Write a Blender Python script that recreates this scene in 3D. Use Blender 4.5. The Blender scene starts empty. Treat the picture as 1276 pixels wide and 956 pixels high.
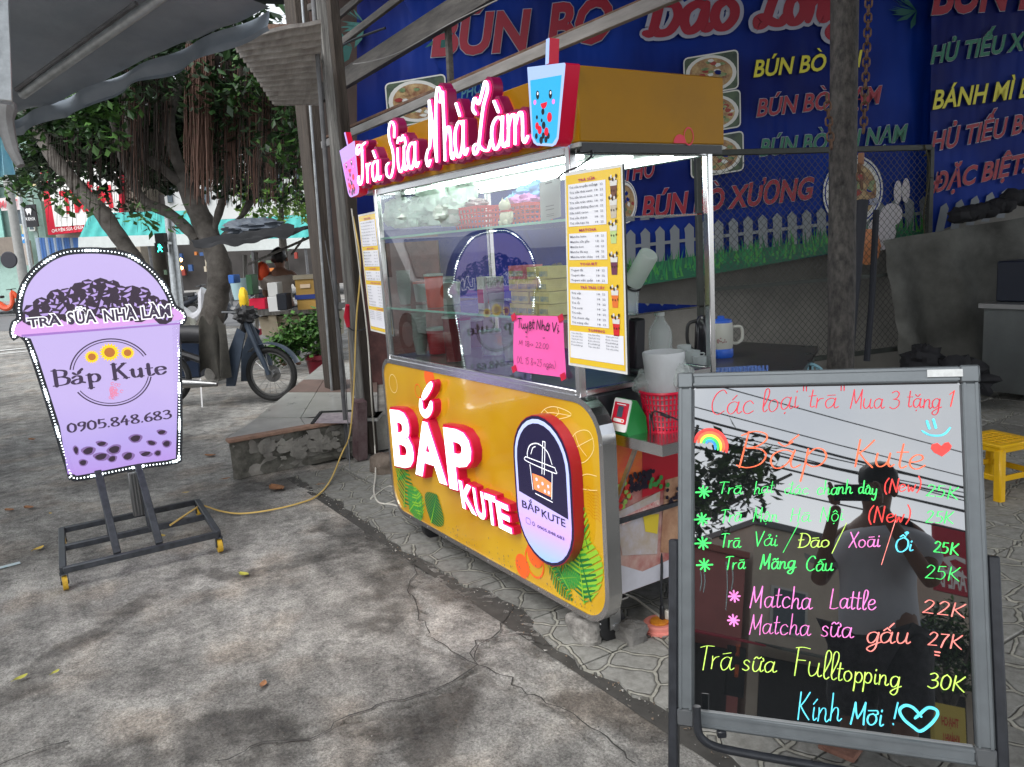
import bpy, math, random, unicodedata
from mathutils import Vector, Matrix, noise
scene = bpy.context.scene
COL = scene.collection
rnd = random.Random(7)
rad = math.radians
def V(*a): return Vector(a[0]) if len(a) == 1 else Vector(a)

# ------------------------------------------------------------------ camera
FPX, CX, CY, HCAM = 1000.0, 638.0, 478.0, 1.45          # focal length and centre in photo pixels
yaw, pitch, roll = rad(147.611), rad(-9.642), rad(-3.505)
fwd = V(math.cos(pitch)*math.cos(yaw), math.cos(pitch)*math.sin(yaw), math.sin(pitch))
rgt0 = V(math.sin(yaw), -math.cos(yaw), 0)
up0 = rgt0.cross(fwd)
rgt = rgt0*math.cos(roll) + up0*math.sin(roll)
upv = up0*math.cos(roll) - rgt0*math.sin(roll)
CAM = V(0, 0, HCAM)
cam = bpy.data.cameras.new('camera'); camo = bpy.data.objects.new('camera', cam); COL.objects.link(camo)
cam.sensor_width = 36; cam.lens = 36*FPX/1276; cam.clip_start = 0.03; cam.clip_end = 600
camo.matrix_world = Matrix(((rgt.x, upv.x, -fwd.x, CAM.x), (rgt.y, upv.y, -fwd.y, CAM.y), (rgt.z, upv.z, -fwd.z, CAM.z), (0, 0, 0, 1)))
scene.camera = camo

# ------------------------------------------------------------------ sky, sun, exposure
SUN_EL, SUN_AZ = rad(52), rad(-70)       # light comes from the open street behind the camera
world = bpy.data.worlds.new('World'); scene.world = world; world.use_nodes = True
wn = world.node_tree; wn.nodes.clear()
sky = wn.nodes.new('ShaderNodeTexSky'); sky.sky_type = 'NISHITA'; sky.sun_disc = False
sky.sun_elevation = SUN_EL; sky.sun_rotation = math.pi/2 - SUN_AZ
sky.air_density = 1.0; sky.dust_density = 1.0; sky.ozone_density = 1.0
bw = wn.nodes.new('ShaderNodeRGBToBW')
mx = wn.nodes.new('ShaderNodeMix'); mx.data_type = 'RGBA'; mx.inputs[0].default_value = 0.9
tint = wn.nodes.new('ShaderNodeMix'); tint.data_type = 'RGBA'; tint.blend_type = 'MULTIPLY'; tint.inputs[0].default_value = 1
tcw = wn.nodes.new('ShaderNodeTexCoord'); cl = wn.nodes.new('ShaderNodeTexNoise'); cl.inputs['Scale'].default_value = 2.6; cl.inputs['Detail'].default_value = 7
clr = wn.nodes.new('ShaderNodeValToRGB'); clr.color_ramp.elements[0].position = .3; clr.color_ramp.elements[0].color = (.70, .76, .84, 1)
clr.color_ramp.elements[1].position = .68; clr.color_ramp.elements[1].color = (1.12, 1.12, 1.10, 1)
bg = wn.nodes.new('ShaderNodeBackground'); bg.inputs[1].default_value = 0.15
wo = wn.nodes.new('ShaderNodeOutputWorld')
L = wn.links.new
L(sky.outputs[0], bw.inputs[0]); L(sky.outputs[0], mx.inputs[6]); L(bw.outputs[0], mx.inputs[7])
L(tcw.outputs['Generated'], cl.inputs['Vector']); L(cl.outputs[0], clr.inputs[0])
L(mx.outputs[2], tint.inputs[6]); L(clr.outputs[0], tint.inputs[7])
L(tint.outputs[2], bg.inputs[0]); L(bg.outputs[0], wo.inputs[0])
sl = bpy.data.lights.new('sun', 'SUN'); sl.energy = .9; sl.angle = rad(50); sl.color = (1, .97, .92)
so = bpy.data.objects.new('sun', sl); COL.objects.link(so)
sdir = V(math.cos(SUN_EL)*math.cos(SUN_AZ), math.cos(SUN_EL)*math.sin(SUN_AZ), math.sin(SUN_EL))
so.rotation_euler = sdir.to_track_quat('Z', 'Y').to_euler()
scene.view_settings.view_transform = 'Standard'; scene.view_settings.look = 'None'
scene.view_settings.exposure = 1.5; scene.view_settings.gamma = 1
scene.cycles.max_bounces = 6; scene.cycles.transparent_max_bounces = 12
scene.cycles.diffuse_bounces = 3; scene.cycles.glossy_bounces = 4; scene.cycles.transmission_bounces = 6
scene.cycles.use_denoising = True

# ------------------------------------------------------------------ pixel rays -> places in the world
def ray(x, y): return fwd + rgt*((x-CX)/FPX) - upv*((y-CY)/FPX)
def onp(x, y, p, n):
    d = ray(x, y); return CAM + d*(((p-CAM).dot(n))/d.dot(n))
def G(x, y, z=0.0): return onp(x, y, V(0, 0, z), V(0, 0, 1))
def atY(x, y, Y): return onp(x, y, V(0, Y, 0), V(0, 1, 0))
def atX(x, y, X): return onp(x, y, V(X, 0, 0), V(1, 0, 0))
def atD(x, y, D): return CAM + ray(x, y)*D
FH = V(math.cos(yaw), math.sin(yaw), 0)                 # horizontal view direction
RH = V(math.sin(yaw), -math.cos(yaw), 0)                # horizontal right
def col_at(x, D, y=340): 
    p = atD(x, y, D); return V(p.x, p.y, 0)

# ------------------------------------------------------------------ materials
MATS = {}
def hexc(r, g, b): return tuple(((c/255)/12.92 if c/255 <= .04045 else ((c/255+.055)/1.055)**2.4) for c in (r, g, b))
def mat(name, c=(.5, .5, .5), rough=.6, metal=0.0, var=0.0, vscale=8.0, bump=0.0, bscale=60.0, emit=None, es=0.0, alpha=1.0, trans=0.0, ior=1.45, spec=None, c2=None, coat=0.0, stretch=None, sss=0):
    if name in MATS: return MATS[name]
    m = bpy.data.materials.new(name); m.use_nodes = True; MATS[name] = m
    nt = m.node_tree; p = nt.nodes['Principled BSDF']
    p.inputs['Base Color'].default_value = (*c, 1); p.inputs['Roughness'].default_value = rough; p.inputs['Metallic'].default_value = metal
    p.inputs['IOR'].default_value = ior
    if spec is not None: p.inputs['Specular IOR Level'].default_value = spec
    if coat: p.inputs['Coat Weight'].default_value = coat; p.inputs['Coat Roughness'].default_value = .05
    if emit: p.inputs['Emission Color'].default_value = (*emit, 1); p.inputs['Emission Strength'].default_value = es
    if trans: p.inputs['Transmission Weight'].default_value = trans
    if alpha < 1: p.inputs['Alpha'].default_value = alpha
    m.diffuse_color = (*c, 1)
    tc = None
    if var or bump or c2:
        tc = nt.nodes.new('ShaderNodeTexCoord'); mp = nt.nodes.new('ShaderNodeMapping'); nt.links.new(tc.outputs['Object'], mp.inputs[0])
        if stretch: mp.inputs['Scale'].default_value = stretch
    if var or c2:
        n = nt.nodes.new('ShaderNodeTexNoise'); n.inputs['Scale'].default_value = vscale; n.inputs['Detail'].default_value = 6; n.inputs['Roughness'].default_value = .65
        nt.links.new(mp.outputs[0], n.inputs['Vector'])
        r = nt.nodes.new('ShaderNodeValToRGB'); r.color_ramp.elements[0].position = .32; r.color_ramp.elements[1].position = .68
        a = tuple(max(0, x*(1-var)) for x in c) if not c2 else c
        b = tuple(x*(1+var) for x in c) if not c2 else c2
        r.color_ramp.elements[0].color = (*a, 1); r.color_ramp.elements[1].color = (*b, 1)
        nt.links.new(n.outputs[0], r.inputs[0]); nt.links.new(r.outputs[0], p.inputs['Base Color'])
        mr = nt.nodes.new('ShaderNodeMapRange'); mr.inputs[3].default_value = max(0, rough-.1); mr.inputs[4].default_value = min(1, rough+.1)
        nt.links.new(n.outputs[0], mr.inputs[0]); nt.links.new(mr.outputs[0], p.inputs['Roughness'])
    if bump:
        n2 = nt.nodes.new('ShaderNodeTexNoise'); n2.inputs['Scale'].default_value = bscale; n2.inputs['Detail'].default_value = 8
        nt.links.new(mp.outputs[0], n2.inputs['Vector'])
        bn = nt.nodes.new('ShaderNodeBump'); bn.inputs['Strength'].default_value = bump; bn.inputs['Distance'].default_value = .01
        nt.links.new(n2.outputs[0], bn.inputs['Height']); nt.links.new(bn.outputs[0], p.inputs['Normal'])
    return m
def glassmat(name, tint=(.9, .95, .93), refl_ior=1.5, rough=0.0, op=.12, boost=1.0):
    """thin pane: transparent with mirror reflection by angle"""
    m = bpy.data.materials.new(name); m.use_nodes = True; nt = m.node_tree; nt.nodes.clear()
    o = nt.nodes.new('ShaderNodeOutputMaterial'); t = nt.nodes.new('ShaderNodeBsdfTransparent'); t.inputs[0].default_value = (*tint, 1)
    g = nt.nodes.new('ShaderNodeBsdfGlossy'); g.inputs['Roughness'].default_value = rough; g.inputs[0].default_value = (1, 1, 1, 1)
    f = nt.nodes.new('ShaderNodeFresnel'); f.inputs[0].default_value = refl_ior
    mu = nt.nodes.new('ShaderNodeMath'); mu.operation = 'MULTIPLY_ADD'; mu.inputs[1].default_value = boost; mu.inputs[2].default_value = op; mu.use_clamp = True
    mx_ = nt.nodes.new('ShaderNodeMixShader')
    nt.links.new(f.outputs[0], mu.inputs[0]); nt.links.new(mu.outputs[0], mx_.inputs[0]); nt.links.new(t.outputs[0], mx_.inputs[1]); nt.links.new(g.outputs[0], mx_.inputs[2]); nt.links.new(mx_.outputs[0], o.inputs[0])
    m.diffuse_color = (.6, .7, .7, .3); MATS[name] = m
    return m

# ------------------------------------------------------------------ objects
def tag(o, label=None, cat=None, group=None, kind=None):
    if label: o['label'] = label
    if cat: o['category'] = cat
    if group: o['group'] = group
    if kind: o['kind'] = kind
    return o
def thing(name, label, cat, loc=(0, 0, 0), rz=0, group=None):
    o = bpy.data.objects.new(name, None); o.empty_display_size = .1; COL.objects.link(o)
    o.location = loc; o.rotation_euler = (0, 0, rz)
    return tag(o, label, cat, group)
def wloc(o):
    v = V(0, 0, 0)
    while o is not None: v = v + V(o.location); o = o.parent
    return v
def dup(root, loc, rz=None, label=None, scale=None):
    r = root.copy(); COL.objects.link(r); r.location = loc
    if rz is not None: r.rotation_euler = (0, 0, rz)
    if scale: r.scale = (scale,)*3
    if label: r['label'] = label
    for ch in list(root.children):
        c = ch.copy(); COL.objects.link(c); c.parent = r
        for g in list(ch.children):
            d = g.copy(); COL.objects.link(d); d.parent = c
    return r
class MB:
    """collects world-space geometry; build() links it as one object"""
    def __init__(s): s.v = []; s.f = []; s.m = []
    def add(s, vs, fs, m=0):
        k = len(s.v); s.v += [tuple(x) for x in vs]
        for f in fs: s.f.append(tuple(i+k for i in f)); s.m.append(m)
        return s
    def quad(s, a, b, c, d, m=0): return s.add([a, b, c, d], [(0, 1, 2, 3)], m)
    def poly(s, pts, m=0): return s.add(pts, [tuple(range(len(pts)))], m)
    def obox(s, c, ax, ay, az, m=0, ch=0.0):
        """box centred c with half-axis vectors, ch = chamfer in metres"""
        c = V(c); A = [V(ax), V(ay), V(az)]; Ln = [a.length for a in A]
        ch = min([ch] + [l*.45 for l in Ln])
        if ch <= 1e-5:
            vs = [c + A[0]*i + A[1]*j + A[2]*k for i in (-1, 1) for j in (-1, 1) for k in (-1, 1)]
            fs = [(0, 1, 3, 2), (4, 6, 7, 5), (0, 4, 5, 1), (2, 3, 7, 6), (0, 2, 6, 4), (1, 5, 7, 3)]
            if A[0].cross(A[1]).dot(A[2]) < 0: fs = [f[::-1] for f in fs]
            return s.add(vs, fs, m)
        U = [A[i]*(1-ch/Ln[i]) for i in range(3)]; vs = []; idx = {}
        for i in (-1, 1):
            for j in (-1, 1):
                for k in (-1, 1):
                    for q in range(3):
                        w = [U[0]*i, U[1]*j, U[2]*k]; w[q] = A[q]*(i, j, k)[q]
                        idx[(i, j, k, q)] = len(vs); vs.append(c + w[0]+w[1]+w[2])
        fs = []
        for q in range(3):
            a, b = [x for x in range(3) if x != q]
            for sg in (-1, 1):
                f = []
                for (u, w) in ((-1, -1), (1, -1), (1, 1), (-1, 1)):
                    t = [0, 0, 0]; t[q] = sg; t[a] = u; t[b] = w; f.append(idx[(*t, q)])
                fs.append(f)
            for u in (-1, 1):
                for w in (-1, 1):
                    t0 = [0, 0, 0]; t1 = [0, 0, 0]; t0[q] = -1; t1[q] = 1; t0[a] = t1[a] = u; t0[b] = t1[b] = w
                    fs.append([idx[(*t0, a)], idx[(*t1, a)], idx[(*t1, b)], idx[(*t0, b)]])
        for i in (-1, 1):
            for j in (-1, 1):
                for k in (-1, 1): fs.append([idx[(i, j, k, q)] for q in range(3)])
        out = []
        for f in fs:                       # orient outward
            p = [vs[i]-c for i in f]; n = (p[1]-p[0]).cross(p[2]-p[0]); ctr = sum(p, V(0, 0, 0))
            out.append(tuple(f if n.dot(ctr) > 0 else f[::-1]))
        return s.add(vs, out, m)
    def box(s, lo, hi, m=0, ch=0.0):
        lo = V(lo); hi = V(hi); h = (hi-lo)/2
        return s.obox((lo+hi)/2, (h.x, 0, 0), (0, h.y, 0), (0, 0, h.z), m, ch)
    def bar(s, p0, p1, w, h=None, up=(0, 0, 1), m=0, ch=0.0):
        p0 = V(p0); p1 = V(p1); h = w if h is None else h; d = p1-p0
        if d.length < 1e-6: return s
        dn = d.normalized(); u = V(up)
        if abs(dn.dot(u.normalized())) > .98: u = V(0, 1, 0) if abs(dn.y) < .9 else V(1, 0, 0)
        sx = dn.cross(u).normalized(); uy = sx.cross(dn).normalized()
        return s.obox((p0+p1)/2, sx*w/2, d/2, uy*h/2, m, ch)
    def tube(s, pts, r, n=8, m=0, caps=True, closed=False):
        pts = [V(p) for p in pts]; N = len(pts); rs = r if isinstance(r, (list, tuple)) else [r]*N
        if N < 2: return s
        t0 = (pts[1]-pts[0]).normalized(); u = t0.orthogonal().normalized(); vs = []
        for i, p in enumerate(pts):
            if closed: t = pts[(i+1) % N]-pts[i-1]
            else: t = pts[min(i+1, N-1)]-pts[max(i-1, 0)]
            t = t.normalized() if t.length > 1e-9 else t0
            u = u - t*u.dot(t); u = u.normalized() if u.length > 1e-6 else t.orthogonal().normalized()
            w = t.cross(u)
            for k in range(n):
                a = 2*math.pi*k/n; vs.append(p + (u*math.cos(a)+w*math.sin(a))*rs[i])
        fs = []
        for i in range(N if closed else N-1):
            j = (i+1) % N
            for k in range(n): fs.append((i*n+k, i*n+(k+1) % n, j*n+(k+1) % n, j*n+k))
        if caps and not closed: fs.append(tuple(range(n))[::-1]); fs.append(tuple((N-1)*n+k for k in range(n)))
        return s.add(vs, fs, m)
    def cyl(s, p0, p1, r0, r1=None, n=16, m=0): return s.tube([p0, p1], [r0, r0 if r1 is None else r1], n, m)
    def lathe(s, base, prof, n=20, m=0, axis=(0, 0, 1), cap=True, xdir=None, sx=1, sy=1):
        base = V(base); ax = V(axis).normalized(); u = V(xdir).normalized() if xdir else ax.orthogonal().normalized(); w = ax.cross(u)
        vs = [base + ax*z + (u*math.cos(2*math.pi*k/n)*sx + w*math.sin(2*math.pi*k/n)*sy)*r for r, z in prof for k in range(n)]
        fs = [(i*n+k, i*n+(k+1) % n, (i+1)*n+(k+1) % n, (i+1)*n+k) for i in range(len(prof)-1) for k in range(n)]
        if cap: fs.append(tuple(range(n))[::-1]); fs.append(tuple((len(prof)-1)*n+k for k in range(n)))
        return s.add(vs, fs, m)
    def blob(s, c, r, m=0, nu=10, nv=7, jit=0.0, seed=0):
        c = V(c); r = V(r) if not isinstance(r, (int, float)) else V(r, r, r); vs = []; fs = []
        for i in range(nv+1):
            th = math.pi*i/nv
            for k in range(nu):
                a = 2*math.pi*k/nu; d = V(math.sin(th)*math.cos(a), math.sin(th)*math.sin(a), math.cos(th))
                j = 1 + (jit*noise.noise(d*1.7+V(seed*3.1, seed, 0))*2 if jit else 0)
                vs.append(c + V(d.x*r.x, d.y*r.y, d.z*r.z)*j)
        for i in range(nv):
            for k in range(nu): fs.append((i*nu+k, (i+1)*nu+k, (i+1)*nu+(k+1) % nu, i*nu+(k+1) % nu))
        return s.add(vs, fs, m)
    def prism(s, outline, ext, m=0, mside=None, cap_back=True):
        """outline: 3D points (planar); ext: extrusion vector from the back (outline) to the front"""
        o = [V(p) for p in outline]; n = len(o); e = V(ext); vs = o + [p+e for p in o]; mside = m if mside is None else mside
        nrm = V(0, 0, 0)
        for i in range(n): nrm += o[i].cross(o[(i+1) % n])
        fl = nrm.dot(e) < 0
        front = tuple(range(n, 2*n)); back = tuple(range(n))[::-1]
        sides = [(i, (i+1) % n, n+(i+1) % n, n+i) for i in range(n)]
        if fl: front = front[::-1]; back = back[::-1]; sides = [q[::-1] for q in sides]
        s.add(vs, [front] + ([back] if cap_back else []), m)
        return s.add(vs, sides, mside)
    def grid(s, fn, nu, nv, m=0):
        vs = [fn(i/nu, j/nv) for j in range(nv+1) for i in range(nu+1)]
        return s.add(vs, [(j*(nu+1)+i, j*(nu+1)+i+1, (j+1)*(nu+1)+i+1, (j+1)*(nu+1)+i) for j in range(nv) for i in range(nu)], m)
    def build(s, name, mats, parent=None, label=None, cat=None, group=None, kind=None, smooth=True, origin=None, ang=38):
        mats = mats if isinstance(mats, (list, tuple)) else [mats]
        if parent is not None: org = wloc(parent)
        elif origin is not None: org = V(origin)
        else:
            if kind == 'structure' or kind == 'stuff': org = V(0, 0, 0)
            else:
                xs = [v[0] for v in s.v]; ys = [v[1] for v in s.v]; zs = [v[2] for v in s.v]
                org = V((min(xs)+max(xs))/2, (min(ys)+max(ys))/2, min(zs))
        me = bpy.data.meshes.new(name)
        me.from_pydata([(x-org.x, y-org.y, z-org.z) for x, y, z in s.v], [], s.f)
        for q in mats: me.materials.append(q)
        me.polygons.foreach_set('material_index', s.m)
        me.polygons.foreach_set('use_smooth', [smooth]*len(s.f))
        me.update()
        if smooth: me.set_sharp_from_angle(angle=rad(ang))
        o = bpy.data.objects.new(name, me); COL.objects.link(o)
        if parent is not None:
            o.parent = parent
        else: o.location = org
        return tag(o, label, cat, group, kind)
class Fr:
    """flat frame: origin o, u right, v up, n towards the viewer"""
    def __init__(s, o, u, v, n=None):
        s.o = V(o); s.u = V(u).normalized(); s.v = V(v).normalized(); s.n = V(n).normalized() if n else s.u.cross(s.v).normalized()
    def p(s, x, y, z=0.0): return s.o + s.u*x + s.v*y + s.n*z
def catmull(pts, k=6, closed=False):
    pts = [V(p) for p in pts]; N = len(pts)
    if N < 3: return pts
    out = []
    for i in range(N if closed else N-1):
        if closed: a, b, c, d = pts[i-1], pts[i], pts[(i+1) % N], pts[(i+2) % N]
        else: a, b, c, d = pts[max(i-1, 0)], pts[i], pts[i+1], pts[min(i+2, N-1)]
        for j in range(k):
            t = j/k; out.append(.5*((2*b) + (c-a)*t + (2*a-5*b+4*c-d)*t*t + (3*b-a-3*c+d)*t**3))
    if not closed: out.append(pts[-1])
    return out
def rrect(x0, y0, x1, y1, r, n=5):
    rs = r if isinstance(r, (list, tuple)) else [r]*4; o = []
    for (cx, cy, a0, q) in ((x1-rs[0], y1-rs[0], 0, 0), (x0+rs[1], y1-rs[1], 90, 1), (x0+rs[2], y0+rs[2], 180, 2), (x1-rs[3], y0+rs[3], 270, 3)):
        for i in range(n+1):
            a = rad(a0+90*i/n); o.append((cx+rs[q]*math.cos(a), cy+rs[q]*math.sin(a)))
    return o
def disc(cx, cy, rx, ry=None, n=20, a0=0): 
    ry = rx if ry is None else ry; return [(cx+rx*math.cos(2*math.pi*i/n+a0), cy+ry*math.sin(2*math.pi*i/n+a0)) for i in range(n)]
_z = [0]
def zj():                                     # keeps flat print layers a hair apart
    _z[0] = (_z[0]+1) % 17; return _z[0]*.00004
def flat(mb, fr, pts, z=.001, m=0): mb.poly([fr.p(x, y, z+zj()) for x, y in pts], m)
def ring(mb, fr, cx, cy, r0, r1, z=.001, m=0, a0=0, a1=360, n=40, ry=1.0):
    zz = z+zj(); k = max(3, int(n*(a1-a0)/360))
    for i in range(k):
        a = rad(a0+(a1-a0)*i/k); b = rad(a0+(a1-a0)*(i+1)/k)
        mb.quad(*[fr.p(cx+r*math.cos(t), cy+r*math.sin(t)*ry, zz) for r, t in ((r0, a), (r1, a), (r1, b), (r0, b))], m)

# ------------------------------------------------------------------ type (built-in face)
_tc = {}
def tmesh(s, offset=0.0, ext=0.0, res=3, shear=0.0, space=1.0):
    key = (s, offset, ext, res, shear, space)
    if key in _tc: return _tc[key]
    c = bpy.data.curves.new('tmp', 'FONT'); c.body = s; c.size = 1; c.offset = offset; c.extrude = ext; c.resolution_u = res; c.shear = shear; c.space_character = space
    o = bpy.data.objects.new('tmp', c); COL.objects.link(o)
    dg = bpy.context.evaluated_depsgraph_get(); me = bpy.data.meshes.new_from_object(o.evaluated_get(dg))
    vs = [tuple(v.co) for v in me.vertices]; fs = [tuple(p.vertices) for p in me.polygons]; ns = [p.normal.z for p in me.polygons]
    bpy.data.objects.remove(o); bpy.data.curves.remove(c); bpy.data.meshes.remove(me)
    _tc[key] = (vs, fs, ns); return _tc[key]
CAP = .73
def text(mb, s, O, U, W, N=None, m=0, mside=None, off=0.0, depth=0.0, z=.001, shear=0.0, res=3, space=1.0, ref=None):
    """s written from O along U (full width) with cap height W, raised depth metres along N"""
    vs, fs, ns = tmesh(s, off, .5 if depth else 0, res, shear, space)
    if not vs: return mb
    rv = tmesh(ref or s, 0.0, 0, res, shear, space)[0] if (off or ref) else vs
    x0 = min(v[0] for v in rv); x1 = max(v[0] for v in rv)
    O = V(O); U = V(U); W = V(W); N = V(N).normalized() if N else U.cross(W).normalized()
    zz = z+zj()
    pts = [O + U*((x-x0)/(x1-x0)) + W*(y/CAP) + N*(zz + (zc+.5)*depth) for x, y, zc in vs]
    fl = U.cross(W).dot(N) < 0
    k = len(mb.v); mb.v += [tuple(p) for p in pts]
    for f, n in zip(fs, ns):
        mb.f.append(tuple(i+k for i in (f[::-1] if fl else f))); mb.m.append(m if (n > .5 or not depth) else (m if mside is None else mside))
    return mb
def ftext(mb, fr, s, x, y, w, h, m=0, off=0.0, z=.001, shear=0.0, rot=0.0, res=2, depth=0.0, mside=None, space=1.0):
    c, sn = math.cos(rad(rot)), math.sin(rad(rot))
    return text(mb, s, fr.p(x, y), (fr.u*c+fr.v*sn)*w, (fr.v*c-fr.u*sn)*h, fr.n, m, mside, off, depth, z, shear, res, space)

# ------------------------------------------------------------------ handwriting (pen strokes)
_a = "44,42 28,50 10,40 6,20 14,2 26,2 38,16 45,46"
HW = {'a': (56, _a+";45,48 42,16 48,1 60,8"), 'b': (52, "8,100 8,50 8,6;8,30 20,46 34,46 42,26 36,6 22,0 8,10"), 'c': (46, "40,40 28,50 12,42 6,22 14,3 28,0 44,10"),
 'd': (58, _a+";46,100 44,40 44,14 50,1 60,6"), 'e': (48, "8,24 26,28 38,36 34,48 20,50 8,36 7,16 18,1 32,2 46,14"), 'f': (38, "40,92 30,100 20,90 18,60 16,20 14,-30;4,50 34,52"),
 'g': (54, _a+";45,48 43,10 40,-22 26,-38 10,-30 14,-18 36,-4 58,6"), 'h': (52, "10,100 10,50 8,2;9,26 22,46 34,46 38,30 37,10 44,0 54,8"), 'i': (24, "10,46 9,16 14,1 24,8;11,66 12,70"), 'ı': (24, "10,46 9,16 14,1 24,8"),
 'k': (48, "10,100 9,50 8,0;36,46 22,32 10,24;18,28 30,12 40,0 50,6"), 'l': (28, "8,16 26,60 28,88 18,98 10,84 9,40 10,10 18,0 28,8"), 'm': (68, "6,48 8,30 6,2;7,28 18,46 28,44 30,26 29,2;30,28 42,46 52,44 54,24 54,8 60,0 70,8"),
 'n': (50, "6,48 8,30 6,2;7,26 20,46 32,46 36,28 35,10 42,0 52,8"), 'o': (48, "26,50 10,42 6,20 16,2 30,2 42,18 40,38 26,50"), 'p': (50, "8,48 8,10 6,-40;8,30 20,48 34,46 42,26 36,6 22,0 8,10"),
 'r': (36, "6,48 8,30 7,2;8,28 18,44 32,48"), 's': (40, "34,42 22,50 10,42 14,30 28,22 34,10 22,0 6,6"), 't': (34, "16,86 14,40 14,12 20,1 32,8;2,56 32,58"),
 'u': (54, "8,48 7,20 14,2 26,2 38,18 42,46;42,48 40,16 46,1 56,8"), 'v': (42, "6,48 20,2 36,48"), 'w': (54, "6,48 14,2 26,34 36,2 50,48"), 'x': (44, "6,46 38,2;38,46 6,2"), 'y': (52, "8,48 7,22 16,6 28,8 40,24 42,46;42,48 40,0 34,-30 20,-40 10,-28"),
 'B': (62, "14,98 12,50 10,0;2,88 24,100 46,92 48,74 34,58 16,54;16,54 42,50 54,32 46,8 24,-2 4,6"), 'C': (60, "56,84 42,100 20,86 8,50 14,14 34,-2 56,12"), 'D': (66, "14,98 12,2;4,96 36,96 60,66 56,26 34,4 4,2"), 'Đ': (66, "14,98 12,2;4,96 36,96 60,66 56,26 34,4 4,2;0,52 30,54"),
 'đ': (58, _a+";46,100 44,40 44,14 50,1 60,6;26,80 60,82"), 'F': (54, "14,94 12,50 10,-4;4,92 30,98 56,96;12,52 44,54"), 'H': (62, "12,98 10,2;52,98 50,0;10,50 52,54"), 'K': (60, "12,98 10,0;50,98 30,66 12,46;16,50 34,24 56,0"),
 'L': (54, "16,98 12,50 10,4;8,4 30,0 52,8"), 'M': (72, "8,0 14,50 18,96;18,96 26,50 34,26;34,26 50,60 60,98;60,98 60,40 62,0"), 'N': (64, "8,0 10,50 14,96;14,96 32,50 50,4;50,4 52,50 54,98"), 'O': (66, "32,100 10,80 6,40 20,2 42,0 60,30 58,74 40,98 28,98"),
 'S': (56, "50,84 36,100 20,88 22,66 40,46 46,24 34,2 14,0 4,14 14,26"), 'T': (54, "28,92 26,50 24,0;2,88 28,94 58,92"), 'V': (54, "6,98 26,0;26,0 50,98"), 'X': (56, "6,98 50,0;52,98 6,0"),
 '0': (52, "26,98 10,76 8,26 24,0 42,20 44,72 26,98"), '1': (36, "10,78 24,98;24,98 22,0"), '2': (52, "8,78 22,98 40,84 34,52 8,2;8,2 46,4"), '3': (50, "8,88 26,98 40,82 32,58 18,52;18,52 42,46 44,16 24,-2 6,8"), '4': (54, "30,98 6,34;6,34 48,36;34,56 32,0"),
 '5': (50, "42,96 14,94;14,94 12,56;12,56 34,58 44,34 32,4 8,4"), '6': (50, "38,94 16,70 8,30 20,0 40,10 40,38 24,50 10,32"), '7': (48, "8,94 42,96;42,96 26,50 18,0"), '8': (52, "26,52 10,70 14,92 32,96 40,78 26,52 8,26 14,4 34,0 44,22 26,52"), '9': (50, "42,70 28,54 12,62 12,86 28,98 42,86 42,70;42,84 36,30 18,0"),
 '(': (30, "24,106 8,70 8,24 22,-10"), ')': (30, "6,106 22,70 22,24 8,-10"), '/': (36, "4,-22 34,106"), '!': (24, "14,100 12,30;11,6 12,2"), '.': (20, "8,2 11,5"), '"': (30, "8,102 10,82;20,102 22,82"), '-': (34, "4,36 30,38"), '>': (40, "4,60 30,38;30,38 6,16"), '+': (44, "6,38 38,40;22,58 20,20"),
 '*': (60, "6,50 54,52;30,78 30,22;14,68 46,34;46,70 14,32;22,62 38,40")}
SF = {'B': (64, "14,98 14,2;2,98 30,98 50,86 46,60 28,54 14,54;14,54 36,54 58,38 52,10 30,2 2,2"), 'a': (54, "8,40 22,50 36,42 38,12 50,3;38,30 18,26 6,12 16,0 30,4 38,18"), 'p': (56, "2,48 14,48;14,48 14,-36;4,-36 26,-36;14,36 28,50 42,44 48,24 40,4 26,0 14,10"),
 'K': (72, "14,98 14,2;3,98 26,98;3,2 26,2;54,96 16,48;28,60 58,2;44,98 64,98;46,2 70,2"), 'u': (60, "2,48 13,48;13,48 13,16 22,0 34,4 44,18;34,48 45,48;45,48 45,2;45,2 56,2"), 't': (40, "17,72 17,12 24,0 38,8;4,48 34,48"), 'e': (52, "8,28 42,30 38,44 24,50 10,42 7,22 16,2 30,0 44,12")}
SC = {'T': (62, "44,86 30,92 12,80 4,88 14,104 40,100 66,104;42,98 40,60 34,16 18,0 4,10 10,22"), 'S': (64, "56,74 58,96 42,106 28,92 30,70 44,48 46,20 28,-4 6,2 4,20 18,26"),
 'N': (86, "22,8 10,0 2,12 12,24 24,30 28,60 30,96;30,96 44,50 54,4;54,4 58,60 64,96 74,110 86,100 82,88"), 'L': (66, "14,66 4,76 12,92 26,80 40,96 52,112 60,98 44,74 32,40 22,8 8,0 4,12 18,16 40,4 58,2 68,16"),
 'B': (72, "30,96 28,50 20,6 6,4;6,80 20,100 50,104 58,84 44,62 28,56;28,56 56,54 66,30 52,4 30,2 24,14")}
DIA = {'\u0301': "-5,8 9,26", '\u0300': "-9,26 5,8", '\u0303': "-16,10 -6,19 4,11 15,20", '\u0309': "-5,22 4,28 9,20 3,14 3,8", '\u0306': "-12,20 0,10 13,21", '\u0302': "-12,7 0,20;0,20 12,7", '\u0304': "-16,12 16,15"}
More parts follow.
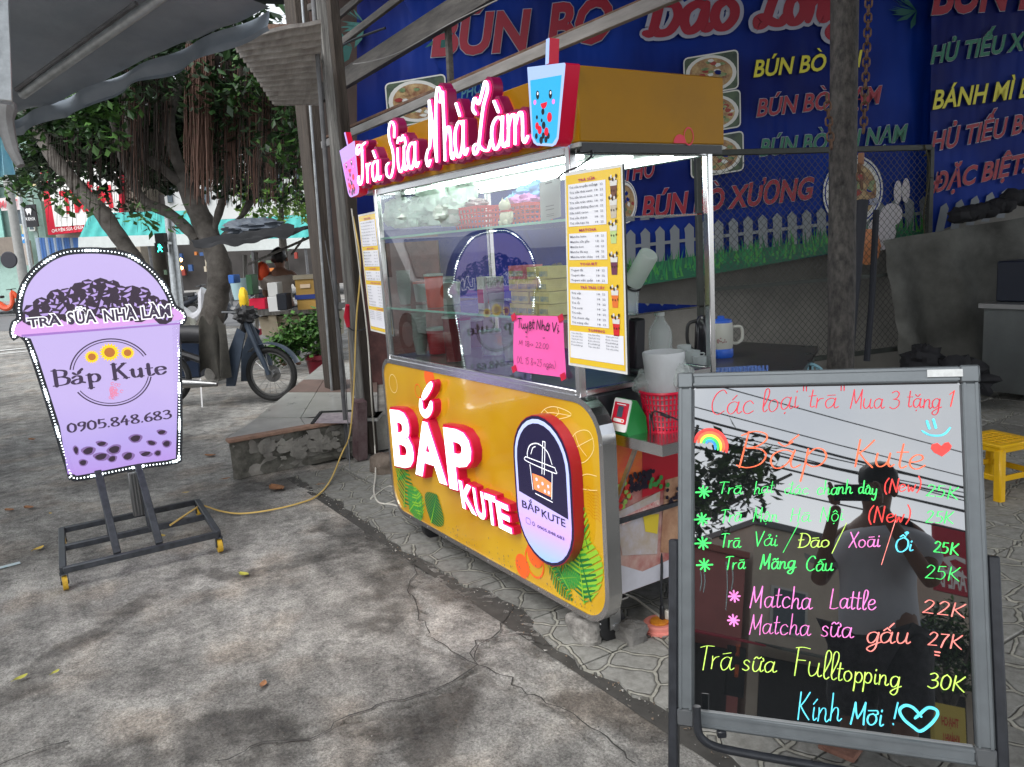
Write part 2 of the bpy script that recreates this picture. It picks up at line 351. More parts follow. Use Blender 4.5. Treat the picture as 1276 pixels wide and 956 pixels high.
def strokes(s, font=HW, flatgrave=False, jit=0.0, slant=0.0, seed=1):
    r = random.Random(seed); x = 0; out = []
    for ch in s:
        if ch == ' ': x += 34; continue
        if ch in ('Đ', 'đ'): base, marks = ch, []
        else:
            d = unicodedata.normalize('NFD', ch); base, marks = d[0], list(d[1:])
        if base == 'i' and any(k != '\u0323' for k in marks): base = 'ı'
        adv, st = font.get(base) or HW.get(base) or HW['o']
        top = 50 if (base.islower() or base == 'ı') and base not in 'bdfhklt' else 100
        gl = [[tuple(map(float, q.split(','))) for q in part.split()] for part in st.split(';')]
        cxm = adv*.45; k = 0
        for mk in sorted(marks, key=lambda q: q in '\u0301\u0300\u0303\u0309'):
            if mk == '\u0323': gl.append([(cxm-1, -17), (cxm+2, -14)]); continue
            if mk == '\u031b': gl.append([(adv*.78, top-4), (adv*.78+9, top+2), (adv*.78+5, top+14)]); continue
            if mk == '\u0300' and flatgrave: mk = '\u0304'
            for q in DIA[mk].split(';'): gl.append([(cxm+float(a.split(',')[0])+(12 if k else 0), top+float(a.split(',')[1])+14*k) for a in q.split()])
            k += 1
        jx, jy = r.uniform(-1, 1)*jit, r.uniform(-1, 1)*jit
        for g in gl: out.append([(x+jx+px+slant*py, py+jy+r.uniform(-1, 1)*jit*.3) for px, py in g])
        x += adv
    return out, x
def pen(mb, paths, fn, w, m=0, contrast=0.0, z=.001, depth=0.0, mside=None, k=5, cap=True):
    """paths: lists of (x,y); fn(x,y,z)->world; w pen width in the same units as x,y"""
    for path in paths:
        zz = z+zj()*1.5
        pts = catmull([V(a, b, 0) for a, b in path], k) if len(path) > 2 else [V(a, b, 0) for a, b in path]
        N = len(pts); Lf = []; Rt = []
        for i, p in enumerate(pts):
            t = (pts[min(i+1, N-1)]-pts[max(i-1, 0)]); t = t.normalized() if t.length > 1e-9 else V(1, 0, 0)
            ww = w*(1-contrast + contrast*abs(t.y)**1.3)/2
            if N > 4 and contrast < .3: ww *= (.72 + .28*min(1, min(i, N-1-i)/3))
            nrm = V(-t.y, t.x, 0)
            if i == 0: tb = -t*w*.25
            elif i == N-1: tb = t*w*.25
            else: tb = V(0, 0, 0)
            Lf.append(p+nrm*ww+tb*.0); Rt.append(p-nrm*ww)
        caps = []
        if cap:
            for e, i in ((0, 0), (1, N-1)):
                a, b = (Lf[i], Rt[i]); c = (a+b)/2; rr = (a-b).length/2
                t = (pts[1]-pts[0]) if e == 0 else (pts[-1]-pts[-2]); t = t.normalized() if t.length > 1e-9 else V(1, 0, 0)
                if e == 0: t = -t
                s_ = (a-b).normalized() if rr > 1e-9 else V(0, 1, 0)
                caps.append([c + s_*rr*math.cos(q) + t*rr*math.sin(q) for q in (math.pi*j/5 for j in range(1, 5))])
        out = (list(reversed(caps[0])) if cap else []) + Lf + (caps[1] if cap else []) + list(reversed(Rt))
        # strip faces for the body, fans for the caps
        vs = []; fs = []; dz = .00003
        for i in range(N): vs.append(fn(Lf[i].x, Lf[i].y, zz+dz*i/ N + depth)); vs.append(fn(Rt[i].x, Rt[i].y, zz+dz*i/N + depth))
        for i in range(N-1): fs.append((2*i, 2*i+1, 2*i+3, 2*i+2))
        if cap:
            for e, i in ((0, 0), (1, N-1)):
                kk = len(vs); vs += [fn(q.x, q.y, zz+depth) for q in caps[e]]
                f = (2*i, *range(kk, kk+len(caps[e])), 2*i+1); fs.append(f if e == 1 else f[::-1])
        mb.add(vs, fs, m)
        if depth:
            o2 = [fn(q.x, q.y, zz+depth) for q in out]; o1 = [fn(q.x, q.y, z) for q in out]; n = len(out)
            mb.add(o1+o2, [(i, (i+1) % n, n+(i+1) % n, n+i) for i in range(n)], m if mside is None else mside)
    return mb
def write(mb, s, O, U, W, m=0, w=.004, font=HW, contrast=0.0, z=.001, depth=0.0, mside=None, jit=0.0, slant=0.0, seed=1, N=None, flatgrave=False, k=5):
    """s written from O along U (full width) with capital height W; w is the pen width in metres"""
    st, adv = strokes(s, font, flatgrave, jit, slant, seed); O = V(O); U = V(U); W = V(W); N = V(N).normalized() if N else U.cross(W).normalized()
    sx = U.length/max(adv, 1); sy = W.length/100; u = U.normalized(); v = W.normalized()
    return pen(mb, [[(x*sx, y*sy) for x, y in p] for p in st], lambda x, y, zz: O + u*x + v*y + N*zz, w, m, contrast, z, depth, mside, k)
def leafy(mb, c, spread, n, size, m=0, mm=1, seed=0, flatness=.6, shell=False):
    """n small leaves (bent quads) round c"""
    r = random.Random(seed); c = V(c)
    for i in range(n):
        d = V(r.gauss(0, 1), r.gauss(0, 1), r.gauss(0, 1)); d.normalize()
        q = r.random()**(.18 if shell else .4)
        p = c + V(d.x*spread[0], d.y*spread[1], d.z*spread[2])*q
        a = V(r.uniform(-1, 1), r.uniform(-1, 1), r.uniform(-.9, .3)).normalized(); b = a.cross(V(r.uniform(-.5, .5), r.uniform(-.5, .5), 1)).normalized(); nn = a.cross(b)
        s_ = size*r.uniform(.6, 1.3)
        mb.add([p, p+a*s_*.5+b*s_*.28+nn*s_*.06, p+a*s_, p+a*s_*.5-b*s_*.28+nn*s_*.06], [(0, 1, 2), (0, 2, 3)], m + (r.randrange(mm) if mm > 1 else 0))
# ================================================================== SETTING
Z = V(0, 0, 1)
def facing(x, D, y=340):
    """upright frame facing the camera, standing D metres ahead at photo column x"""
    p = atD(x, y, D); return Fr((p.x, p.y, 0), RH, Z, -FH)
def fpx(fr, x, y):
    q = onp(x, y, fr.o, fr.n) - fr.o; return q.dot(fr.u), q.dot(fr.v)
def fq(mb, fr, pts, z=0, m=0):
    """polygon given by photo pixels on the frame's plane"""
    mb.poly([fr.p(*fpx(fr, *p), z) for p in reversed(pts)], m)

# -------- ground material: old concrete-asphalt with dirt, damp and cracks
def ground_mat():
    m = mat('ground asphalt', hexc(120, 117, 112), .85); nt = m.node_tree; p = nt.nodes['Principled BSDF']; ln = nt.links.new
    tc = nt.nodes.new('ShaderNodeTexCoord')
    def nz(sc, det=6, ro=.6):
        n = nt.nodes.new('ShaderNodeTexNoise'); n.inputs['Scale'].default_value = sc; n.inputs['Detail'].default_value = det; n.inputs['Roughness'].default_value = ro
        ln(tc.outputs['Object'], n.inputs['Vector']); return n.outputs[0]
    def ramp(src, a, b, c0, c1):
        r = nt.nodes.new('ShaderNodeValToRGB'); r.color_ramp.elements[0].position = a; r.color_ramp.elements[1].position = b
        r.color_ramp.elements[0].color = (*c0, 1); r.color_ramp.elements[1].color = (*c1, 1); ln(src, r.inputs[0]); return r.outputs[0]
    def mixc(t, a, b, fac):
        x = nt.nodes.new('ShaderNodeMix'); x.data_type = 'RGBA'; x.blend_type = t
        if isinstance(fac, float): x.inputs[0].default_value = fac
        else: ln(fac, x.inputs[0])
        for k, s in ((6, a), (7, b)):
            if isinstance(s, tuple): x.inputs[k].default_value = (*s, 1)
            else: ln(s, x.inputs[k])
        return x.outputs[2]
    big = ramp(nz(1.1, 9, .68), .38, .60, (.175, .169, .160), (.42, .408, .385))
    mid = ramp(nz(9, 9, .78), .36, .64, (.5, .5, .5), (1.32, 1.31, 1.29))
    fine = ramp(nz(110, 6, .85), .36, .64, (.42, .42, .42), (1.6, 1.6, 1.6))
    warm = ramp(nz(2.3, 3, .5), .52, .66, (1, 1, 1), (1.08, 1.0, .93))
    c = mixc('MULTIPLY', big, mid, 1.0); c = mixc('MULTIPLY', c, fine, 1.0); c = mixc('MULTIPLY', c, warm, 1.0)
    vo = nt.nodes.new('ShaderNodeTexVoronoi'); vo.inputs['Scale'].default_value = 95; ln(tc.outputs['Object'], vo.inputs['Vector'])
    ag = ramp(vo.outputs['Color'], .72, .95, (0, 0, 0), (1, 1, 1))
    c = mixc('MIX', c, (.36, .35, .33), mixc('MULTIPLY', ag, (.45, .45, .45), 1.0))
    at = nt.nodes.new('ShaderNodeAttribute'); at.attribute_name = 'wet'
    wa = nt.nodes.new('ShaderNodeMath'); wa.operation = 'ADD'; ln(at.outputs['Fac'], wa.inputs[0]); ln(nz(20, 10, .85), wa.inputs[1])
    wm = nt.nodes.new('ShaderNodeMapRange'); wm.inputs[1].default_value = .72; wm.inputs[2].default_value = 1.6; ln(wa.outputs[0], wm.inputs[0])
    wetc = mixc('MULTIPLY', c, (.36, .35, .34), 1.0); c = mixc('MIX', c, wetc, wm.outputs[0])
    ln(c, p.inputs['Base Color'])
    mr = nt.nodes.new('ShaderNodeMapRange'); mr.inputs[1].default_value = 1.3; mr.inputs[2].default_value = 1.7; mr.inputs[3].default_value = .88; mr.inputs[4].default_value = .22
    ln(wa.outputs[0], mr.inputs[0]); ln(mr.outputs[0], p.inputs['Roughness'])
    b1 = nt.nodes.new('ShaderNodeBump'); b1.inputs['Strength'].default_value = 1; b1.inputs['Distance'].default_value = .010; ln(nz(60, 9, .85), b1.inputs['Height'])
    b2 = nt.nodes.new('ShaderNodeBump'); b2.inputs['Strength'].default_value = .5; b2.inputs['Distance'].default_value = .02; ln(nz(9, 6, .6), b2.inputs['Height']); ln(b1.outputs[0], b2.inputs['Normal'])
    ln(b2.outputs[0], p.inputs['Normal'])
    return m
M_GROUND = ground_mat()
def seg_d(p, pl):
    best = 9
    for a, b in zip(pl, pl[1:]):
        ab = (b[0]-a[0], b[1]-a[1]); L2 = ab[0]**2+ab[1]**2+1e-9
        t = max(0, min(1, ((p[0]-a[0])*ab[0]+(p[1]-a[1])*ab[1])/L2))
        d = math.hypot(p[0]-a[0]-ab[0]*t, p[1]-a[1]-ab[1]*t); best = min(best, d)
    return best
def gp(pts): return [(G(x, y).x, G(x, y).y) for x, y in pts]
WET = [(gp([(0, 880), (40, 840), (90, 808), (140, 775), (200, 735), (240, 712), (300, 715), (350, 712), (400, 695), (480, 655)]), .05),
       (gp([(180, 930), (260, 905), (330, 890), (400, 905), (560, 905)]), .045), (gp([(150, 956), (240, 935), (330, 935)]), .10),
       (gp([(470, 780), (500, 700), (560, 690), (600, 740), (700, 790)]), .10), (gp([(600, 830), (680, 850), (760, 880), (840, 905)]), .07),
       (gp([(290, 608), (360, 600), (440, 600)]), .10), (gp([(0, 560), (120, 520), (260, 520)]), .05), (gp([(380, 640), (420, 660), (500, 690), (560, 740)]), .07), (gp([(470, 900), (560, 870), (540, 930)]), .07)]
CRK = [gp([(640, 760), (590, 830), (545, 860), (470, 880), (380, 920), (250, 956)]), gp([(520, 700), (510, 740), (530, 790), (590, 830), (680, 870), (760, 925), (800, 956)]),
       gp([(410, 612), (470, 660), (540, 700)]), gp([(0, 948), (60, 930), (100, 925)]), gp([(590, 830), (600, 800), (640, 790), (700, 815)]), gp([(0, 548), (130, 527), (280, 540)])]
def ground():
    x0, x1, y0, y1, st = -7.2, .4, -1.8, 1.75, .020
    nx = int((x1-x0)/st); ny = int((y1-y0)/st); mb = MB(); wet = []
    for j in range(ny+1):
        for i in range(nx+1):
            x = x0+(x1-x0)*i/nx; y = y0+(y1-y0)*j/ny; p = V(x, y, 0)
            e = min(1, min(x-x0, x1-x, y-y0)/.25); e = max(e, 0)
            h = noise.noise(p*.8)*.012 + noise.noise(p*4)*.004 + noise.noise(p*17)*.0022 + noise.noise(p*45)*.0016
            q = (x+noise.noise(p*3.3)*.09+noise.noise(p*13+V(5, 0, 0))*.03, y+noise.noise(p*3.3+V(9, 9, 0))*.09+noise.noise(p*13)*.03)
            w = 0
            for pl, r in WET:
                d = seg_d(q, pl)
                if d < r*2: w = max(w, min(1, (2*r-d)/(1.1*r)))
            w *= .80+.9*noise.noise(p*5+V(3, 1, 0))+.5*noise.noise(p*16)
            dc = min(seg_d(q, pl) for pl in CRK); c = max(0, 1-dc/.022)
            w = max(0, min(1, max(w, c*.95)))
            h = h*(1-.3*w) - .014*c + (.007*noise.noise(p*38)*w)
            if y > 1.5: h = min(h, .004)
            mb.v.append((x, y, -.012*(1-e) + (h-.004)*e)); wet.append(w*e)
    mb.f = [(j*(nx+1)+i, j*(nx+1)+i+1, (j+1)*(nx+1)+i+1, (j+1)*(nx+1)+i) for j in range(ny) for i in range(nx)]; mb.m = [0]*len(mb.f)
    o = mb.build('ground', M_GROUND, kind='structure', ang=180)
    a = o.data.attributes.new('wet', 'FLOAT', 'POINT'); a.data.foreach_set('value', wet)
    far = MB(); far.quad((-400, -400, -.016), (400, -400, -.016), (400, 400, -.016), (-400, 400, -.016)); far.build('ground', M_GROUND, kind='structure')
ground()
m_crk = mat('dark crack wear', (.05, .048, .045), .95, var=.4, vscale=40)  # dark tone of the flat ribbons laid along the cracks
for pl_ in CRK:
    b_ = MB(); pp = [V(x, y, 0) for x, y in pl_]; q_ = []
    for a_, c_ in zip(pp, pp[1:]):
        n_ = max(2, int((c_-a_).length/.035))
        for i in range(n_): t_ = a_.lerp(c_, i/n_); q_.append(t_+V(noise.noise(t_*7), noise.noise(t_*7+V(4, 4, 4)), 0)*.05+V(noise.noise(t_*31), noise.noise(t_*31+V(4, 4, 4)), 0)*.022)
    def zg(p): return noise.noise(V(p.x, p.y, 0)*.8)*.012 + noise.noise(V(p.x, p.y, 0)*4)*.004
    vs = []
    for i, p in enumerate(q_):
        d = (q_[min(i+1, len(q_)-1)]-q_[max(i-1, 0)]).normalized(); w_ = .0012+.0065*abs(noise.noise(p*9)); s_ = V(-d.y, d.x, 0)*w_; z_ = zg(p)+.0025
        vs += [p+s_+V(0, 0, z_), p-s_+V(0, 0, z_)]
    b_.add(vs, [(2*i, 2*i+1, 2*i+3, 2*i+2) for i in range(len(q_)-1)]); b_.build('ground_crack', m_crk, kind='structure')

# -------- road beyond, with its painted line
m_road = mat('road asphalt', (.17, .17, .175), .8, var=.12, vscale=3, bump=.3, bscale=80)
m_white = mat('road paint', (.75, .75, .73), .7, var=.12, vscale=14)
rd = MB(); a, b, c, d = G(-250, 418), G(330, 405), G(330, 372), G(-250, 384)
rd.poly([V(q.x, q.y, -.008) for q in (a, b, c, d)]); rd.build('road', m_road, kind='structure')
ml = MB()
for p0, p1, w in (((-150, 452), (70, 430), .16), ((0, 441), (40, 437), .1)):
    A, B = G(*p0), G(*p1); ml.bar(A+V(0, 0, .0), B, w, .006)
ml.build('road_marking', m_white, kind='structure')

# -------- paved footpath: one slab per tile
m_bed = mat('paving bed', (.06, .057, .052), .95, var=.3, vscale=12)
bedm = MB(); bedm.quad((-5.3, 1.5, -.002), (3.2, 1.5, -.002), (3.2, 10.5, -.002), (-5.3, 10.5, -.002)); bedm.quad((-9.5, 3.2, -.001), (-5.3, 3.2, -.001), (-5.3, 10.5, -.001), (-9.5, 10.5, -.001))
pave = bedm.build('pavement', m_bed, kind='structure')
def tile_mat():
    m = mat('stamped concrete tile', (.25, .245, .225), .8); nt = m.node_tree; p = nt.nodes['Principled BSDF']; ln = nt.links.new
    tc = nt.nodes.new('ShaderNodeTexCoord'); oi = nt.nodes.new('ShaderNodeObjectInfo')
    wn_ = nt.nodes.new('ShaderNodeTexNoise'); wn_.inputs['Scale'].default_value = 9; ln(tc.outputs['Object'], wn_.inputs['Vector'])
    ad = nt.nodes.new('ShaderNodeMix'); ad.data_type = 'VECTOR'; ad.inputs[0].default_value = .05; ln(tc.outputs['Object'], ad.inputs[4]); ln(wn_.outputs['Color'], ad.inputs[5])
    vo = nt.nodes.new('ShaderNodeTexVoronoi'); vo.feature = 'SMOOTH_F1'; vo.voronoi_dimensions = '2D'
    vo.feature = 'DISTANCE_TO_EDGE'; vo.inputs['Scale'].default_value = 7.2; vo.inputs['Randomness'].default_value = .85; ln(ad.outputs[1], vo.inputs['Vector'])
    r = nt.nodes.new('ShaderNodeValToRGB'); e = r.color_ramp.elements; e[0].position = .0; e[0].color = (1, 1, 1, 1); e[1].position = .035; e[1].color = (.9, .9, .9, 1)
    x = e.new(.06); x.color = (0, 0, 0, 1); x = e.new(.10); x.color = (.42, .42, .42, 1); ln(vo.outputs['Distance'], r.inputs[0])
    n = nt.nodes.new('ShaderNodeTexNoise'); n.inputs['Scale'].default_value = 26; n.inputs['Detail'].default_value = 8; n.inputs['Roughness'].default_value = .7; ln(tc.outputs['Object'], n.inputs['Vector'])
    cr = nt.nodes.new('ShaderNodeValToRGB'); cr.color_ramp.elements[0].position = .3; cr.color_ramp.elements[0].color = (.16, .155, .14, 1); cr.color_ramp.elements[1].position = .72; cr.color_ramp.elements[1].color = (.34, .335, .31, 1); ln(n.outputs[0], cr.inputs[0])
    hs = nt.nodes.new('ShaderNodeMapRange'); hs.inputs[3].default_value = .72; hs.inputs[4].default_value = 1.2; ln(oi.outputs['Random'], hs.inputs[0])
    m1 = nt.nodes.new('ShaderNodeMix'); m1.data_type = 'RGBA'; m1.blend_type = 'MULTIPLY'; m1.inputs[0].default_value = 1; ln(cr.outputs[0], m1.inputs[6]); ln(hs.outputs[0], m1.inputs[7])
    gr = nt.nodes.new('ShaderNodeValToRGB'); e = gr.color_ramp.elements; e[0].position = .0; e[0].color = (1.35, 1.33, 1.25, 1); e[1].position = .03; e[1].color = (1.3, 1.28, 1.2, 1)
    x = e.new(.045); x.color = (.3, .29, .27, 1); x = e.new(.085); x.color = (1, 1, 1, 1); ln(vo.outputs['Distance'], gr.inputs[0])
    m2 = nt.nodes.new('ShaderNodeMix'); m2.data_type = 'RGBA'; m2.blend_type = 'MULTIPLY'; m2.inputs[0].default_value = 1; ln(m1.outputs[2], m2.inputs[6]); ln(gr.outputs[0], m2.inputs[7]); ln(m2.outputs[2], p.inputs['Base Color'])
    b = nt.nodes.new('ShaderNodeBump'); b.inputs['Strength'].default_value = 1; b.inputs['Distance'].default_value = .006; ln(r.outputs[0], b.inputs['Height'])
    b2 = nt.nodes.new('ShaderNodeBump'); b2.inputs['Strength'].default_value = .35; b2.inputs['Distance'].default_value = .004; ln(n.outputs[0], b2.inputs['Height']); ln(b.outputs[0], b2.inputs['Normal']); ln(b2.outputs[0], p.inputs['Normal'])
    return m
M_TILE = tile_mat(); TS = .40
def edge(x): return 1.56 + .05*noise.noise(V(x*2.1, 3, 0)) + .045*noise.noise(V(x*9, 1, 0)) + (.05 if -2.9 < x < -2.45 else 0)
tb = MB(); tb.obox((0, 0, -.008), (TS/2-.004, 0, 0), (0, TS/2-.004, 0), (0, 0, .016), 0, .004)
tile0 = None; cnt = 0; far_t = []
def infront(p):
    q = p-CAM; z = q.dot(fwd)
    if z < .5: return False
    sx = CX+FPX*q.dot(rgt)/z; sy = CY-FPX*q.dot(upv)/z
    return -500 < sx < 2300 and sy < 1900
for j, i in sorted([(j, i) for j in range(0, 22) for i in range(-14, 8)], key=lambda q: ((q[1]*TS+2)**2+(q[0]*TS+.5)**2)):
        x = i*TS + .12; y = 1.48 + j*TS + TS/2
        if x < -5.15 and y < 3.4: continue
        if not infront(V(x, y, 0)): continue
        if y - TS/2 < 1.66:                        # broken edge tiles against the asphalt
            xa, xb = x-TS/2+.004, x+TS/2-.004; y1 = y+TS/2-.004; n = 8
            low = [(xa+(xb-xa)*k/n, edge(xa+(xb-xa)*k/n)) for k in range(n+1)]
            e = MB(); pts = [V(a_, b_, -.02) for a_, b_ in low] + [V(xb, y1, -.02), V(xa, y1, -.02)]
            e.prism(pts, (0, 0, .028)); e.build('tile', M_TILE, pave); cnt += 1; continue
        if cnt > 285: far_t.append((x, y)); continue
        if tile0 is None:
            tile0 = tb.build('tile', M_TILE, origin=(0, 0, 0)); o = tile0
        else: o = bpy.data.objects.new('tile', tile0.data); COL.objects.link(o)
        o.parent = pave; o.location = (x, y, .004+rnd.uniform(-.003, .003)); o.rotation_euler = (rnd.uniform(-.006, .006), rnd.uniform(-.006, .006), rnd.choice((0, 1, 2, 3))*math.pi/2)
        cnt += 1

ft_ = MB()
for x, y in far_t: ft_.obox((x, y, -.004), (TS/2-.004, 0, 0), (0, TS/2-.004, 0), (0, 0, .016), 0, .004)
if far_t: ft_.build('far_tiles', M_TILE, pave, kind='stuff')

# -------- raised concrete plinth with tiled top, left of the posts
m_conc = mat('stained concrete', (.17, .16, .145), .9, c2=(.40, .38, .34), vscale=5, bump=.8, bscale=30)
m_dirt = mat('mossy concrete', (.07, .068, .056), .95, c2=(.24, .23, .20), vscale=9, bump=.8, bscale=35)
m_nose = mat('terracotta edge', (.36, .22, .16), .8, var=.25, vscale=20)
def lx(y): return 287+(400-287)*(548-y)/(548-455)
def PL(x, y, z): q = G(x, y, .286); return V(q.x, q.y, z)
fl_, bl_ = PL(287, 548, 0), PL(lx(452), 452, 0)
plat = MB(); plat.grid(lambda u, v: V(-5.52+.03*noise.noise(V(u*9, v*5, 0)), 1.21+u*.95, v*.262), 20, 8, 0)
plat.prism([V(-5.525, 1.23, 0), V(-5.525, 3.4, 0), V(-8.9, 4.6, 0), V(bl_.x-.3, bl_.y+.17, 0)], (0, 0, .262), 1)
pl = plat.build('plinth', [m_dirt, m_conc], kind='structure')
for k in range(34):                                    # bare plaster patches left on the dirty face
    st = MB(); c = (1.42+rnd.random()**.8*.60, .07+rnd.random()*.16); pts = []; sc = rnd.uniform(.3, 1.0) if k > 5 else 1.5
    for i in range(13):
        a = 2*math.pi*i/13; r_ = (.02+.026*rnd.random())*sc; pts.append(V(-5.492, c[0]+math.cos(a)*r_*1.25, max(.02, min(.255, c[1]+math.sin(a)*r_))))
    st.prism(pts, (.003+.0003*k, 0, 0)); st.build('plaster_patch', m_conc, pl)
mn = MB(); mn.box((-5.56, 1.195, .262), (-5.485, 2.2, .288), 0, .005); mn.build('edge_strip', m_nose, pl)
yf = lambda x, y: (1.0-(x-287)*.0885) if y > 540 else 0
for y0, y1, mm_ in ((546.5, 521, mat('top tile pale', (.42, .41, .385), .45, var=.22, vscale=6)), (520.3, 489, mat('top tile white', (.42, .42, .39), .3, var=.18, vscale=6)), (488.6, 473, mat('top tile brown', (.20, .14, .12), .5, var=.2, vscale=8)), (472.7, 453, mat('top tile glossy', (.46, .46, .44), .2, var=.1, vscale=6))):
    xs0 = [lx(y0), (lx(y0)+470)/2-20, 470]; xs1 = [lx(y1), (lx(y1)+470)/2-20, 470]
    for k in range(2):
        g = .8 if k == 0 else 0; t = MB(); ff = [V(-5.562, (1.21, 1.754)[k], .262), V(-5.562, (1.75, 2.36)[k], .262)] if y0 > 540 else None
        t.prism(ff+[PL(xs1[k+1]-g, y1, .262), PL(xs1[k], y1, .262)] if ff else [PL(xs0[k], y0+yf(xs0[k], y0), .262), PL(xs0[k+1]-g, y0+yf(xs0[k+1], y0), .262), PL(xs1[k+1]-g, y1, .262), PL(xs1[k], y1, .262)], (0, 0, .024+.0006*k)); t.build('top_tile', mm_, pl)
h = MB(); h.prism([PL(x, y, .2885) for x, y in ((392, 528), (447, 528), (450, 514), (402, 516))], (0, 0, .002)); h.build('paper_sheet', mat('printed paper sheet', (.5, .44, .45), .7, c2=(.3, .25, .28), vscale=16), pl)
h = MB(); h.bar(PL(389, 529, .292), PL(400, 514.5, .292), .022, .012); h.bar(PL(400, 514.5, .2925), PL(450, 512.5, .2925), .022, .012); h.build('hatch_frame', mat('hatch black', (.03, .03, .03), .7), pl)

# -------- far ground-hugging low wall / planting strip behind the cup sign
# ================================================================== CUP-SHAPED LIGHT-BOX SIGN ON A WHEELED STAND
m_blk = mat('black enamel steel', (.018, .02, .025), .38, var=.3, vscale=30)
m_dsteel = mat('worn dark steel', (.05, .055, .065), .45, metal=.3, var=.35, vscale=25)
m_steel = mat('stainless steel', (.66, .66, .67), .24, metal=1.0, var=.03, vscale=3)
m_led = mat('led white', (.9, .95, 1), .4, emit=(.85, .95, 1), es=2.2)
m_led2 = mat('led cluster', (.9, .95, 1), .4, emit=(.85, .97, 1), es=5)
def glowmat(name, c, es, base=.25, rough=.25): return mat(name, tuple(x*base for x in c), rough, emit=c, es=es*.66)
def cupglow():
    m = mat('lavender lightbox print', (.09, .075, .16), .2, emit=hexc(200, 178, 246), es=.30); nt = m.node_tree; p = nt.nodes['Principled BSDF']
    tc = nt.nodes.new('ShaderNodeTexCoord'); sp = nt.nodes.new('ShaderNodeSeparateXYZ'); nt.links.new(tc.outputs['Object'], sp.inputs[0])
    n = nt.nodes.new('ShaderNodeTexNoise'); n.inputs['Scale'].default_value = 3; nt.links.new(tc.outputs['Object'], n.inputs['Vector'])
    ad = nt.nodes.new('ShaderNodeMath'); ad.operation = 'MULTIPLY_ADD'; ad.inputs[1].default_value = .35; nt.links.new(n.outputs[0], ad.inputs[0]); nt.links.new(sp.outputs['Z'], ad.inputs[2])
    r = nt.nodes.new('ShaderNodeValToRGB'); e = r.color_ramp.elements; e[0].position = .55; e[0].color = (*hexc(196, 158, 240), 1); e[1].position = 1.0; e[1].color = (*hexc(214, 196, 250), 1)
    x = e.new(.75); x.color = (*hexc(196, 178, 246), 1); nt.links.new(ad.outputs[0], r.inputs[0]); nt.links.new(r.outputs[0], p.inputs['Emission Color'])
    return m
FS = Fr((-4.58, .47, 0), (.122, .9925, 0), Z)
cup = thing('cup_sign', 'tall lavender light-up sign shaped like a bubble tea cup on a wheeled black stand', 'sign', (-4.45, .46, 0))
out_px = [(11, 415), (14, 401), (20, 396), (18.5, 384), (22, 363), (30, 346), (43, 331), (61, 318), (82, 310), (113, 308), (142, 310), (165, 316), (186, 330), (202, 346), (214, 365), (220, 380), (229, 386), (233.5, 396), (229, 404.5), (223, 408),
          (226, 428), (227.5, 500), (227, 564), (221, 578), (174, 585), (134, 593), (98, 600), (88, 598), (83, 590), (56, 502), (30, 426), (17, 425)]
out2 = [fpx(FS, *q) for q in out_px]
def inset(poly, d):
    n = len(poly); o = []
    for i in range(n):
        a, b, c = [V(*poly[(i+k) % n], 0) for k in (-1, 0, 1)]
        e1 = (b-a).normalized(); e2 = (c-b).normalized(); n1 = V(e1.y, -e1.x, 0); n2 = V(e2.y, -e2.x, 0); nn = (n1+n2); nn = nn/max(.6, nn.length**2)*2 if nn.length > .1 else n1
        q = b+nn*d*.5*1.0 if False else b + nn*d/ (1 if nn.length < 1.6 else 1.6); o.append((q.x, q.y))
    return o
area = sum(a[0]*b[1]-a[1]*b[0] for a, b in zip(out2, out2[1:]+out2[:1]))
sgn = -1 if area < 0 else 1
sm = [(p.x, p.y) for p in catmull([V(*q, 0) for q in out2], 3, True)]
def chk(poly): return abs(sum(a[0]*b[1]-a[1]*b[0] for a, b in zip(poly, poly[1:]+poly[:1])))
inn = min((inset(sm, .033), inset(sm, -.033)), key=chk)
mid = [((a[0]+b[0])/2, (a[1]+b[1])/2) for a, b in zip(sm, inn)]
b = MB(); b.prism([FS.p(x, y, -.07) for x, y in sm], FS.n*.07); b.build('rim', m_blk, cup)
b = MB(); b.prism([FS.p(x, y, -.066) for x, y in inn], FS.n*.072); b.build('panel', cupglow(), cup)
led = MB(); L_ = [V(*q, 0) for q in mid]; L_.append(L_[0]); acc = 0; k = 0
for a_, b_ in zip(L_, L_[1:]):
    d = (b_-a_).length; t = -acc
    while t + .0165 <= d:
        t += .0165; q = a_+(b_-a_)*(t/d); k += 1; big = (k % 12) in (0, 1, 2, 3)
        led.obox(FS.p(q.x, q.y, .003), FS.u*(.0048 if big else .0024), FS.v*(.0048 if big else .0024), FS.n*.003, 1 if big else 0)
    acc = d - t if d - t < .0165 else 0
led.build('led_strip', [m_led, m_led2], cup)
# lid band
pz = .0065
m_lid = glowmat('lid band print', hexc(222, 168, 236), .5); m_lid2 = glowmat('lid line print', hexc(176, 130, 215), .42)
b = MB()
for pts, mi in (([(20, 405), (30, 398), (216, 383), (228, 391), (230, 398), (27, 420), (17, 416)], 0), ([(27, 417), (225, 402), (225, 404), (27, 420)], 1)):
    b.poly([FS.p(*fpx(FS, *q), pz+.0006*(mi+1)) for q in reversed(pts)], mi)
b.build('lid_band', [m_lid, m_lid2], cup)
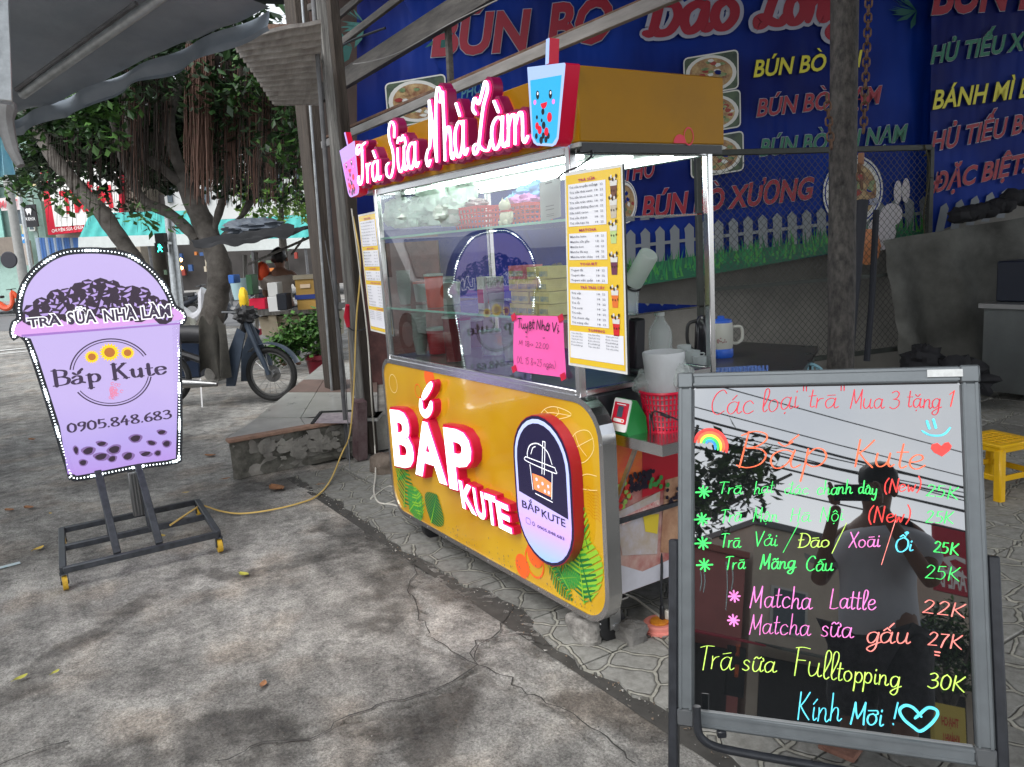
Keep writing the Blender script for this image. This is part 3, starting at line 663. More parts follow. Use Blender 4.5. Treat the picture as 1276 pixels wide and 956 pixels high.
# pearls heaped under the dome
m_pd = glowmat('pearl print dark', (.035, .022, .04), .35, 1); m_ph = glowmat('pearl print highlight', hexc(190, 165, 232), .48)
rr = random.Random(4); pearls = []
for row, (y0, nn) in enumerate(((355, 5), (362, 9), (371, 11), (380, 13), (388, 12))):
    for i in range(nn):
        f = (i+.5)/nn; w_ = (26, 60, 78, 88, 86)[row]
        pearls.append((122+(f-.5)*2*w_+rr.uniform(-3, 3), y0+abs(f-.5)*14+rr.uniform(-2, 2)-(f-.5)*4, rr.uniform(8.5, 12.5)))
for i, (px, py, r_) in enumerate(pearls):
    b = MB(); cx_, cy_ = fpx(FS, px, py); s_ = .0041*r_*.95; zz = pz+.0015+i*.00009
    n_ = 9; dpts = [(cx_+s_*(1+.1*rr.uniform(-1, 1))*math.cos(2*math.pi*q/n_), cy_+s_*.9*(1+.1*rr.uniform(-1, 1))*math.sin(2*math.pi*q/n_)) for q in range(n_)]
    b.poly([FS.p(x, y, zz) for x, y in dpts], 0)
    a0 = rr.uniform(20, 160)
    for (ra, rb, da, db) in ((.45, .85, 0, 75), (.12, .42, 70, 150), (.45, .68, 185, 250)):
        pts = [(cx_+s_*ra*math.cos(rad(a0+da)), cy_+s_*ra*.9*math.sin(rad(a0+da))), (cx_+s_*rb*math.cos(rad(a0+da)), cy_+s_*rb*.9*math.sin(rad(a0+da))), (cx_+s_*rb*math.cos(rad(a0+db)), cy_+s_*rb*.9*math.sin(rad(a0+db))), (cx_+s_*ra*math.cos(rad(a0+db)), cy_+s_*ra*.9*math.sin(rad(a0+db)))]
        b.poly([FS.p(x, y, zz+.00004) for x, y in pts], 1)
    b.build('pearl', [m_pd, m_ph], cup)
# lettering
m_ink = glowmat('sign print ink', (.05, .035, .07), .3, 1); m_wp = glowmat('sign print white', (.95, .95, 1), .62)
def px3(fr, a, b_, c): 
    A, B_, C_ = [fr.p(*fpx(fr, *q)) for q in (a, b_, c)]; return A, B_-A, C_-A
words = (('TRÀ', (36.5, 408), (76, 404.5), (35, 396.5)), ('SỮA', (86, 404), (120, 401), (85, 389)), ('NHÀ', (131, 400.5), (170, 397.5), (130, 386)), ('LÀM', (178, 396.5), (212.5, 393.5), (177, 382)))
for w_, a_, b_, c_ in words:
    A, U, W = px3(FS, a_, b_, c_); W = V(0, 0, 1)*W.length; b = MB()
    text(b, w_, A, U, W, FS.n, 1, None, .105, 0, pz+.0070); text(b, w_, A, U, W, FS.n, 0, None, .028, 0, pz+.0082)
    b.build('lettering', [m_ink, m_wp], cup)
A, U, W = px3(FS, (66, 481.5), (209, 465), (63, 462)); W = V(0, 0, 1)*W.length
for w_, f0, f1 in (('Bắp', 0, .415), ('Kute', .50, 1)):
    b = MB(); write(b, w_, A+U*f0, U*(f1-f0), W, 0, .019, SF, .72, pz+.004, N=FS.n); b.build('logo_name', m_ink, cup)
A, U, W = px3(FS, (84, 539), (214, 520.5), (84, 528)); W = V(0, 0, 1)*W.length
b = MB(); write(b, '0905.848.683', A, U, W, 0, .0125, HW, .6, pz+.003, N=FS.n); b.build('phone_number', m_ink, cup)
cx_, cy_ = fpx(FS, 139, 464); rX = (fpx(FS, 191, 464)[0]-fpx(FS, 87, 464)[0])/2
for r0, r1 in ((.965, 1.0), (.90, .925)):
    for q0, q1 in ((24, 168), (208, 345)): b = MB(); ring(b, FS, cx_, cy_, rX*r0, rX*r1, pz+.001, 0, q0, q1, 60, .92); b.build('logo_ring', m_ink, cup)
m_sy = glowmat('sunflower petal print', hexc(250, 205, 40), .6); m_sb = glowmat('sunflower centre print', hexc(190, 120, 60), .5)
for (x, y, r_) in ((136.6, 439, 12), (114.6, 444.6, 8.6), (159, 439.5, 8.6)):
    b = MB(); c0, c1 = fpx(FS, x, y); s_ = r_*.00405; n_ = 18
    flat(b, FS, [(c0+s_*(1 if q % 2 else .74)*math.cos(math.pi*q/n_), c1+s_*(1 if q % 2 else .74)*math.sin(math.pi*q/n_)) for q in range(2*n_)], pz+.0012, 0)
    flat(b, FS, disc(c0, c1, s_*.52, n=16), pz+.002, 1); b.build('sunflower', [m_sy, m_sb], cup)
m_pk = glowmat('pink flower print', hexc(232, 140, 175), .5); b = MB()
for q in range(26):
    a_ = rr.uniform(0, 6.28); r_ = rr.random(); x, y = 143+9*r_*math.cos(a_), 488+12*r_*math.sin(a_)
    c0, c1 = fpx(FS, x, y); ring(b, FS, c0, c1, .005, .0085, pz+.001+q*.00004, 0, 0, 300, 10)
b.build('posy_print', m_pk, cup)
m_sp = glowmat('spot print soft', hexc(140, 112, 170), .45)
for (x, y, w_, h_) in ((295, 732, 11, 22), (335, 802, 18, 16), (365, 735, 28, 20), (440, 695, 24, 13), (437, 768, 32, 19), (512, 728, 30, 22), (500, 780, 20, 16), (590, 765, 26, 20), (632, 665, 28, 20), (722, 690, 22, 13), (780, 630, 22, 13), (808, 695, 20, 18), (690, 752, 28, 13), (758, 748, 16, 15)):
    b = MB(); c0, c1 = fpx(FS, 30+x/4.55, 400+y/4.55); k_ = .00405/4.55
    for q, (f_, mm_) in enumerate(((1.35, 1), (.95, 0))):
        t_ = rr.uniform(-.5, .5); b.poly([FS.p(c0+(math.cos(a_)*math.cos(t_)*w_-math.sin(a_)*math.sin(t_)*h_)*k_*f_*(1+.12*math.sin(3*a_)), c1+(math.cos(a_)*math.sin(t_)*w_+math.sin(a_)*math.cos(t_)*h_)*k_*f_, pz+.001+.0004*q) for a_ in [2*math.pi*i/14 for i in range(14)]], mm_)
    b.build('pearl', [m_pd, m_sp], cup)
# stand
bx0, bx1, by0, by1, bz = -4.83, -4.15, .10, .80, .095
for a_, b_ in (((bx1, by0, bz), (bx1, by1, bz)), ((bx0, by0+.04, bz), (bx0, by1+.04, bz)), ((-4.5, by0+.03, bz), (-4.5, by1+.02, bz)), ((bx1, by0, bz+.002), (bx0, by0+.04, bz+.002)), ((bx1, by1, bz+.002), (bx0, by1+.04, bz+.002))):
    b = MB(); b.bar(a_, b_, .03, .03, m=0, ch=.003); b.build('base_bar', m_dsteel, cup)
for y in (.335, .525):
    b = MB(); b.bar((-4.17, y, bz+.012), (-4.585, y, .432), .034, .03, m=0, ch=.003); b.build('upright', m_dsteel, cup)
    b = MB(); b.bar((-4.5, y+.01, bz+.012), (-4.63, y+.01, .46), .03, .028, m=0, ch=.003); b.build('rear_strut', m_dsteel, cup)
b = MB(); b.box((-4.60, .47, .16), (-4.56, .545, .40), 0, .004)
for k in range(5): b.box((-4.558, .476+k*.0145, .165), (-4.548, .482+k*.0145, .395))
b.build('power_supply', mat('grey heat sink', (.17, .17, .17), .5, metal=.5), cup)
m_yel = mat('yellow castor rubber', (.55, .34, .03), .6, var=.3, vscale=30)
for x, y in ((bx1, by0), (bx1, by1), (bx0, by0+.04), (bx0, by1+.04)):
    b = MB(); b.cyl((x, y-.011, .034), (x, y+.011, .034), .034, n=18); c = b.build('castor', m_yel, cup)
    b = MB(); b.bar((x, y-.015, .036), (x, y-.015, .08), .02, .003, up=(0, 1, 0)); b.bar((x, y+.015, .036), (x, y+.015, .08), .02, .003, up=(0, 1, 0)); b.box((x-.018, y-.018, .077), (x+.018, y+.018, .082)); b.cyl((x, y-.018, .034), (x, y+.018, .034), .009, n=8); b.build('fork', m_dsteel, c)
# ================================================================== DRINK CART
YF = 1.633
FC = Fr((0, YF, 0), (1, 0, 0), Z)            # cart front, local x = world x, local y = height
def cx(x, y, d=0.0): q = atY(x, y, YF-d); return q.x, q.z
cart = thing('drink_cart', 'yellow bubble tea cart with lit white letters and glass display case', 'cart', (-2.9, 1.95, 0))
def ymat():
    m = mat('yellow lightbox print', hexc(206, 150, 22), .12, emit=hexc(226, 168, 30), es=.05, coat=.6); nt = m.node_tree; p = nt.nodes['Principled BSDF']
    tc = nt.nodes.new('ShaderNodeTexCoord'); n = nt.nodes.new('ShaderNodeTexNoise'); n.inputs['Scale'].default_value = 2.2; n.inputs['Detail'].default_value = 2; nt.links.new(tc.outputs['Object'], n.inputs['Vector'])
    r = nt.nodes.new('ShaderNodeValToRGB'); e = r.color_ramp.elements; e[0].position = .3; e[0].color = (*hexc(190, 134, 14), 1); e[1].position = .7; e[1].color = (*hexc(214, 170, 30), 1)
    nt.links.new(n.outputs[0], r.inputs[0]); nt.links.new(r.outputs[0], p.inputs['Base Color']); nt.links.new(r.outputs[0], p.inputs['Emission Color']); return m
m_yp = ymat(); m_cyl = mat('matt yellow sheet', hexc(158, 112, 4), .42, var=.10, vscale=3, spec=.25)
m_dark = mat('dark cabinet', (.022, .022, .028), .5, var=.2); m_alu = mat('brushed aluminium', (.5, .5, .5), .35, metal=.9, var=.15, vscale=30)
m_red = mat('crimson sign side', hexc(170, 12, 48), .35, emit=hexc(190, 8, 50), es=.10)
m_wl = mat('lit white acrylic', (.9, .9, .9), .3, emit=(1, .97, .99), es=.9)
m_halo = mat('lit pink acrylic edge', (.7, .05, .25), .4, emit=hexc(255, 30, 95), es=.8)
# front panel and its steel frame
P0 = rrect(-3.80, .12, -2.025, .935, [.15, .09, .13, .13], 7)
P1 = rrect(-3.778, .142, -2.047, .913, [.13, .07, .11, .11], 7)
b = MB(); b.prism([FC.p(x, y, -.045) for x, y in P1], FC.n*.048); b.build('front_panel', m_yp, cart)
b = MB(); n_ = len(P0)
for i in range(n_):
    j = (i+1) % n_; a, c, d, e = P0[i], P0[j], P1[j], P1[i]
    b.quad(FC.p(*a, .008), FC.p(*c, .008), FC.p(*d, .008), FC.p(*e, .008)); b.quad(FC.p(*c, .008), FC.p(*a, .008), FC.p(*a, -.05), FC.p(*c, -.05)); b.quad(FC.p(*e, .008), FC.p(*d, .008), FC.p(*d, .0025), FC.p(*e, .0025))
    b.quad(FC.p(*a, -.05), FC.p(*e, -.05), FC.p(*d, -.05), FC.p(*c, -.05))
b.build('panel_frame', m_steel, cart)
for i in range(0, n_, 4):
    if i % 8 == 0 or i in (4, 20): b = MB(); c_ = ((P0[i][0]+P1[i][0])/2, (P0[i][1]+P1[i][1])/2); b.lathe(FC.p(*c_, .008), [(.004, 0), (.003, .002)], 8, axis=FC.n); b.build('screw', mat('dull alloy screw', (.3, .3, .3), .5, metal=.6), cart)
for k in range(9): x_ = -3.6+.19*k; b = MB(); b.lathe(FC.p(x_, .131, .008), [(.004, 0), (.003, .002)], 8, axis=FC.n); b.build('screw', mat('dull alloy screw', (.3, .3, .3)), cart)
b = MB(); rs_ = random.Random(5)
for k in range(150): x_, y_ = rs_.uniform(-3.7, -2.1), .15+abs(rs_.gauss(0, .045)); s_ = rs_.uniform(.0012, .004); b.poly([FC.p(x_+s_*math.cos(a_)*rs_.uniform(.5, 1), y_+s_*1.6*math.sin(a_), .0095+k*.00001) for a_ in [math.pi*2*i/6 for i in range(6)]])
b.build('mud_splash', mat('dried mud', (.16, .13, .09), .9, alpha=.7), cart, kind='stuff')
# carcass
b = MB(); b.box((-3.72, 1.69, .19), (-2.125, 2.27, .93), 0, .004); b.build('carcass', m_dark, cart)
# printed leaves and rings on the panel
m_g1 = mat('leaf print dark', hexc(28, 110, 52), .2, emit=hexc(28, 110, 52), es=.08); m_g2 = mat('leaf print light', hexc(140, 190, 50), .2, emit=hexc(140, 190, 50), es=.08); m_g3 = mat('leaf print mid', hexc(60, 150, 60), .2, emit=hexc(60, 150, 60), es=.08)
m_or = mat('orange print', hexc(235, 100, 40), .2, emit=hexc(235, 100, 40), es=.08); m_ln = mat('cream line print', hexc(245, 225, 150), .2, emit=hexc(245, 225, 150), es=.05); m_ol = mat('ochre print', hexc(200, 125, 15), .2)
GM = [m_g1, m_g2, m_g3]
def leafprint(cx_, cy_, ang, ln_, wd, cuts, mi, name='leaf_print'):
    b = MB(); ca, sa = math.cos(rad(ang)), math.sin(rad(ang)); z0 = .0045+zj()*6
    def L(t, s): return FC.p(cx_+ca*t*ln_-sa*s*wd, cy_+sa*t*ln_+ca*s*wd, 0)
    N_ = 12
    for sd in (1, -1):
        for i in range(N_):
            t0, t1 = i/N_, (i+.93)/N_ if not cuts else (i+.62)/N_
            w0, w1 = math.sin(math.pi*min(1, t0**.75*.98+.02)), math.sin(math.pi*min(1, t1**.75*.98+.02))
            sk = .10
            q = [L(t0, 0), L(t1, 0), L(min(1, t1+sk*w1), sd*.5*w1), L(min(1, t0+sk*w0+.02), sd*.5*w0)]
            q = [p_+FC.n*(z0+.0001*i) for p_ in q]; b.poly(q if sd > 0 else q[::-1], mi if (i % 3 or not cuts) else 2)
    b.poly([L(0, -.02)+FC.n*(z0+.002), L(1, 0)+FC.n*(z0+.002), L(0, .02)+FC.n*(z0+.002)], 1 if mi != 1 else 0)
    b.build(name, GM, cart)
for (x, y, a_, l_, w_, c_, mi) in ((497, 598, 60, .17, .12, 1, 2), (505, 632, 75, .22, .16, 1, 0), (512, 640, 40, .17, .16, 0, 2), (540, 668, 62, .16, .17, 0, 0), (528, 655, 110, .14, .12, 1, 1),
                                  (684, 700, -35, .16, .09, 1, 0), (744, 752, 108, .24, .20, 0, 1), (730, 752, 96, .20, .15, 1, 0), (712, 735, 135, .15, .08, 1, 0), (748, 690, 110, .20, .07, 1, 1), (700, 720, 20, .12, .07, 0, 2)):
    u_, v_ = cx(x, y); u_ = min(u_, -2.13); leafprint(u_, max(v_, .16), a_, l_*1.15, w_*1.2, c_, mi)
b = MB()
for (x, y, r0, r1, mi) in ((668, 690, 0, .055, 0), (667, 700, .058, .066, 0), (652, 705, 0, .05, 0), (491, 478, .045, .048, 1), (536, 470, 0, .05, 0), (522, 487, .03, .034, 0), (548, 480, 0, .03, 2)):
    u_, v_ = cx(x, y); v_ = max(v_, .215) if r1 > .05 else v_
    if r0 == 0: flat(b, FC, disc(u_, v_, r1), .0042+zj()*4, mi)
    else: ring(b, FC, u_, v_, r0, r1, .0046, mi)
for i in range(9):                                       # fine wave lines and outline leaves, upper right
    yb = .62-.012*i; pen(b, [[(-2.13+.01*k, yb+.004*math.sin(k*1.4)-.002*k) for k in range(8)]], lambda x, y, z_: FC.p(x, y, z_), .0016, 2, z=.004)
for ln_ in ([(-2.42, .80), (-2.36, .86), (-2.28, .88), (-2.20, .86), (-2.42, .80)], [(-2.42, .80), (-2.34, .85), (-2.20, .86)], [(-2.24, .72), (-2.18, .80), (-2.10, .82), (-2.08, .76), (-2.15, .70), (-2.24, .72)], [(-2.24, .72), (-2.16, .76), (-2.08, .80)], [(-2.36, .86), (-2.33, .845), (-2.34, .82)], [(-2.18, .80), (-2.16, .76), (-2.12, .73)], [(-2.28, .88), (-2.27, .86), (-2.30, .84)],
            [(-2.22, .60), (-2.14, .66), (-2.07, .67)], [(-2.22, .60), (-2.12, .61), (-2.07, .62)]):
    pen(b, [ln_], lambda x, y, z_: FC.p(x, y, z_), .0028, 1, z=.004)
b.build('panel_print', [m_or, m_ln, m_ol], cart, kind='stuff')
# raised lit letters
def letter(ch, BL, BR, TL, d=.042, off=.035, name='letter', ref=None):
    fr = Fr((0, YF-d, 0), (1, 0, 0), Z); A, B_, T_ = [fr.p(*fpx(fr, *q)) for q in (BL, BR, TL)]
    b = MB(); A0 = V(A.x, YF-.004, A.z); U = B_-A; W = T_-A
    text(b, ch, A0, U, W, FC.n, 1, 1, off+.03, d-.004, 0); text(b, ch, A0, U, W, FC.n, 0, 2, off, d+.004, 0); return b.build(name, [m_wl, m_red, m_halo], cart)
letter('B', (495, 577), (517, 582), (489, 509)); letter('A', (522, 588), (556, 600), (515, 521)); letter('P', (564, 605), (592, 613), (556, 531))
fr = Fr((0, YF-.042, 0), (1, 0, 0), Z)
for nm, pth in (('breve_mark', [(525, 500), (526, 511), (531, 516), (536, 511), (538, 503)]), ('acute_mark', [(528, 495), (533, 487), (538, 479)])):
    b = MB(); pp = [fpx(fr, *q) for q in pth]
    pen(b, [pp], lambda x, y, z_: V(x, YF-z_, y), .054, 1, z=.004, depth=.034, mside=1); pen(b, [pp], lambda x, y, z_: V(x, YF-z_, y), .038, 0, z=.004, depth=.041, mside=2)
    b.build(nm, [m_wl, m_red, m_halo], cart)
for ch, bl, br, tl in (('K', (579, 631), (594, 640), (574, 597)), ('U', (596, 641), (608, 648), (591, 606)), ('T', (610, 650), (622, 655), (606, 613)), ('E', (625, 656), (639, 663), (620, 622))):
    letter(ch, bl, br, tl, .036, .03)
# oval logo box
D = .05; fr = Fr((0, YF-D, 0), (1, 0, 0), Z)
xl, _ = fpx(fr, 641, 590); xr, _ = fpx(fr, 713, 600); _, zt = fpx(fr, 676, 519); _, zb = fpx(fr, 692, 709); xc = (xl+xr)/2; hw = (xr-xl)/2
def stad(k): 
    h = hw-k; return [(xc+h*math.cos(a_), (zt-hw)+h*math.sin(a_)) for a_ in [math.pi*i/14 for i in range(15)]] + [(xc+h*math.cos(a_), (zb+hw)+h*math.sin(a_)) for a_ in [math.pi+math.pi*i/14 for i in range(15)]]
logo = MB(); logo.prism([V(x, YF-.004, y) for x, y in stad(0)], (0, -(D-.004), 0)); lb = logo.build('logo_box', mat('crimson logo side', hexc(175, 14, 50), .3, coat=.3), cart)
m_navy = mat('navy logo print', hexc(34, 30, 62), .25, emit=hexc(34, 30, 62), es=.15)
def lavgrad():
    m = mat('lavender gradient print', (.3, .3, .5), .25, emit=(.5, .5, .9), es=.22); nt = m.node_tree; p = nt.nodes['Principled BSDF']
    tc = nt.nodes.new('ShaderNodeTexCoord'); sp = nt.nodes.new('ShaderNodeSeparateXYZ'); nt.links.new(tc.outputs['Object'], sp.inputs[0])
    r = nt.nodes.new('ShaderNodeValToRGB'); e = r.color_ramp.elements; e[0].position = .27; e[0].color = (*hexc(130, 185, 240), 1); e[1].position = .62; e[1].color = (*hexc(180, 190, 245), 1); x = e.new(.42); x.color = (*hexc(196, 160, 240), 1)
    nt.links.new(sp.outputs['Z'], r.inputs[0]); nt.links.new(r.outputs[0], p.inputs['Emission Color']); nt.links.new(r.outputs[0], p.inputs['Base Color']); return m
b = MB(); F2 = fr
b.poly([F2.p(x, y, .001) for x, y in stad(.003)], 0); b.poly([F2.p(x, y, .002) for x, y in stad(.014)], 1)
b.poly([F2.p(x, y, .003) for x, y in [(x, max(y, zb+(zt-zb)*.40)) for x, y in stad(.03)][:15]] + [F2.p(xc-hw+.03, zb+(zt-zb)*.44, .003), F2.p(xc+hw-.03, zb+(zt-zb)*.38, .003)], 0)
b.build('logo_face', [m_navy, lavgrad()], lb)
m_wline = mat('white line print', (.85, .85, .88), .3, emit=(.9, .9, 1), es=.3)
b = MB(); cm = xc-.002; z0 = zb+(zt-zb)*.44
def lp(*pts, w=.0035, mi=0, k=5): pen(b, [[(xc+hw*x, zb+(zt-zb)*y) for x, y in pts]], lambda x, y, z_: F2.p(x, y, z_), w, mi, z=.0045, k=k)
lp((-.42, .70), (-.42, .735), (-.30, .79), (-.02, .815), (.28, .78), (.42, .705), w=.004); lp((-.50, .70), (.50, .69)); lp((-.50, .70), (-.52, .675), (.0, .66), (.52, .655), (.52, .675), (.50, .69))
lp((-.36, .655), (-.30, .49)); lp((.40, .65), (.34, .475)); lp((-.22, .47), (.36, .455)); lp((.05, .62), (.14, .84)); lp((.13, .62), (.22, .84)); lp((.14, .84), (.22, .84)); lp((-.30, .73), (-.22, .775), (-.12, .79))
b.poly([F2.p(xc+hw*x, zb+(zt-zb)*y, .0036) for x, y in ((-.27, .495), (.32, .485), (.35, .58), (.06, .60), (-.30, .60))], 1)
for (x, y) in ((-.15, .57), (.05, .555), (.24, .55), (-.1, .525), (.12, .51), (.25, .51)): flat(b, F2, disc(xc+hw*x, zb+(zt-zb)*y, .0065, n=10), .0042, 2)
b.build('cup_outline', [m_wline, mat('orange logo print', hexc(240, 130, 80), .3, emit=hexc(240, 130, 80), es=.3), mat('pale dot print', hexc(200, 200, 245), .3, emit=hexc(200, 200, 245), es=.3)], lb)
for s_, x_, z_, w_, dz_, h_, o_ in (('BẮP', .74, .335, .62, -.0016, .030, .012), ('KUTE', .04, .326, .78, -.0024, .030, .012), ('0905.848.683', .22, .235, .90, -.003, .012, .01)):
    b = MB(); text(b, s_, F2.p(xc-hw*x_, zb+(zt-zb)*z_), V(hw*w_, 0, dz_), V(0, 0, h_), F2.n, 0, None, o_, 0, .004, ref='BAP' if len(s_) == 3 else None); b.build('logo_text', m_navy, lb)
b = MB(); ring(b, F2, xc-hw*.36, zb+(zt-zb)*.25, .006, .0085, .004, 0, 0, 360, 14); b.build('logo_icon', m_navy, lb)
b = MB(); pen(b, [[(xc-hw*.62, zb+(zt-zb)*.235), (xc-hw*.62, zb+(zt-zb)*.27), (xc-hw*.48, zb+(zt-zb)*.27), (xc-hw*.48, zb+(zt-zb)*.235), (xc-hw*.62, zb+(zt-zb)*.235)]], lambda x, y, z_: F2.p(x, y, z_), .002, 0, z=.004, k=2); b.build('logo_icon', m_navy, lb)
# wheels
for (x, y) in ((-2.17, 1.74), (-3.58, 1.74), (-2.17, 2.2), (-3.58, 2.2)):
    b = MB(); b.tube([(x-.02+.04*t, y, .062) for t in (0, .15, .85, 1)], [.052, .062, .062, .052], 20, 0); wh = b.build('wheel', mat('black castor', (.02, .02, .022), .5), cart)
    b = MB(); b.bar((x-.03, y, .055), (x-.03, y, .17), .05, .004, up=(1, 0, 0)); b.bar((x+.03, y, .055), (x+.03, y, .17), .05, .004, up=(1, 0, 0)); b.box((x-.05, y-.05, .165), (x+.05, y+.05, .172)); b.cyl((x-.038, y, .062), (x+.038, y, .062), .014, n=10); b.build('fork', m_alu, wh)
# glass case
GX0, GX1, GY0, GY1, GZ0, GZ1 = -3.715, -2.155, 1.645, 2.275, .945, 1.765
for (x, y) in ((GX0, GY0), (GX1, GY0), (GX0, GY1), (GX1, GY1)):
    b = MB(); b.box((x-.014, y-.014, .93), (x+.014, y+.014, GZ1), 0, .003); b.build('post', m_steel, cart)
for lo, hi in (((GX0+.014, GY0-.012, GZ0-.014), (GX1-.014, GY0+.012, GZ0+.008)), ((GX0+.014, GY0-.012, GZ1-.03), (GX1-.014, GY0+.012, GZ1-.002)), ((GX0+.014, GY1-.012, GZ0-.014), (GX1-.014, GY1+.012, GZ0+.008)), ((GX0+.014, GY1-.012, GZ1-.03), (GX1-.014, GY1+.012, GZ1-.002)), ((GX1-.012, GY0+.014, GZ1-.03), (GX1+.012, GY1-.014, GZ1-.002)), ((GX0-.012, GY0+.014, GZ1-.03), (GX0+.012, GY1-.014, GZ1-.002)), ((GX1-.012, GY0+.014, GZ0-.014), (GX1+.012, GY1-.014, GZ0+.008))):
    b = MB(); b.box(lo, hi, 0, .003); b.build('rail', m_steel, cart)
m_glass = glassmat('shop glass', (.95, .98, .96), 1.6, 0.0, .05, 1.1)
m_glass_e = mat('glass edge green', (.25, .5, .42), .15, emit=(.3, .6, .5), es=.05)
m_glass2 = glassmat('side glass', (.92, .96, .94), 1.45, 0.0, .02, 1.0)
b = MB(); b.quad((GX0+.012, GY0-.004, GZ0+.006), (GX1-.012, GY0-.004, GZ0+.006), (GX1-.012, GY0-.004, GZ1-.028), (GX0+.012, GY0-.004, GZ1-.028)); b.build('glass_pane', m_glass, cart)
b = MB(); b.quad((GX0, GY1-.014, GZ0+.006), (GX0, GY0+.014, GZ0+.006), (GX0, GY0+.014, GZ1-.028), (GX0, GY1-.014, GZ1-.028)); b.build('glass_pane', m_glass2, cart)
for z_ in (1.525, 1.182):
    b = MB(); b.box((GX0+.01, GY0+.016, z_), (GX1-.016, GY1-.016, z_+.006), 0); sh = b.build('glass_shelf', glassmat('shelf glass %d' % int(z_*100), (.80, .92, .88), 1.5, 0, .03), cart)
    b = MB(); b.box((GX0+.015, GY0+.010, z_-.001), (GX1-.016, GY0+.015, z_+.008)); b.build('shelf_edge', m_glass_e, sh)
b = MB(); b.box((GX0+.01, GY0+.014, GZ0-.012), (GX1-.01, GY1-.014, GZ0+.004)); b.build('worktop', m_alu, cart)
m_tube = mat('fluorescent tube', (.9, 1, .95), .4, emit=(.86, 1, .94), es=4.2)
for y in (1.76, 1.98, 2.18):
    b = MB(); b.cyl((-3.62, y, 1.742), (-2.24, y, 1.742), .011, n=8); tb_ = b.build('light_tube', m_tube, cart)
    b = MB(); b.box((-3.66, y-.02, 1.752), (-2.2, y+.02, 1.7645)); b.build('tube_housing', mat('white housing', (.7, .72, .7), .4), tb_)
# overhead yellow box
b = MB(); b.box((-3.905, YF, 1.766), (-2.085, 2.29, 1.998), 0, .004); b.build('header_box', m_cyl, cart)
b = MB(); b.box((-3.90, YF+.002, 1.752), (-2.09, 2.288, 1.7655)); b.build('header_soffit', mat('soffit cream', (.36, .38, .36), .5), cart)
b = MB(); b.box((-2.10, YF+.01, 1.735), (-2.088, 2.28, 1.764)); b.build('header_trim', m_blk, cart)
F3 = Fr((-2.0845, 1.9, 0), (0, 1, 0), Z); b = MB()
u_, v_ = fpx(F3, 847, 180); flat(b, F3, [(u_+.03*math.cos(a_), 1.7675+.03*math.sin(a_)) for a_ in [math.pi*i/10 for i in range(11)]], .001); u_, v_ = fpx(F3, 858, 170); ring(b, F3, u_, v_, .020, .024, .001, 0, ry=1.3); b.build('header_print', m_red, cart)
# script sign
m_plate = mat('purple sign plate', hexc(96, 14, 60), .4, emit=hexc(150, 10, 70), es=.10)
DS = .055; fr = Fr((0, YF-DS, 0), (1, 0, 0), Z)
for s_, bl, br, tl, seed in (('Trà', (446, 231), (474, 224), (444, 184), 1), ('Sữa', (481, 220), (521, 208), (478, 160), 2), ('Nhà', (531, 208), (582, 193), (529, 126), 3), ('Làm', (589, 193), (657, 177), (586, 118), 4)):
    A, B_, T_ = [fr.p(*fpx(fr, *q)) for q in (bl, br, tl)]; U = B_-A; W = V(0, 0, (T_-A).length)
    A0 = V(A.x, YF-.003, A.z)
    root_ = MB(); write(root_, s_, A0, U, W, 0, .042, SC, .15, 0, DS-.016, 0, N=FC.n, slant=.10); wd = root_.build('sign_plate', m_plate, cart)
    b = MB(); write(b, s_, A0, U, W, 0, .0150, SC, .30, 0, DS-.006, 0, N=FC.n, slant=.10); b.build('neon_edge', m_halo, wd)
    b = MB(); write(b, s_, A0, U, W, 0, .0096, SC, .40, 0, DS, 0, N=FC.n, slant=.10); b.build('script_letter', m_wl, wd)
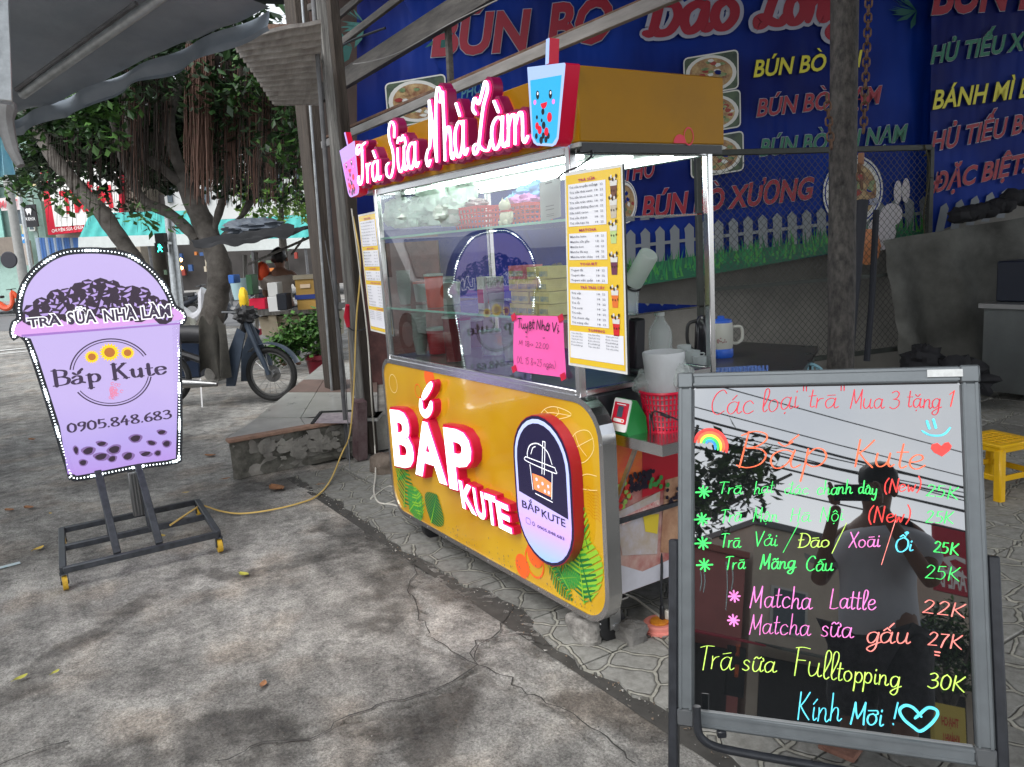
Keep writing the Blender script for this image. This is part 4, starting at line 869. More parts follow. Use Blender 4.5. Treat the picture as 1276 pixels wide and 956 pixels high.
# the two little cups that end the sign
def minicup(q, straw, mface, mside, d, name, fill, mfill):
    fr = Fr((0, YF-d, 0), (1, 0, 0), Z); P_ = [fpx(fr, *p_) for p_ in q]; b = MB()
    TL, TR, BR, BL = [V(*p_, 0) for p_ in P_]
    def bl(u, v): a_ = TL.lerp(TR, u); c_ = BL.lerp(BR, u); r_ = a_.lerp(c_, v); return r_.x, r_.y
    o = [bl(0, 0), bl(.03, -.0), bl(.97, 0), bl(1, .02), bl(1, .9), bl(.93, .97), bl(.8, 1), bl(.2, 1), bl(.07, .97), bl(0, .9)]
    b.prism([V(x, YF-.003, y) for x, y in o], (0, -(d-.003), 0), 0, 1)
    s0, s1 = [fpx(fr, *p_) for p_ in straw]; hw_ = .0095
    b.prism([V(s0[0]-hw_, YF-.02, s0[1]), V(s0[0]+hw_, YF-.02, s0[1]), V(s1[0]+hw_, YF-.02, s1[1]), V(s1[0]-hw_, YF-.02, s1[1])], (0, -(d-.022), 0), 0, 1)
    c = b.build(name, [mface, mside], cart)
    b = MB(); f = [bl(.07, fill), bl(.93, fill-.03), bl(.94, .88), bl(.8, .965), bl(.2, .965), bl(.06, .88)]; b.poly([V(x, YF-d-.001, y) for x, y in f][::-1], 0)
    for (u, v, r_, mi) in ((.44, .57, .03, 1), (.24, .64, .02, 1), (.66, .64, .045, 2), (.24, .75, .035, 2), (.33, .80, .04, 2), (.47, .74, .035, 1), (.57, .82, .04, 2), (.2, .88, .028, 1), (.38, .93, .035, 1), (.46, .87, .03, 1), (.56, .92, .03, 1), (.64, .87, .03, 1), (.4, .68, .018, 1)):
        x, y = bl(u, v); b.poly([V(x+r_*.30*math.cos(a_)*1.0, YF-d-.0016-.0001*mi, y+r_*.30*1.15*math.sin(a_)) for a_ in [2*math.pi*i/10 for i in range(10)]], mi)
    for u in (.28, .66):
        x, y = bl(u, .36); b.poly([V(x+.009*math.cos(a_), YF-d-.002, y+.014*math.sin(a_)) for a_ in [2*math.pi*i/12 for i in range(12)]], 1); b.poly([V(x+.002+.004*math.cos(a_), YF-d-.0025, y+.004+.005*math.sin(a_)) for a_ in [2*math.pi*i/8 for i in range(8)]], 3)
        x, y = bl(u+(-.09 if u < .5 else .1), .45); b.poly([V(x+.008*math.cos(a_), YF-d-.002, y+.008*math.sin(a_)) for a_ in [2*math.pi*i/10 for i in range(10)]], 4)
    x, y = bl(.47, .46); b.poly([V(x-.018*math.cos(a_), YF-d-.0022, y-.018*math.sin(a_)) for a_ in [math.pi*i/8 for i in range(9)]], 2)
    b.build('cup_face', [mfill, mat('cup print black', (.02, .02, .03), .3), mat('cup print red', hexc(215, 25, 50), .3, emit=hexc(215, 25, 50), es=.2), m_wline, mat('cup print pink', hexc(235, 120, 220), .3, emit=hexc(235, 120, 220), es=.3)], c)
minicup([(657, 84), (705, 78), (695, 183), (663, 181)], [(681, 80), (682, 48)], glowmat('cup blue white lit', hexc(175, 200, 250), .55), m_red, .06, 'blue_cup_light', .17, glowmat('cup blue drink lit', hexc(60, 180, 235), .55))
minicup([(423, 188), (442, 175), (448, 242), (435, 247)], [(433, 182), (429, 165)], glowmat('cup violet lit', hexc(190, 150, 240), .55), m_red, .05, 'pink_cup_light', .3, glowmat('cup pink drink lit', hexc(235, 110, 215), .5))
# ================================================================== THINGS IN AND ON THE CART
m_bag = mat('frosted plastic bag', (.66, .76, .68), .35, var=.16, vscale=14, alpha=.88, bump=1, bscale=14)
m_bagw = mat('milky plastic', (.66, .68, .70), .3, alpha=.72, bump=.5, bscale=30)
m_bag2 = mat('clear plastic bag', (.6, .66, .64), .2, alpha=.38, bump=1, bscale=30)
m_redp = mat('red basket plastic', hexc(205, 28, 34), .35, emit=hexc(205, 28, 34), es=0.0)
m_pinkp = mat('crimson basket plastic', hexc(214, 22, 60), .35)
m_card = mat('printed card white', (.72, .71, .68), .5)
def crumple(b, c, r, m=0, seed=0, nu=26, nv=18, amp=.28, fr=2.6):
    c = V(c); vs = []; fs = []
    for i in range(nv+1):
        th = math.pi*i/nv
        for k in range(nu):
            a = 2*math.pi*k/nu; d = V(math.sin(th)*math.cos(a), math.sin(th)*math.sin(a), math.cos(th))
            q = d*fr+V(seed*5.3, seed*1.7, 0); j = 1+amp*(noise.noise(q)*1.4+abs(noise.noise(q*2.6))*1.1-.35)
            p = V(d.x*r[0], d.y*r[1], d.z*r[2])*j; p.z = max(p.z, -r[2]*.92); vs.append(c+p)
    for i in range(nv):
        for k in range(nu): fs.append((i*nu+k, (i+1)*nu+k, (i+1)*nu+(k+1) % nu, i*nu+(k+1) % nu))
    b.add(vs, fs, m)
SH = 1.532                                               # top shelf surface
def single(name, fn, mats, label, cat, group=None, origin=None):
    b = MB(); fn(b); return b.build(name, mats, None, label, cat, group, origin=origin)
def on(x, y, Y): return atY(x, y, Y)
# bags of cup sleeves on the top shelf, left half
for i, (px, w, h, Y, sd, lab) in enumerate(((500, .085, .12, 1.78, 1, 'small knotted clear bag of sleeves at left end of the top glass shelf'), (520, .08, .10, 1.72, 2, 'low crumpled clear bag behind the left corner glass of the shelf'),
        (545, .13, .15, 1.80, 3, 'big greenish plastic bag of cup sleeves, biggest on the top shelf'), (572, .12, .16, 1.88, 5, 'tall greenish plastic bag standing behind the red basket'), (566, .075, .08, 1.70, 6, 'round clear bag pressed against the glass left of the red basket'))):
    x = atY(px, 280, Y).x
    single('plastic_bag', lambda b: (crumple(b, (x, Y, SH+h*.95), (w, .08, h*.62 if i < 2 else h*.75), 0, sd), crumple(b, (x, Y, SH+h*.80), (w*.7, .06, h*.45), 1, sd+9, 16, 10), b.tube([(x+.01, Y, SH+h*1.5), (x+.02, Y-.01, SH+h*1.68)], [.012, .022], 7, 0)), [m_bag, mat('green white sleeves', (.42, .52, .42), .6, var=.2)], lab, 'plastic bag')
def basket(x, y, z, w, d, h, m, label, cells=7, name='basket'):
    t = thing(name, label, 'basket', (x, y, z)); f = 1.18
    b = MB(); b.box((x-w/2, y-d/2, z), (x+w/2, y+d/2, z+.004)); b.build('base', m, t)
    for k, (ux, uy, n_) in enumerate(((1, 0, -1), (1, 0, 1), (0, 1, -1), (0, 1, 1))):
        b = MB(); L0 = w if ux else d; o_ = (d if ux else w)/2
        for i in range(cells+1):
            s = -1+2*i/cells
            p0 = V(x+ux*s*L0/2+uy*n_*o_, y+uy*s*L0/2+ux*n_*o_, z); p1 = V(x+ux*s*L0/2*f+uy*n_*o_*f, y+uy*s*L0/2*f+ux*n_*o_*f, z+h); b.bar(p0, p1, .006, .003, up=(ux, uy, 0))
        for j in range(5):
            g = 1+(f-1)*j/4; zz = z+h*j/4; b.bar((x-ux*L0/2*g+uy*n_*o_*g, y-uy*L0/2*g+ux*n_*o_*g, zz), (x+ux*L0/2*g+uy*n_*o_*g, y+uy*L0/2*g+ux*n_*o_*g, zz), .004, .012 if j == 4 else .007)
        b.build('lattice_side', m, t, kind='stuff')
    return t
xb = atY(598, 285, 1.76).x; basket(xb, 1.76, SH, .17, .12, .085, m_redp, 'red lattice basket filled with dark packets on the top glass shelf')
single('plastic_bag', lambda b: crumple(b, (xb-.02, 1.76, SH+.098), (.06, .045, .032), 0, 12), mat('brown speckled packet', (.22, .10, .12), .3, c2=(.5, .4, .42), vscale=60), 'bag of dark tapioca lying in the red lattice basket', 'plastic bag')
xc_ = atY(655, 268, 1.80).x; basket(xc_, 1.80, SH, .17, .12, .075, m_redp, 'red basket of cloths beside the hanging card on the top shelf', 6)
single('cloth', lambda b: crumple(b, (xc_+.005, 1.79, SH+.085), (.09, .055, .032), 0, 21, amp=.3), mat('pink cloth', hexc(222, 150, 215), .8, var=.1), 'folded pink cloth piled in the red basket on the top shelf', 'cloth')
single('cloth', lambda b: (crumple(b, (xc_-.03, 1.86, SH+.125), (.12, .055, .038), 0, 25, amp=.35), crumple(b, (xc_-.13, 1.84, SH+.10), (.05, .04, .03), 0, 27)), mat('sky blue cloth', hexc(140, 190, 230), .8, var=.1), 'light blue cloth heaped above the pink one in the cart', 'cloth')
# small cream cat figure
xk = atY(631, 270, 1.70).x
k_ = thing('cat_figurine', 'small cream china cat figurine with a red collar on the top shelf', 'figurine', (xk, 1.70, SH)); m_cr = mat('cream china', (.68, .64, .50), .25, var=.08)
b = MB(); b.blob((xk, 1.70, SH+.030), (.030, .026, .032), 0, 14, 10); b.blob((xk-.018, 1.685, SH+.012), .011); b.blob((xk+.018, 1.685, SH+.012), .011); b.tube([(xk+.025, 1.70, SH+.02), (xk+.04, 1.70, SH+.03), (xk+.04, 1.70, SH+.05)], .006, 6); b.build('body', m_cr, k_)
b = MB(); b.blob((xk, 1.695, SH+.074), (.028, .022, .023), 0, 14, 10); hd = b.build('head', m_cr, k_)
for s in (-1, 1):
    b = MB(); b.lathe((xk+s*.016, 1.697, SH+.088), [(.009, 0), (.004, .012), (.0005, .019)], 8); b.build('ear', m_cr, hd)
b = MB(); b.tube([(xk+.021*math.cos(a_), 1.697+.018*math.sin(a_), SH+.054) for a_ in [math.pi*2*i/14 for i in range(14)]], .004, 6, closed=True); b.build('collar', m_redp, k_)
# hanging card behind glass, with its QR left out
cq = thing('hanging_card', 'white payment card with grey lines hanging in the upper right case corner', 'card', (atY(684, 250, 1.662).x, 1.662, atY(684, 277, 1.662).z)); Fq = Fr((0, 1.662, 0), (1, 0, 0), Z)
b = MB(); q = [fpx(Fq, *p_) for p_ in ((672, 228), (697, 220), (698, 270), (674, 277))]; b.prism([Fq.p(x, y, -.004) for x, y in q][::-1], Fq.n*.004); b.build('plate', mat('grey white card', (.42, .42, .43), .4), cq)
b = MB(); mx_, my_ = sum(p_[0] for p_ in q)/4, sum(p_[1] for p_ in q)/4
for i, (dx, dy, w, h) in enumerate(((0, .055, .04, .004), (0, -.022, .05, .003), (0, -.034, .05, .003), (0, -.05, .045, .002), (0, -.056, .045, .002))): flat(b, Fq, [(mx_+dx-w/2, my_+dy-h/2), (mx_+dx+w/2, my_+dy-h/2+.002), (mx_+dx+w/2, my_+dy+h/2+.002), (mx_+dx-w/2, my_+dy+h/2)], .001)
b.build('card_print', mat('grey card print', (.13, .13, .14), .5), cq, kind='stuff')
pts = [atY(695, 222, 1.64), atY(705, 214, 1.62), atY(720, 208, 1.62), atY(735, 197, 1.66), atY(738, 192, 1.68)]
b = MB(); b.tube(catmull(pts, 4), .003, 6); b.tube([pts[-1]+V(.008*math.cos(a), 0, .012*math.sin(a)) for a in [i*.9 for i in range(7)]], .0025, 5); b.build('cable_tie', m_blk, None, 'thin black wire looped from the case post to the header', 'wire')
# goods on lower shelves and worktop
S2 = 1.190; S3 = .955
def carton(x, y, z, w, d, h, m1, m2, label, group=None, name='carton'):
    t = thing(name, label, 'carton', (x, y, z), 0, group)
    b = MB(); b.box((x-w/2, y-d/2, z), (x+w/2, y+d/2, z+h), 0, .001); b.build('body', m1, t)
    b = MB(); b.box((x-w/2+.004, y-d/2-.0016, z+h*.2), (x+w/2-.004, y-d/2-.0004, z+h*.62)); b.build('printed_band', m2, t)
    return t
m_y1 = mat('butter carton', hexc(226, 212, 140), .5, var=.1, vscale=20); m_y2 = mat('blue grey carton print', hexc(120, 150, 160), .5, c2=hexc(215, 205, 150), vscale=40); m_rp = mat('red carton print', hexc(190, 50, 60), .5)
car0 = None; x0, x1 = atY(645, 350, 1.74).x, atY(694, 350, 1.74).x
cols = 4; w = (x1-x0)/cols
for r_ in range(4):
    for c_ in range(cols):
        lab = 'yellow carton, %s row up, %s from the left in the stack above the pink note' % (('bottom', 'second', 'third', 'top')[r_], ('first', 'second', 'third', 'fourth')[c_])
        if (r_ == 3 and c_ < 2): continue
        x = x0+w*(c_+.5)+(.01 if r_ % 2 else 0); z = S2+.046*r_
        if car0 is None: car0 = carton(x, 1.74, z, w*.94, .09, .044, m_y1, m_y2, lab, 'yellow cartons stacked in the right end of the case'); 
        else: dup(car0, (x, 1.74+rnd.uniform(-.006, .006), z), rnd.uniform(-.06, .06), lab)
carton(x0+w*.9, 1.74, S2+.046*3, w*1.6, .09, .05, mat('pink carton', hexc(225, 130, 140), .5), m_y2, 'pink carton on top of the yellow carton stack')
xm = atY(602, 330, 1.80).x
m0_ = carton(xm, 1.80, S2, .055, .045, .14, m_card, m_rp, 'white milk carton with red band, left of the pair under the top shelf')
dup(m0_, (xm+.07, 1.81, S2), .1, 'white milk carton with red band, right of the pair under the top shelf')
m_drk = mat('dark packets', (.045, .04, .05), .35, c2=(.22, .16, .14), vscale=14)
for i, (px, lab) in enumerate(((676, 'dark foil packet bag leaning under the top shelf near the right post'), (655, 'crumpled dark food bag in the middle of the right shelf'), (692, 'dark striped snack bag against the right steel post'))):
    x = atY(px, 310, 1.9).x; single('snack_bag', lambda b: crumple(b, (x, 1.9, S2+.085), (.06, .05, .09), 0, 40+i), m_drk, lab, 'bag')
def tub(x, y, z, r, h, m, ml, label, name='tub', cat='tub', r2=None):
    t = thing(name, label, cat, (x, y, z)); b = MB(); r2 = r2 or r*.85
    b.lathe((x, y, z), [(r2, 0), (r, h), (r*.96, h), (r2*.95, .004)], 20, cap=False); b.poly([V(x+r2*math.cos(a_), y+r2*math.sin(a_), z+.001) for a_ in [math.pi*2*i/20 for i in range(20)]]); b.build('body', m, t)
    b = MB(); b.lathe((x, y, z+h-.004), [(r*1.04, 0), (r*1.05, .010), (r*.7, .013)], 20); b.build('lid', ml, t); return t
m_wp_ = mat('white plastic tub', (.6, .62, .6), .35, alpha=.9); m_grn = mat('red tub plastic', hexc(180, 30, 45), .4); m_clr = mat('clear tub', (.6, .65, .65), .2, alpha=.45)
tub(atY(545, 400, 1.82).x, 1.82, S3, .06, .12, m_grn, m_wp_, 'red lidded tub at the left of the case worktop')
tub(atY(530, 400, 1.95).x, 1.95, S2, .05, .10, m_wp_, mat('orange lid', hexc(225, 90, 45), .4), 'white tub with orange lid on the lower glass shelf')
tub(atY(556, 400, 2.0).x, 2.0, S2, .055, .12, m_clr, m_wp_, 'clear plastic tub with white lid beside the orange-lidded tub')
tub(atY(572, 400, 1.86).x, 1.86, S3, .055, .17, m_wp_, m_grn, 'tall white tub with red lid behind the worktop glass')
tub(atY(612, 400, 1.95).x, 1.95, S3, .06, .11, m_clr, m_wp_, 'wide clear tub with white lid in the middle of the worktop')
tub(atY(590, 400, 2.05).x, 2.05, S3, .05, .14, mat('pearl tub brown', (.10, .05, .035), .3), m_wp_, 'brown tub of pearls near the back of the worktop')
for i, (px, Y, z, n_, lab) in enumerate(((507, 1.80, S2, 7, 'stack of clear cups at the far left of the middle glass shelf'), (522, 1.74, S3, 9, 'tall stack of clear cups at the left of the worktop'), (620, 1.74, S2, 5, 'short stack of clear cups left of the yellow cartons'), (634, 1.90, S3, 8, 'stack of clear cups behind the pink note'))):
    x = atY(px, 400, Y).x; t = thing('cup_stack', lab, 'cups', (x, Y, z)); b = MB()
    for k in range(n_): b.lathe((x, Y, z+.016*k), [(.026, 0), (.036, .075), (.038, .077), (.036, .079)], 14, cap=False)
    b.build('cups', mat('cloudy cups', (.60, .64, .62), .25, alpha=.6), t)
q = atY(540, 345, 1.76); tub(q.x, 1.76, S2, .045, .15, mat('orange juice tub', hexc(220, 70, 40), .4), m_wp_, 'bright orange jar on the middle glass shelf'); tub(q.x-.10, 1.9, S2, .05, .10, m_wp_, m_wp_, 'plain white tub left of the bright orange jar')
tub(atY(558, 345, 1.72).x, 1.72, S3, .04, .20, mat('dark red syrup', hexc(120, 14, 26), .25), m_wp_, 'tall dark red syrup jar standing on the worktop')
# pink price note taped on the glass
pn = thing('price_note', 'bright pink handwritten note held on the glass with red tape corners', 'note', (atY(673, 460, 1.634).x, 1.634, .965))
Fn = Fr((0, 1.634, 0), (1, 0, 0), Z); q = [fpx(Fn, *p_) for p_ in ((641, 393), (703, 394), (706, 471), (641, 462))]
def bil(q, u, v): a = (q[0][0]+(q[1][0]-q[0][0])*u, q[0][1]+(q[1][1]-q[0][1])*u); c = (q[3][0]+(q[2][0]-q[3][0])*u, q[3][1]+(q[2][1]-q[3][1])*u); return a[0]+(c[0]-a[0])*v, a[1]+(c[1]-a[1])*v
b = MB(); b.grid(lambda u, v: Fn.p(*bil(q, u, 1-v), .003+.004*math.sin(u*5+v*4)*.5), 8, 8); b.build('paper', mat('pink paper', hexc(240, 95, 170), .6, emit=hexc(240, 95, 170), es=.06), pn)
m_pen = mat('black marker', (.015, .012, .02), .5)
def wl(par, s, u0, v0, u1, v1, hh, w, m=m_pen, name='handwriting', seed=1, jit=2.5):
    A = Fn.p(*bil(q, u0, v0), .0065); B_ = Fn.p(*bil(q, u1, v1), .0065); b = MB(); write(b, s, A, B_-A, V(0, 0, hh), 0, w, HW, 0, 0, jit=jit, slant=.12, seed=seed, N=Fn.n); b.build(name, m, par)
wl(pn, 'Tuyệt', .10, .22, .45, .22, .038, .0045); wl(pn, 'Nhớ', .48, .23, .74, .24, .036, .0042, seed=3); wl(pn, 'Vị', .78, .25, .92, .25, .032, .004, seed=4)
wl(pn, 'M 18-> 22.00', .12, .52, .72, .55, .020, .0018, seed=5); wl(pn, '+      +', .25, .40, .66, .40, .018, .0016, seed=6); wl(pn, '(XL 15 8->25 ngàn)', .08, .84, .84, .86, .026, .0016, seed=7)
for (u, v) in ((.02, .03), (.97, .03), (.03, .96), (.97, .98)):
    b = MB(); x, y = bil(q, u, v); b.obox(Fn.p(x, y, .008), (.014, 0, .006), (0, -.0006, 0), (-.004, 0, .011)); b.build('tape', mat('red tape', hexc(205, 20, 60), .4), pn)
# menu boards -------------------------------------------------------
m_my = mat('menu yellow print', hexc(240, 200, 45), .25, coat=.4); m_mw = mat('menu white print', hexc(240, 240, 246), .3, coat=.4); m_mt = mat('menu grey text', (.16, .16, .2), .5); m_mh = mat('menu magenta heading', hexc(190, 25, 110), .4); m_brd = mat('menu white edge', (.75, .75, .72), .3)
MENU = [('TRÀ SỮA', 8, ['Trà sữa truyền thống', 'Trà sữa thái xanh', 'Trà sữa khoai môn', 'Trà sữa trân châu', 'Sữa tươi đường đen', 'Sữa tươi cacao', 'Trà sữa thạch', 'Trà sữa bạc hà']), ('MATCHA', 5, ['Matcha latte', 'Matcha sữa gấu', 'Matcha kem', 'Matcha đá xay', 'Matcha trân châu']), ('YOGURT', 3, ['Yogurt đá', 'Yogurt dâu', 'Yogurt việt quất']), ('TRÀ TRÁI CÂY', 7, ['Trà vải', 'Trà đào', 'Trà ổi', 'Trà xoài', 'Trà mận', 'Trà chanh dây', 'Trà mãng cầu'])]
DRK = [(.86, .10, hexc(120, 80, 60), 0), (.85, .19, hexc(200, 190, 170), 1), (.84, .31, hexc(190, 215, 140), 0), (.84, .46, hexc(110, 50, 80), 1), (.84, .62, hexc(235, 120, 50), 0), (.85, .76, hexc(220, 40, 45), 1)]
def menu(fr, q, name, label, small=False):
    o = fr.p(*bil(q, .5, 1)); t = thing(name, label, 'menu board', o); kk = .00115
    def P_(u, v, z): return fr.p(*bil(q, u, v), z)
    b = MB(); c = [P_(0, 0, -.008), P_(0, 1, -.008), P_(1, 1, -.008), P_(1, 0, -.008)]; b.prism(c, fr.n*.008, 0, 1); b.build('board', [m_brd, m_blk], t)
    b = MB(); b.poly([P_(.03, .015, kk), P_(.03, .985, kk), P_(.975, .985, kk), P_(.975, .015, kk)]); b.build('print_ground', m_my, t)
    v = .035; Hh = (fr.p(*bil(q, 0, 0))-fr.p(*bil(q, 0, 1))).length
    for hd, n, rows in MENU:
        b = MB(); A = P_(.26, v+.018, kk*2.2); B_ = P_(.56 if hd != 'TRÀ TRÁI CÂY' else .68, v+.018, kk*2.2); text(b, hd, A, B_-A, V(0, 0, Hh*.014), fr.n, 0, None, .02, 0, 0, res=1); b.build('heading', m_mh, t)
        v0 = v+.026; dv = .0255; v1 = v0+dv*n+.006
        b = MB(); b.poly([P_(.07, v0, kk*2), P_(.07, v1, kk*2), P_(.73, v1, kk*2), P_(.73, v0, kk*2)]); b.build('list_panel', m_mw, t)
        b = MB()
        for i, r_ in enumerate(rows):
            A = P_(.10, v0+dv*(i+1)-.004, kk*3); B_ = P_(.10+.024*len(r_), v0+dv*(i+1)-.004, kk*3); text(b, r_, A, B_-A, V(0, 0, Hh*.0115), fr.n, 0, None, .006, 0, 0, res=1)
            for u0, s_ in ((.55, '18'), (.64, '22')):
                A = P_(u0, v0+dv*(i+1)-.004, kk*3); B_ = P_(u0+.05, v0+dv*(i+1)-.004, kk*3); text(b, s_, A, B_-A, V(0, 0, Hh*.010), fr.n, 0, None, .006, 0, 0, res=1)
        b.build('list_text', m_mt, t, kind='stuff'); v = v1+.010
    b = MB(); A = P_(.38, v+.016, kk*2.2); B_ = P_(.66, v+.016, kk*2.2); text(b, 'TOPPING', A, B_-A, V(0, 0, Hh*.014), fr.n, 0, None, .02, 0, 0, res=1); b.build('heading', m_mh, t)
    b = MB(); b.poly([P_(.05, v+.022, kk*2), P_(.05, .955, kk*2), P_(.96, .955, kk*2), P_(.96, v+.022, kk*2)]); b.build('list_panel', m_mw, t)
    b = MB(); TP = ['Trân châu đen', 'Trân châu trắng', 'Thạch phô mai', 'Kem cheese', 'Pudding']
    for c_ in range(3):
        for i in range(5):
            vv = v+.036+.0155*i
            if vv > .945: break
            A = P_(.08+.30*c_, vv, kk*3); B_ = P_(.28+.30*c_, vv, kk*3); text(b, TP[(i+c_) % 5], A, B_-A, V(0, 0, Hh*.008), fr.n, 0, None, .004, 0, 0, res=1)
    b.build('list_text', m_mt, t, kind='stuff')
    for (u, v, c_, k) in DRK:
        b = MB(); w = .062; h = .055
        b.poly([P_(u-w, v-h*.6, kk*2), P_(u-w*.7, v+h, kk*2), P_(u+w*.7, v+h, kk*2), P_(u+w, v-h*.6, kk*2)], 0)
        b.poly([P_(u-w*.96, v-h*.55, kk*2.4), P_(u-w*.85, v-h*.1, kk*2.4), P_(u+w*.85, v-h*.1, kk*2.4), P_(u+w*.96, v-h*.55, kk*2.4)], 1)
        for i in range(5): x_, y_ = u-w+.028*i, v-h*(.75+.15*math.sin(i*2)); b.poly([P_(x_+.016*math.cos(a_), y_+.009*math.sin(a_), kk*(2.8+.15*i)) for a_ in [-2*math.pi*j/8 for j in range(8)]], 1 if i % 2 else 2)
        for i in range(3): b.poly([P_(u-w*.5+i*.04+.009*math.cos(a_), v+h*(.3+.2*math.sin(i*3))+.006*math.sin(a_), kk*3) for a_ in [-2*math.pi*j/7 for j in range(7)]], 2)
        n1 = 'drink print %d' % int(c_[0]*999)
        b.build('drink_print', [mat(n1, c_, .3), mat('pale drink print', (.75, .74, .70), .3), mat('dark drink print', tuple(x*.25 for x in c_), .3)], t)
    return t
Fm = Fr((0, 1.595, 0), (1, 0, 0), Z); q = [fpx(Fm, *p_) for p_ in ((703.5, 216), (775.5, 204), (782, 467), (708.5, 455))]
menu(Fm, q, 'menu_board', 'tall yellow drinks menu board on the right post of the cart, beside the pink note')
Fm = Fr((0, 1.66, 0), (1, 0, 0), Z); q = [fpx(Fm, *p_) for p_ in ((446, 268), (474, 262), (491, 419.5), (462, 412))]
menu(Fm, q, 'menu_board', 'narrow yellow menu board at the left end of the cart by the wooden posts')
# printed end panel and its steel fold-out shelf ----------------------
XE = -2.118; FE = Fr((XE, 0, 0), (0, 1, 0), Z)
ep = MB(); ep.box((XE-.004, 1.70, .19), (XE, 2.27, .80)); epo = ep.build('end_panel', mat('end print cream', hexc(205, 175, 165), .35, c2=hexc(160, 40, 45), vscale=7), cart)
def ee(x, y): return fpx(FE, x, y)
b = MB()
E_ = [([(757, 545), (800, 548), (800, 600), (757, 640)], 0), ([(800, 548), (850, 560), (850, 602), (800, 620)], 1), ([(757, 700), (800, 712), (850, 690), (850, 720), (760, 750)], 2), ([(765, 640), (822, 612), (818, 690), (775, 692)], 4), ([(828, 598), (850, 592), (848, 690), (822, 688)], 5), ([(773, 645), (820, 622), (822, 630), (774, 655)], 3), ([(800, 642), (820, 640), (818, 665), (803, 662)], 6)]
def clampE(p_): return (max(1.702, min(2.268, p_[0])), max(.192, min(.798, p_[1])))
for i, (pts, mi) in enumerate(E_): b.poly([FE.p(*clampE(ee(*p_)), .001+.0007*i) for p_ in pts][::-1], mi)
b.build('end_print', [mat('end orange print', hexc(232, 140, 50), .35, c2=hexc(225, 90, 70), vscale=10), mat('end red print', hexc(185, 25, 45), .35), mat('end white splash print', hexc(205, 205, 215), .35, var=.1), mat('end red fruit print', hexc(200, 60, 70), .35, c2=hexc(240, 230, 220), vscale=50), mat('end milk cup print', hexc(200, 195, 205), .35, c2=hexc(180, 160, 130), vscale=12), mat('end tea cup print', hexc(150, 100, 75), .35, c2=hexc(200, 160, 130), vscale=12), mat('end lemon print', hexc(225, 200, 60), .35)], epo, kind='stuff')
b = MB(); rr = random.Random(9)
for i in range(60):
    x, y = rr.uniform(783, 812), rr.uniform(588, 608); c0, c1 = clampE(ee(x, y-(x-797)*.25)); flat(b, FE, disc(c0, c1, .0085, n=7), .007+.00008*i, 0)
for i in range(26):
    x, y = rr.uniform(760, 784), rr.uniform(600, 632); c0, c1 = clampE(ee(x, y)); flat(b, FE, disc(c0, c1, .010, n=7), .008+.00008*i, 1 if i % 2 else 2)
for i in range(14):
    x, y = rr.uniform(828, 848), rr.uniform(606, 628); c0, c1 = clampE(ee(x, y)); flat(b, FE, disc(c0, c1, .008, n=8), .009+.00008*i, 0)
for i in range(10):
    x, y = rr.uniform(808, 830), rr.uniform(592, 606); c0, c1 = clampE(ee(x, y)); flat(b, FE, disc(c0, c1, .010, n=7), .010+.00008*i, 3)
b.build('berry_print', [mat('end berry print', (.02, .015, .03), .15), mat('end berry red print', hexc(200, 50, 50), .3), mat('end berry green print', hexc(150, 185, 90), .3), mat('end mint print', hexc(60, 140, 70), .3)], epo, kind='stuff')
b = MB(); b.bar((XE+.010, 1.71, .47), (XE+.010, 2.26, .475), .016, .016); b.build('mid_rail', m_dsteel, cart)
b = MB(); b.bar((XE+.02, 1.73, .55), (-1.99, 1.75, .785), .010, .014); b.build('shelf_brace', m_alu, cart)
b = MB(); b.box((XE+.004, 1.715, .79), (-1.84, 2.26, .802), 0, .002); b.box((XE+.004, 1.712, .765), (-1.838, 1.7155, .802)); b.box((-1.8385, 1.712, .765), (-1.835, 2.262, .802)); b.build('fold_out_shelf', m_steel, cart)
# payment sound box: green body, white-red sloping face
pb = thing('payment_box', 'green and red payment speaker with sloping face on the steel side shelf', 'payment device', (-2.052, 1.745, .802)); c_ = V(-2.052, 1.752, .802)
b = MB(); prof = [(-.03, 0), (.055, 0), (.05, .055), (.012, .115), (-.004, .118), (-.038, .012)]
b.prism([c_+V(-.045, y, z) for y, z in prof], (.09, 0, 0)); b.build('body', mat('green plastic', hexc(28, 135, 62), .35), pb)
Fp = Fr(c_+V(-.043, -.0385, .012), (1, 0, 0), V(0, .034, .106)); Lp = .111; b = MB()
b.prism([Fp.p(x, y, .0) for x, y in rrect(0, 0, .086, Lp, .008)], Fp.n*.004); fc = b.build('face', mat('white device face', (.72, .72, .70), .3), pb)
b = MB(); flat(b, Fp, rrect(.006, .026, .080, .098, .004), .0048, 0); b.build('red_panel', mat('device red', hexc(200, 24, 52), .3), fc)
b = MB(); flat(b, Fp, rrect(.028, .048, .056, .086, .001), .0058, 0); b.build('screen', mat('device screen', hexc(70, 80, 95), .15), fc)
b = MB(); flat(b, Fp, rrect(.016, .031, .070, .043, .005), .0058, 0); b.build('logo_strip', mat('device white', (.8, .8, .8), .3), fc)
b = MB(); flat(b, Fp, disc(.062, .037, .004, n=12), .0066, 1); flat(b, Fp, [(.02, .090), (.066, .090), (.066, .093), (.02, .093)], .0066, 2); b.build('device_text', [m_navy, m_or, m_mw], fc)
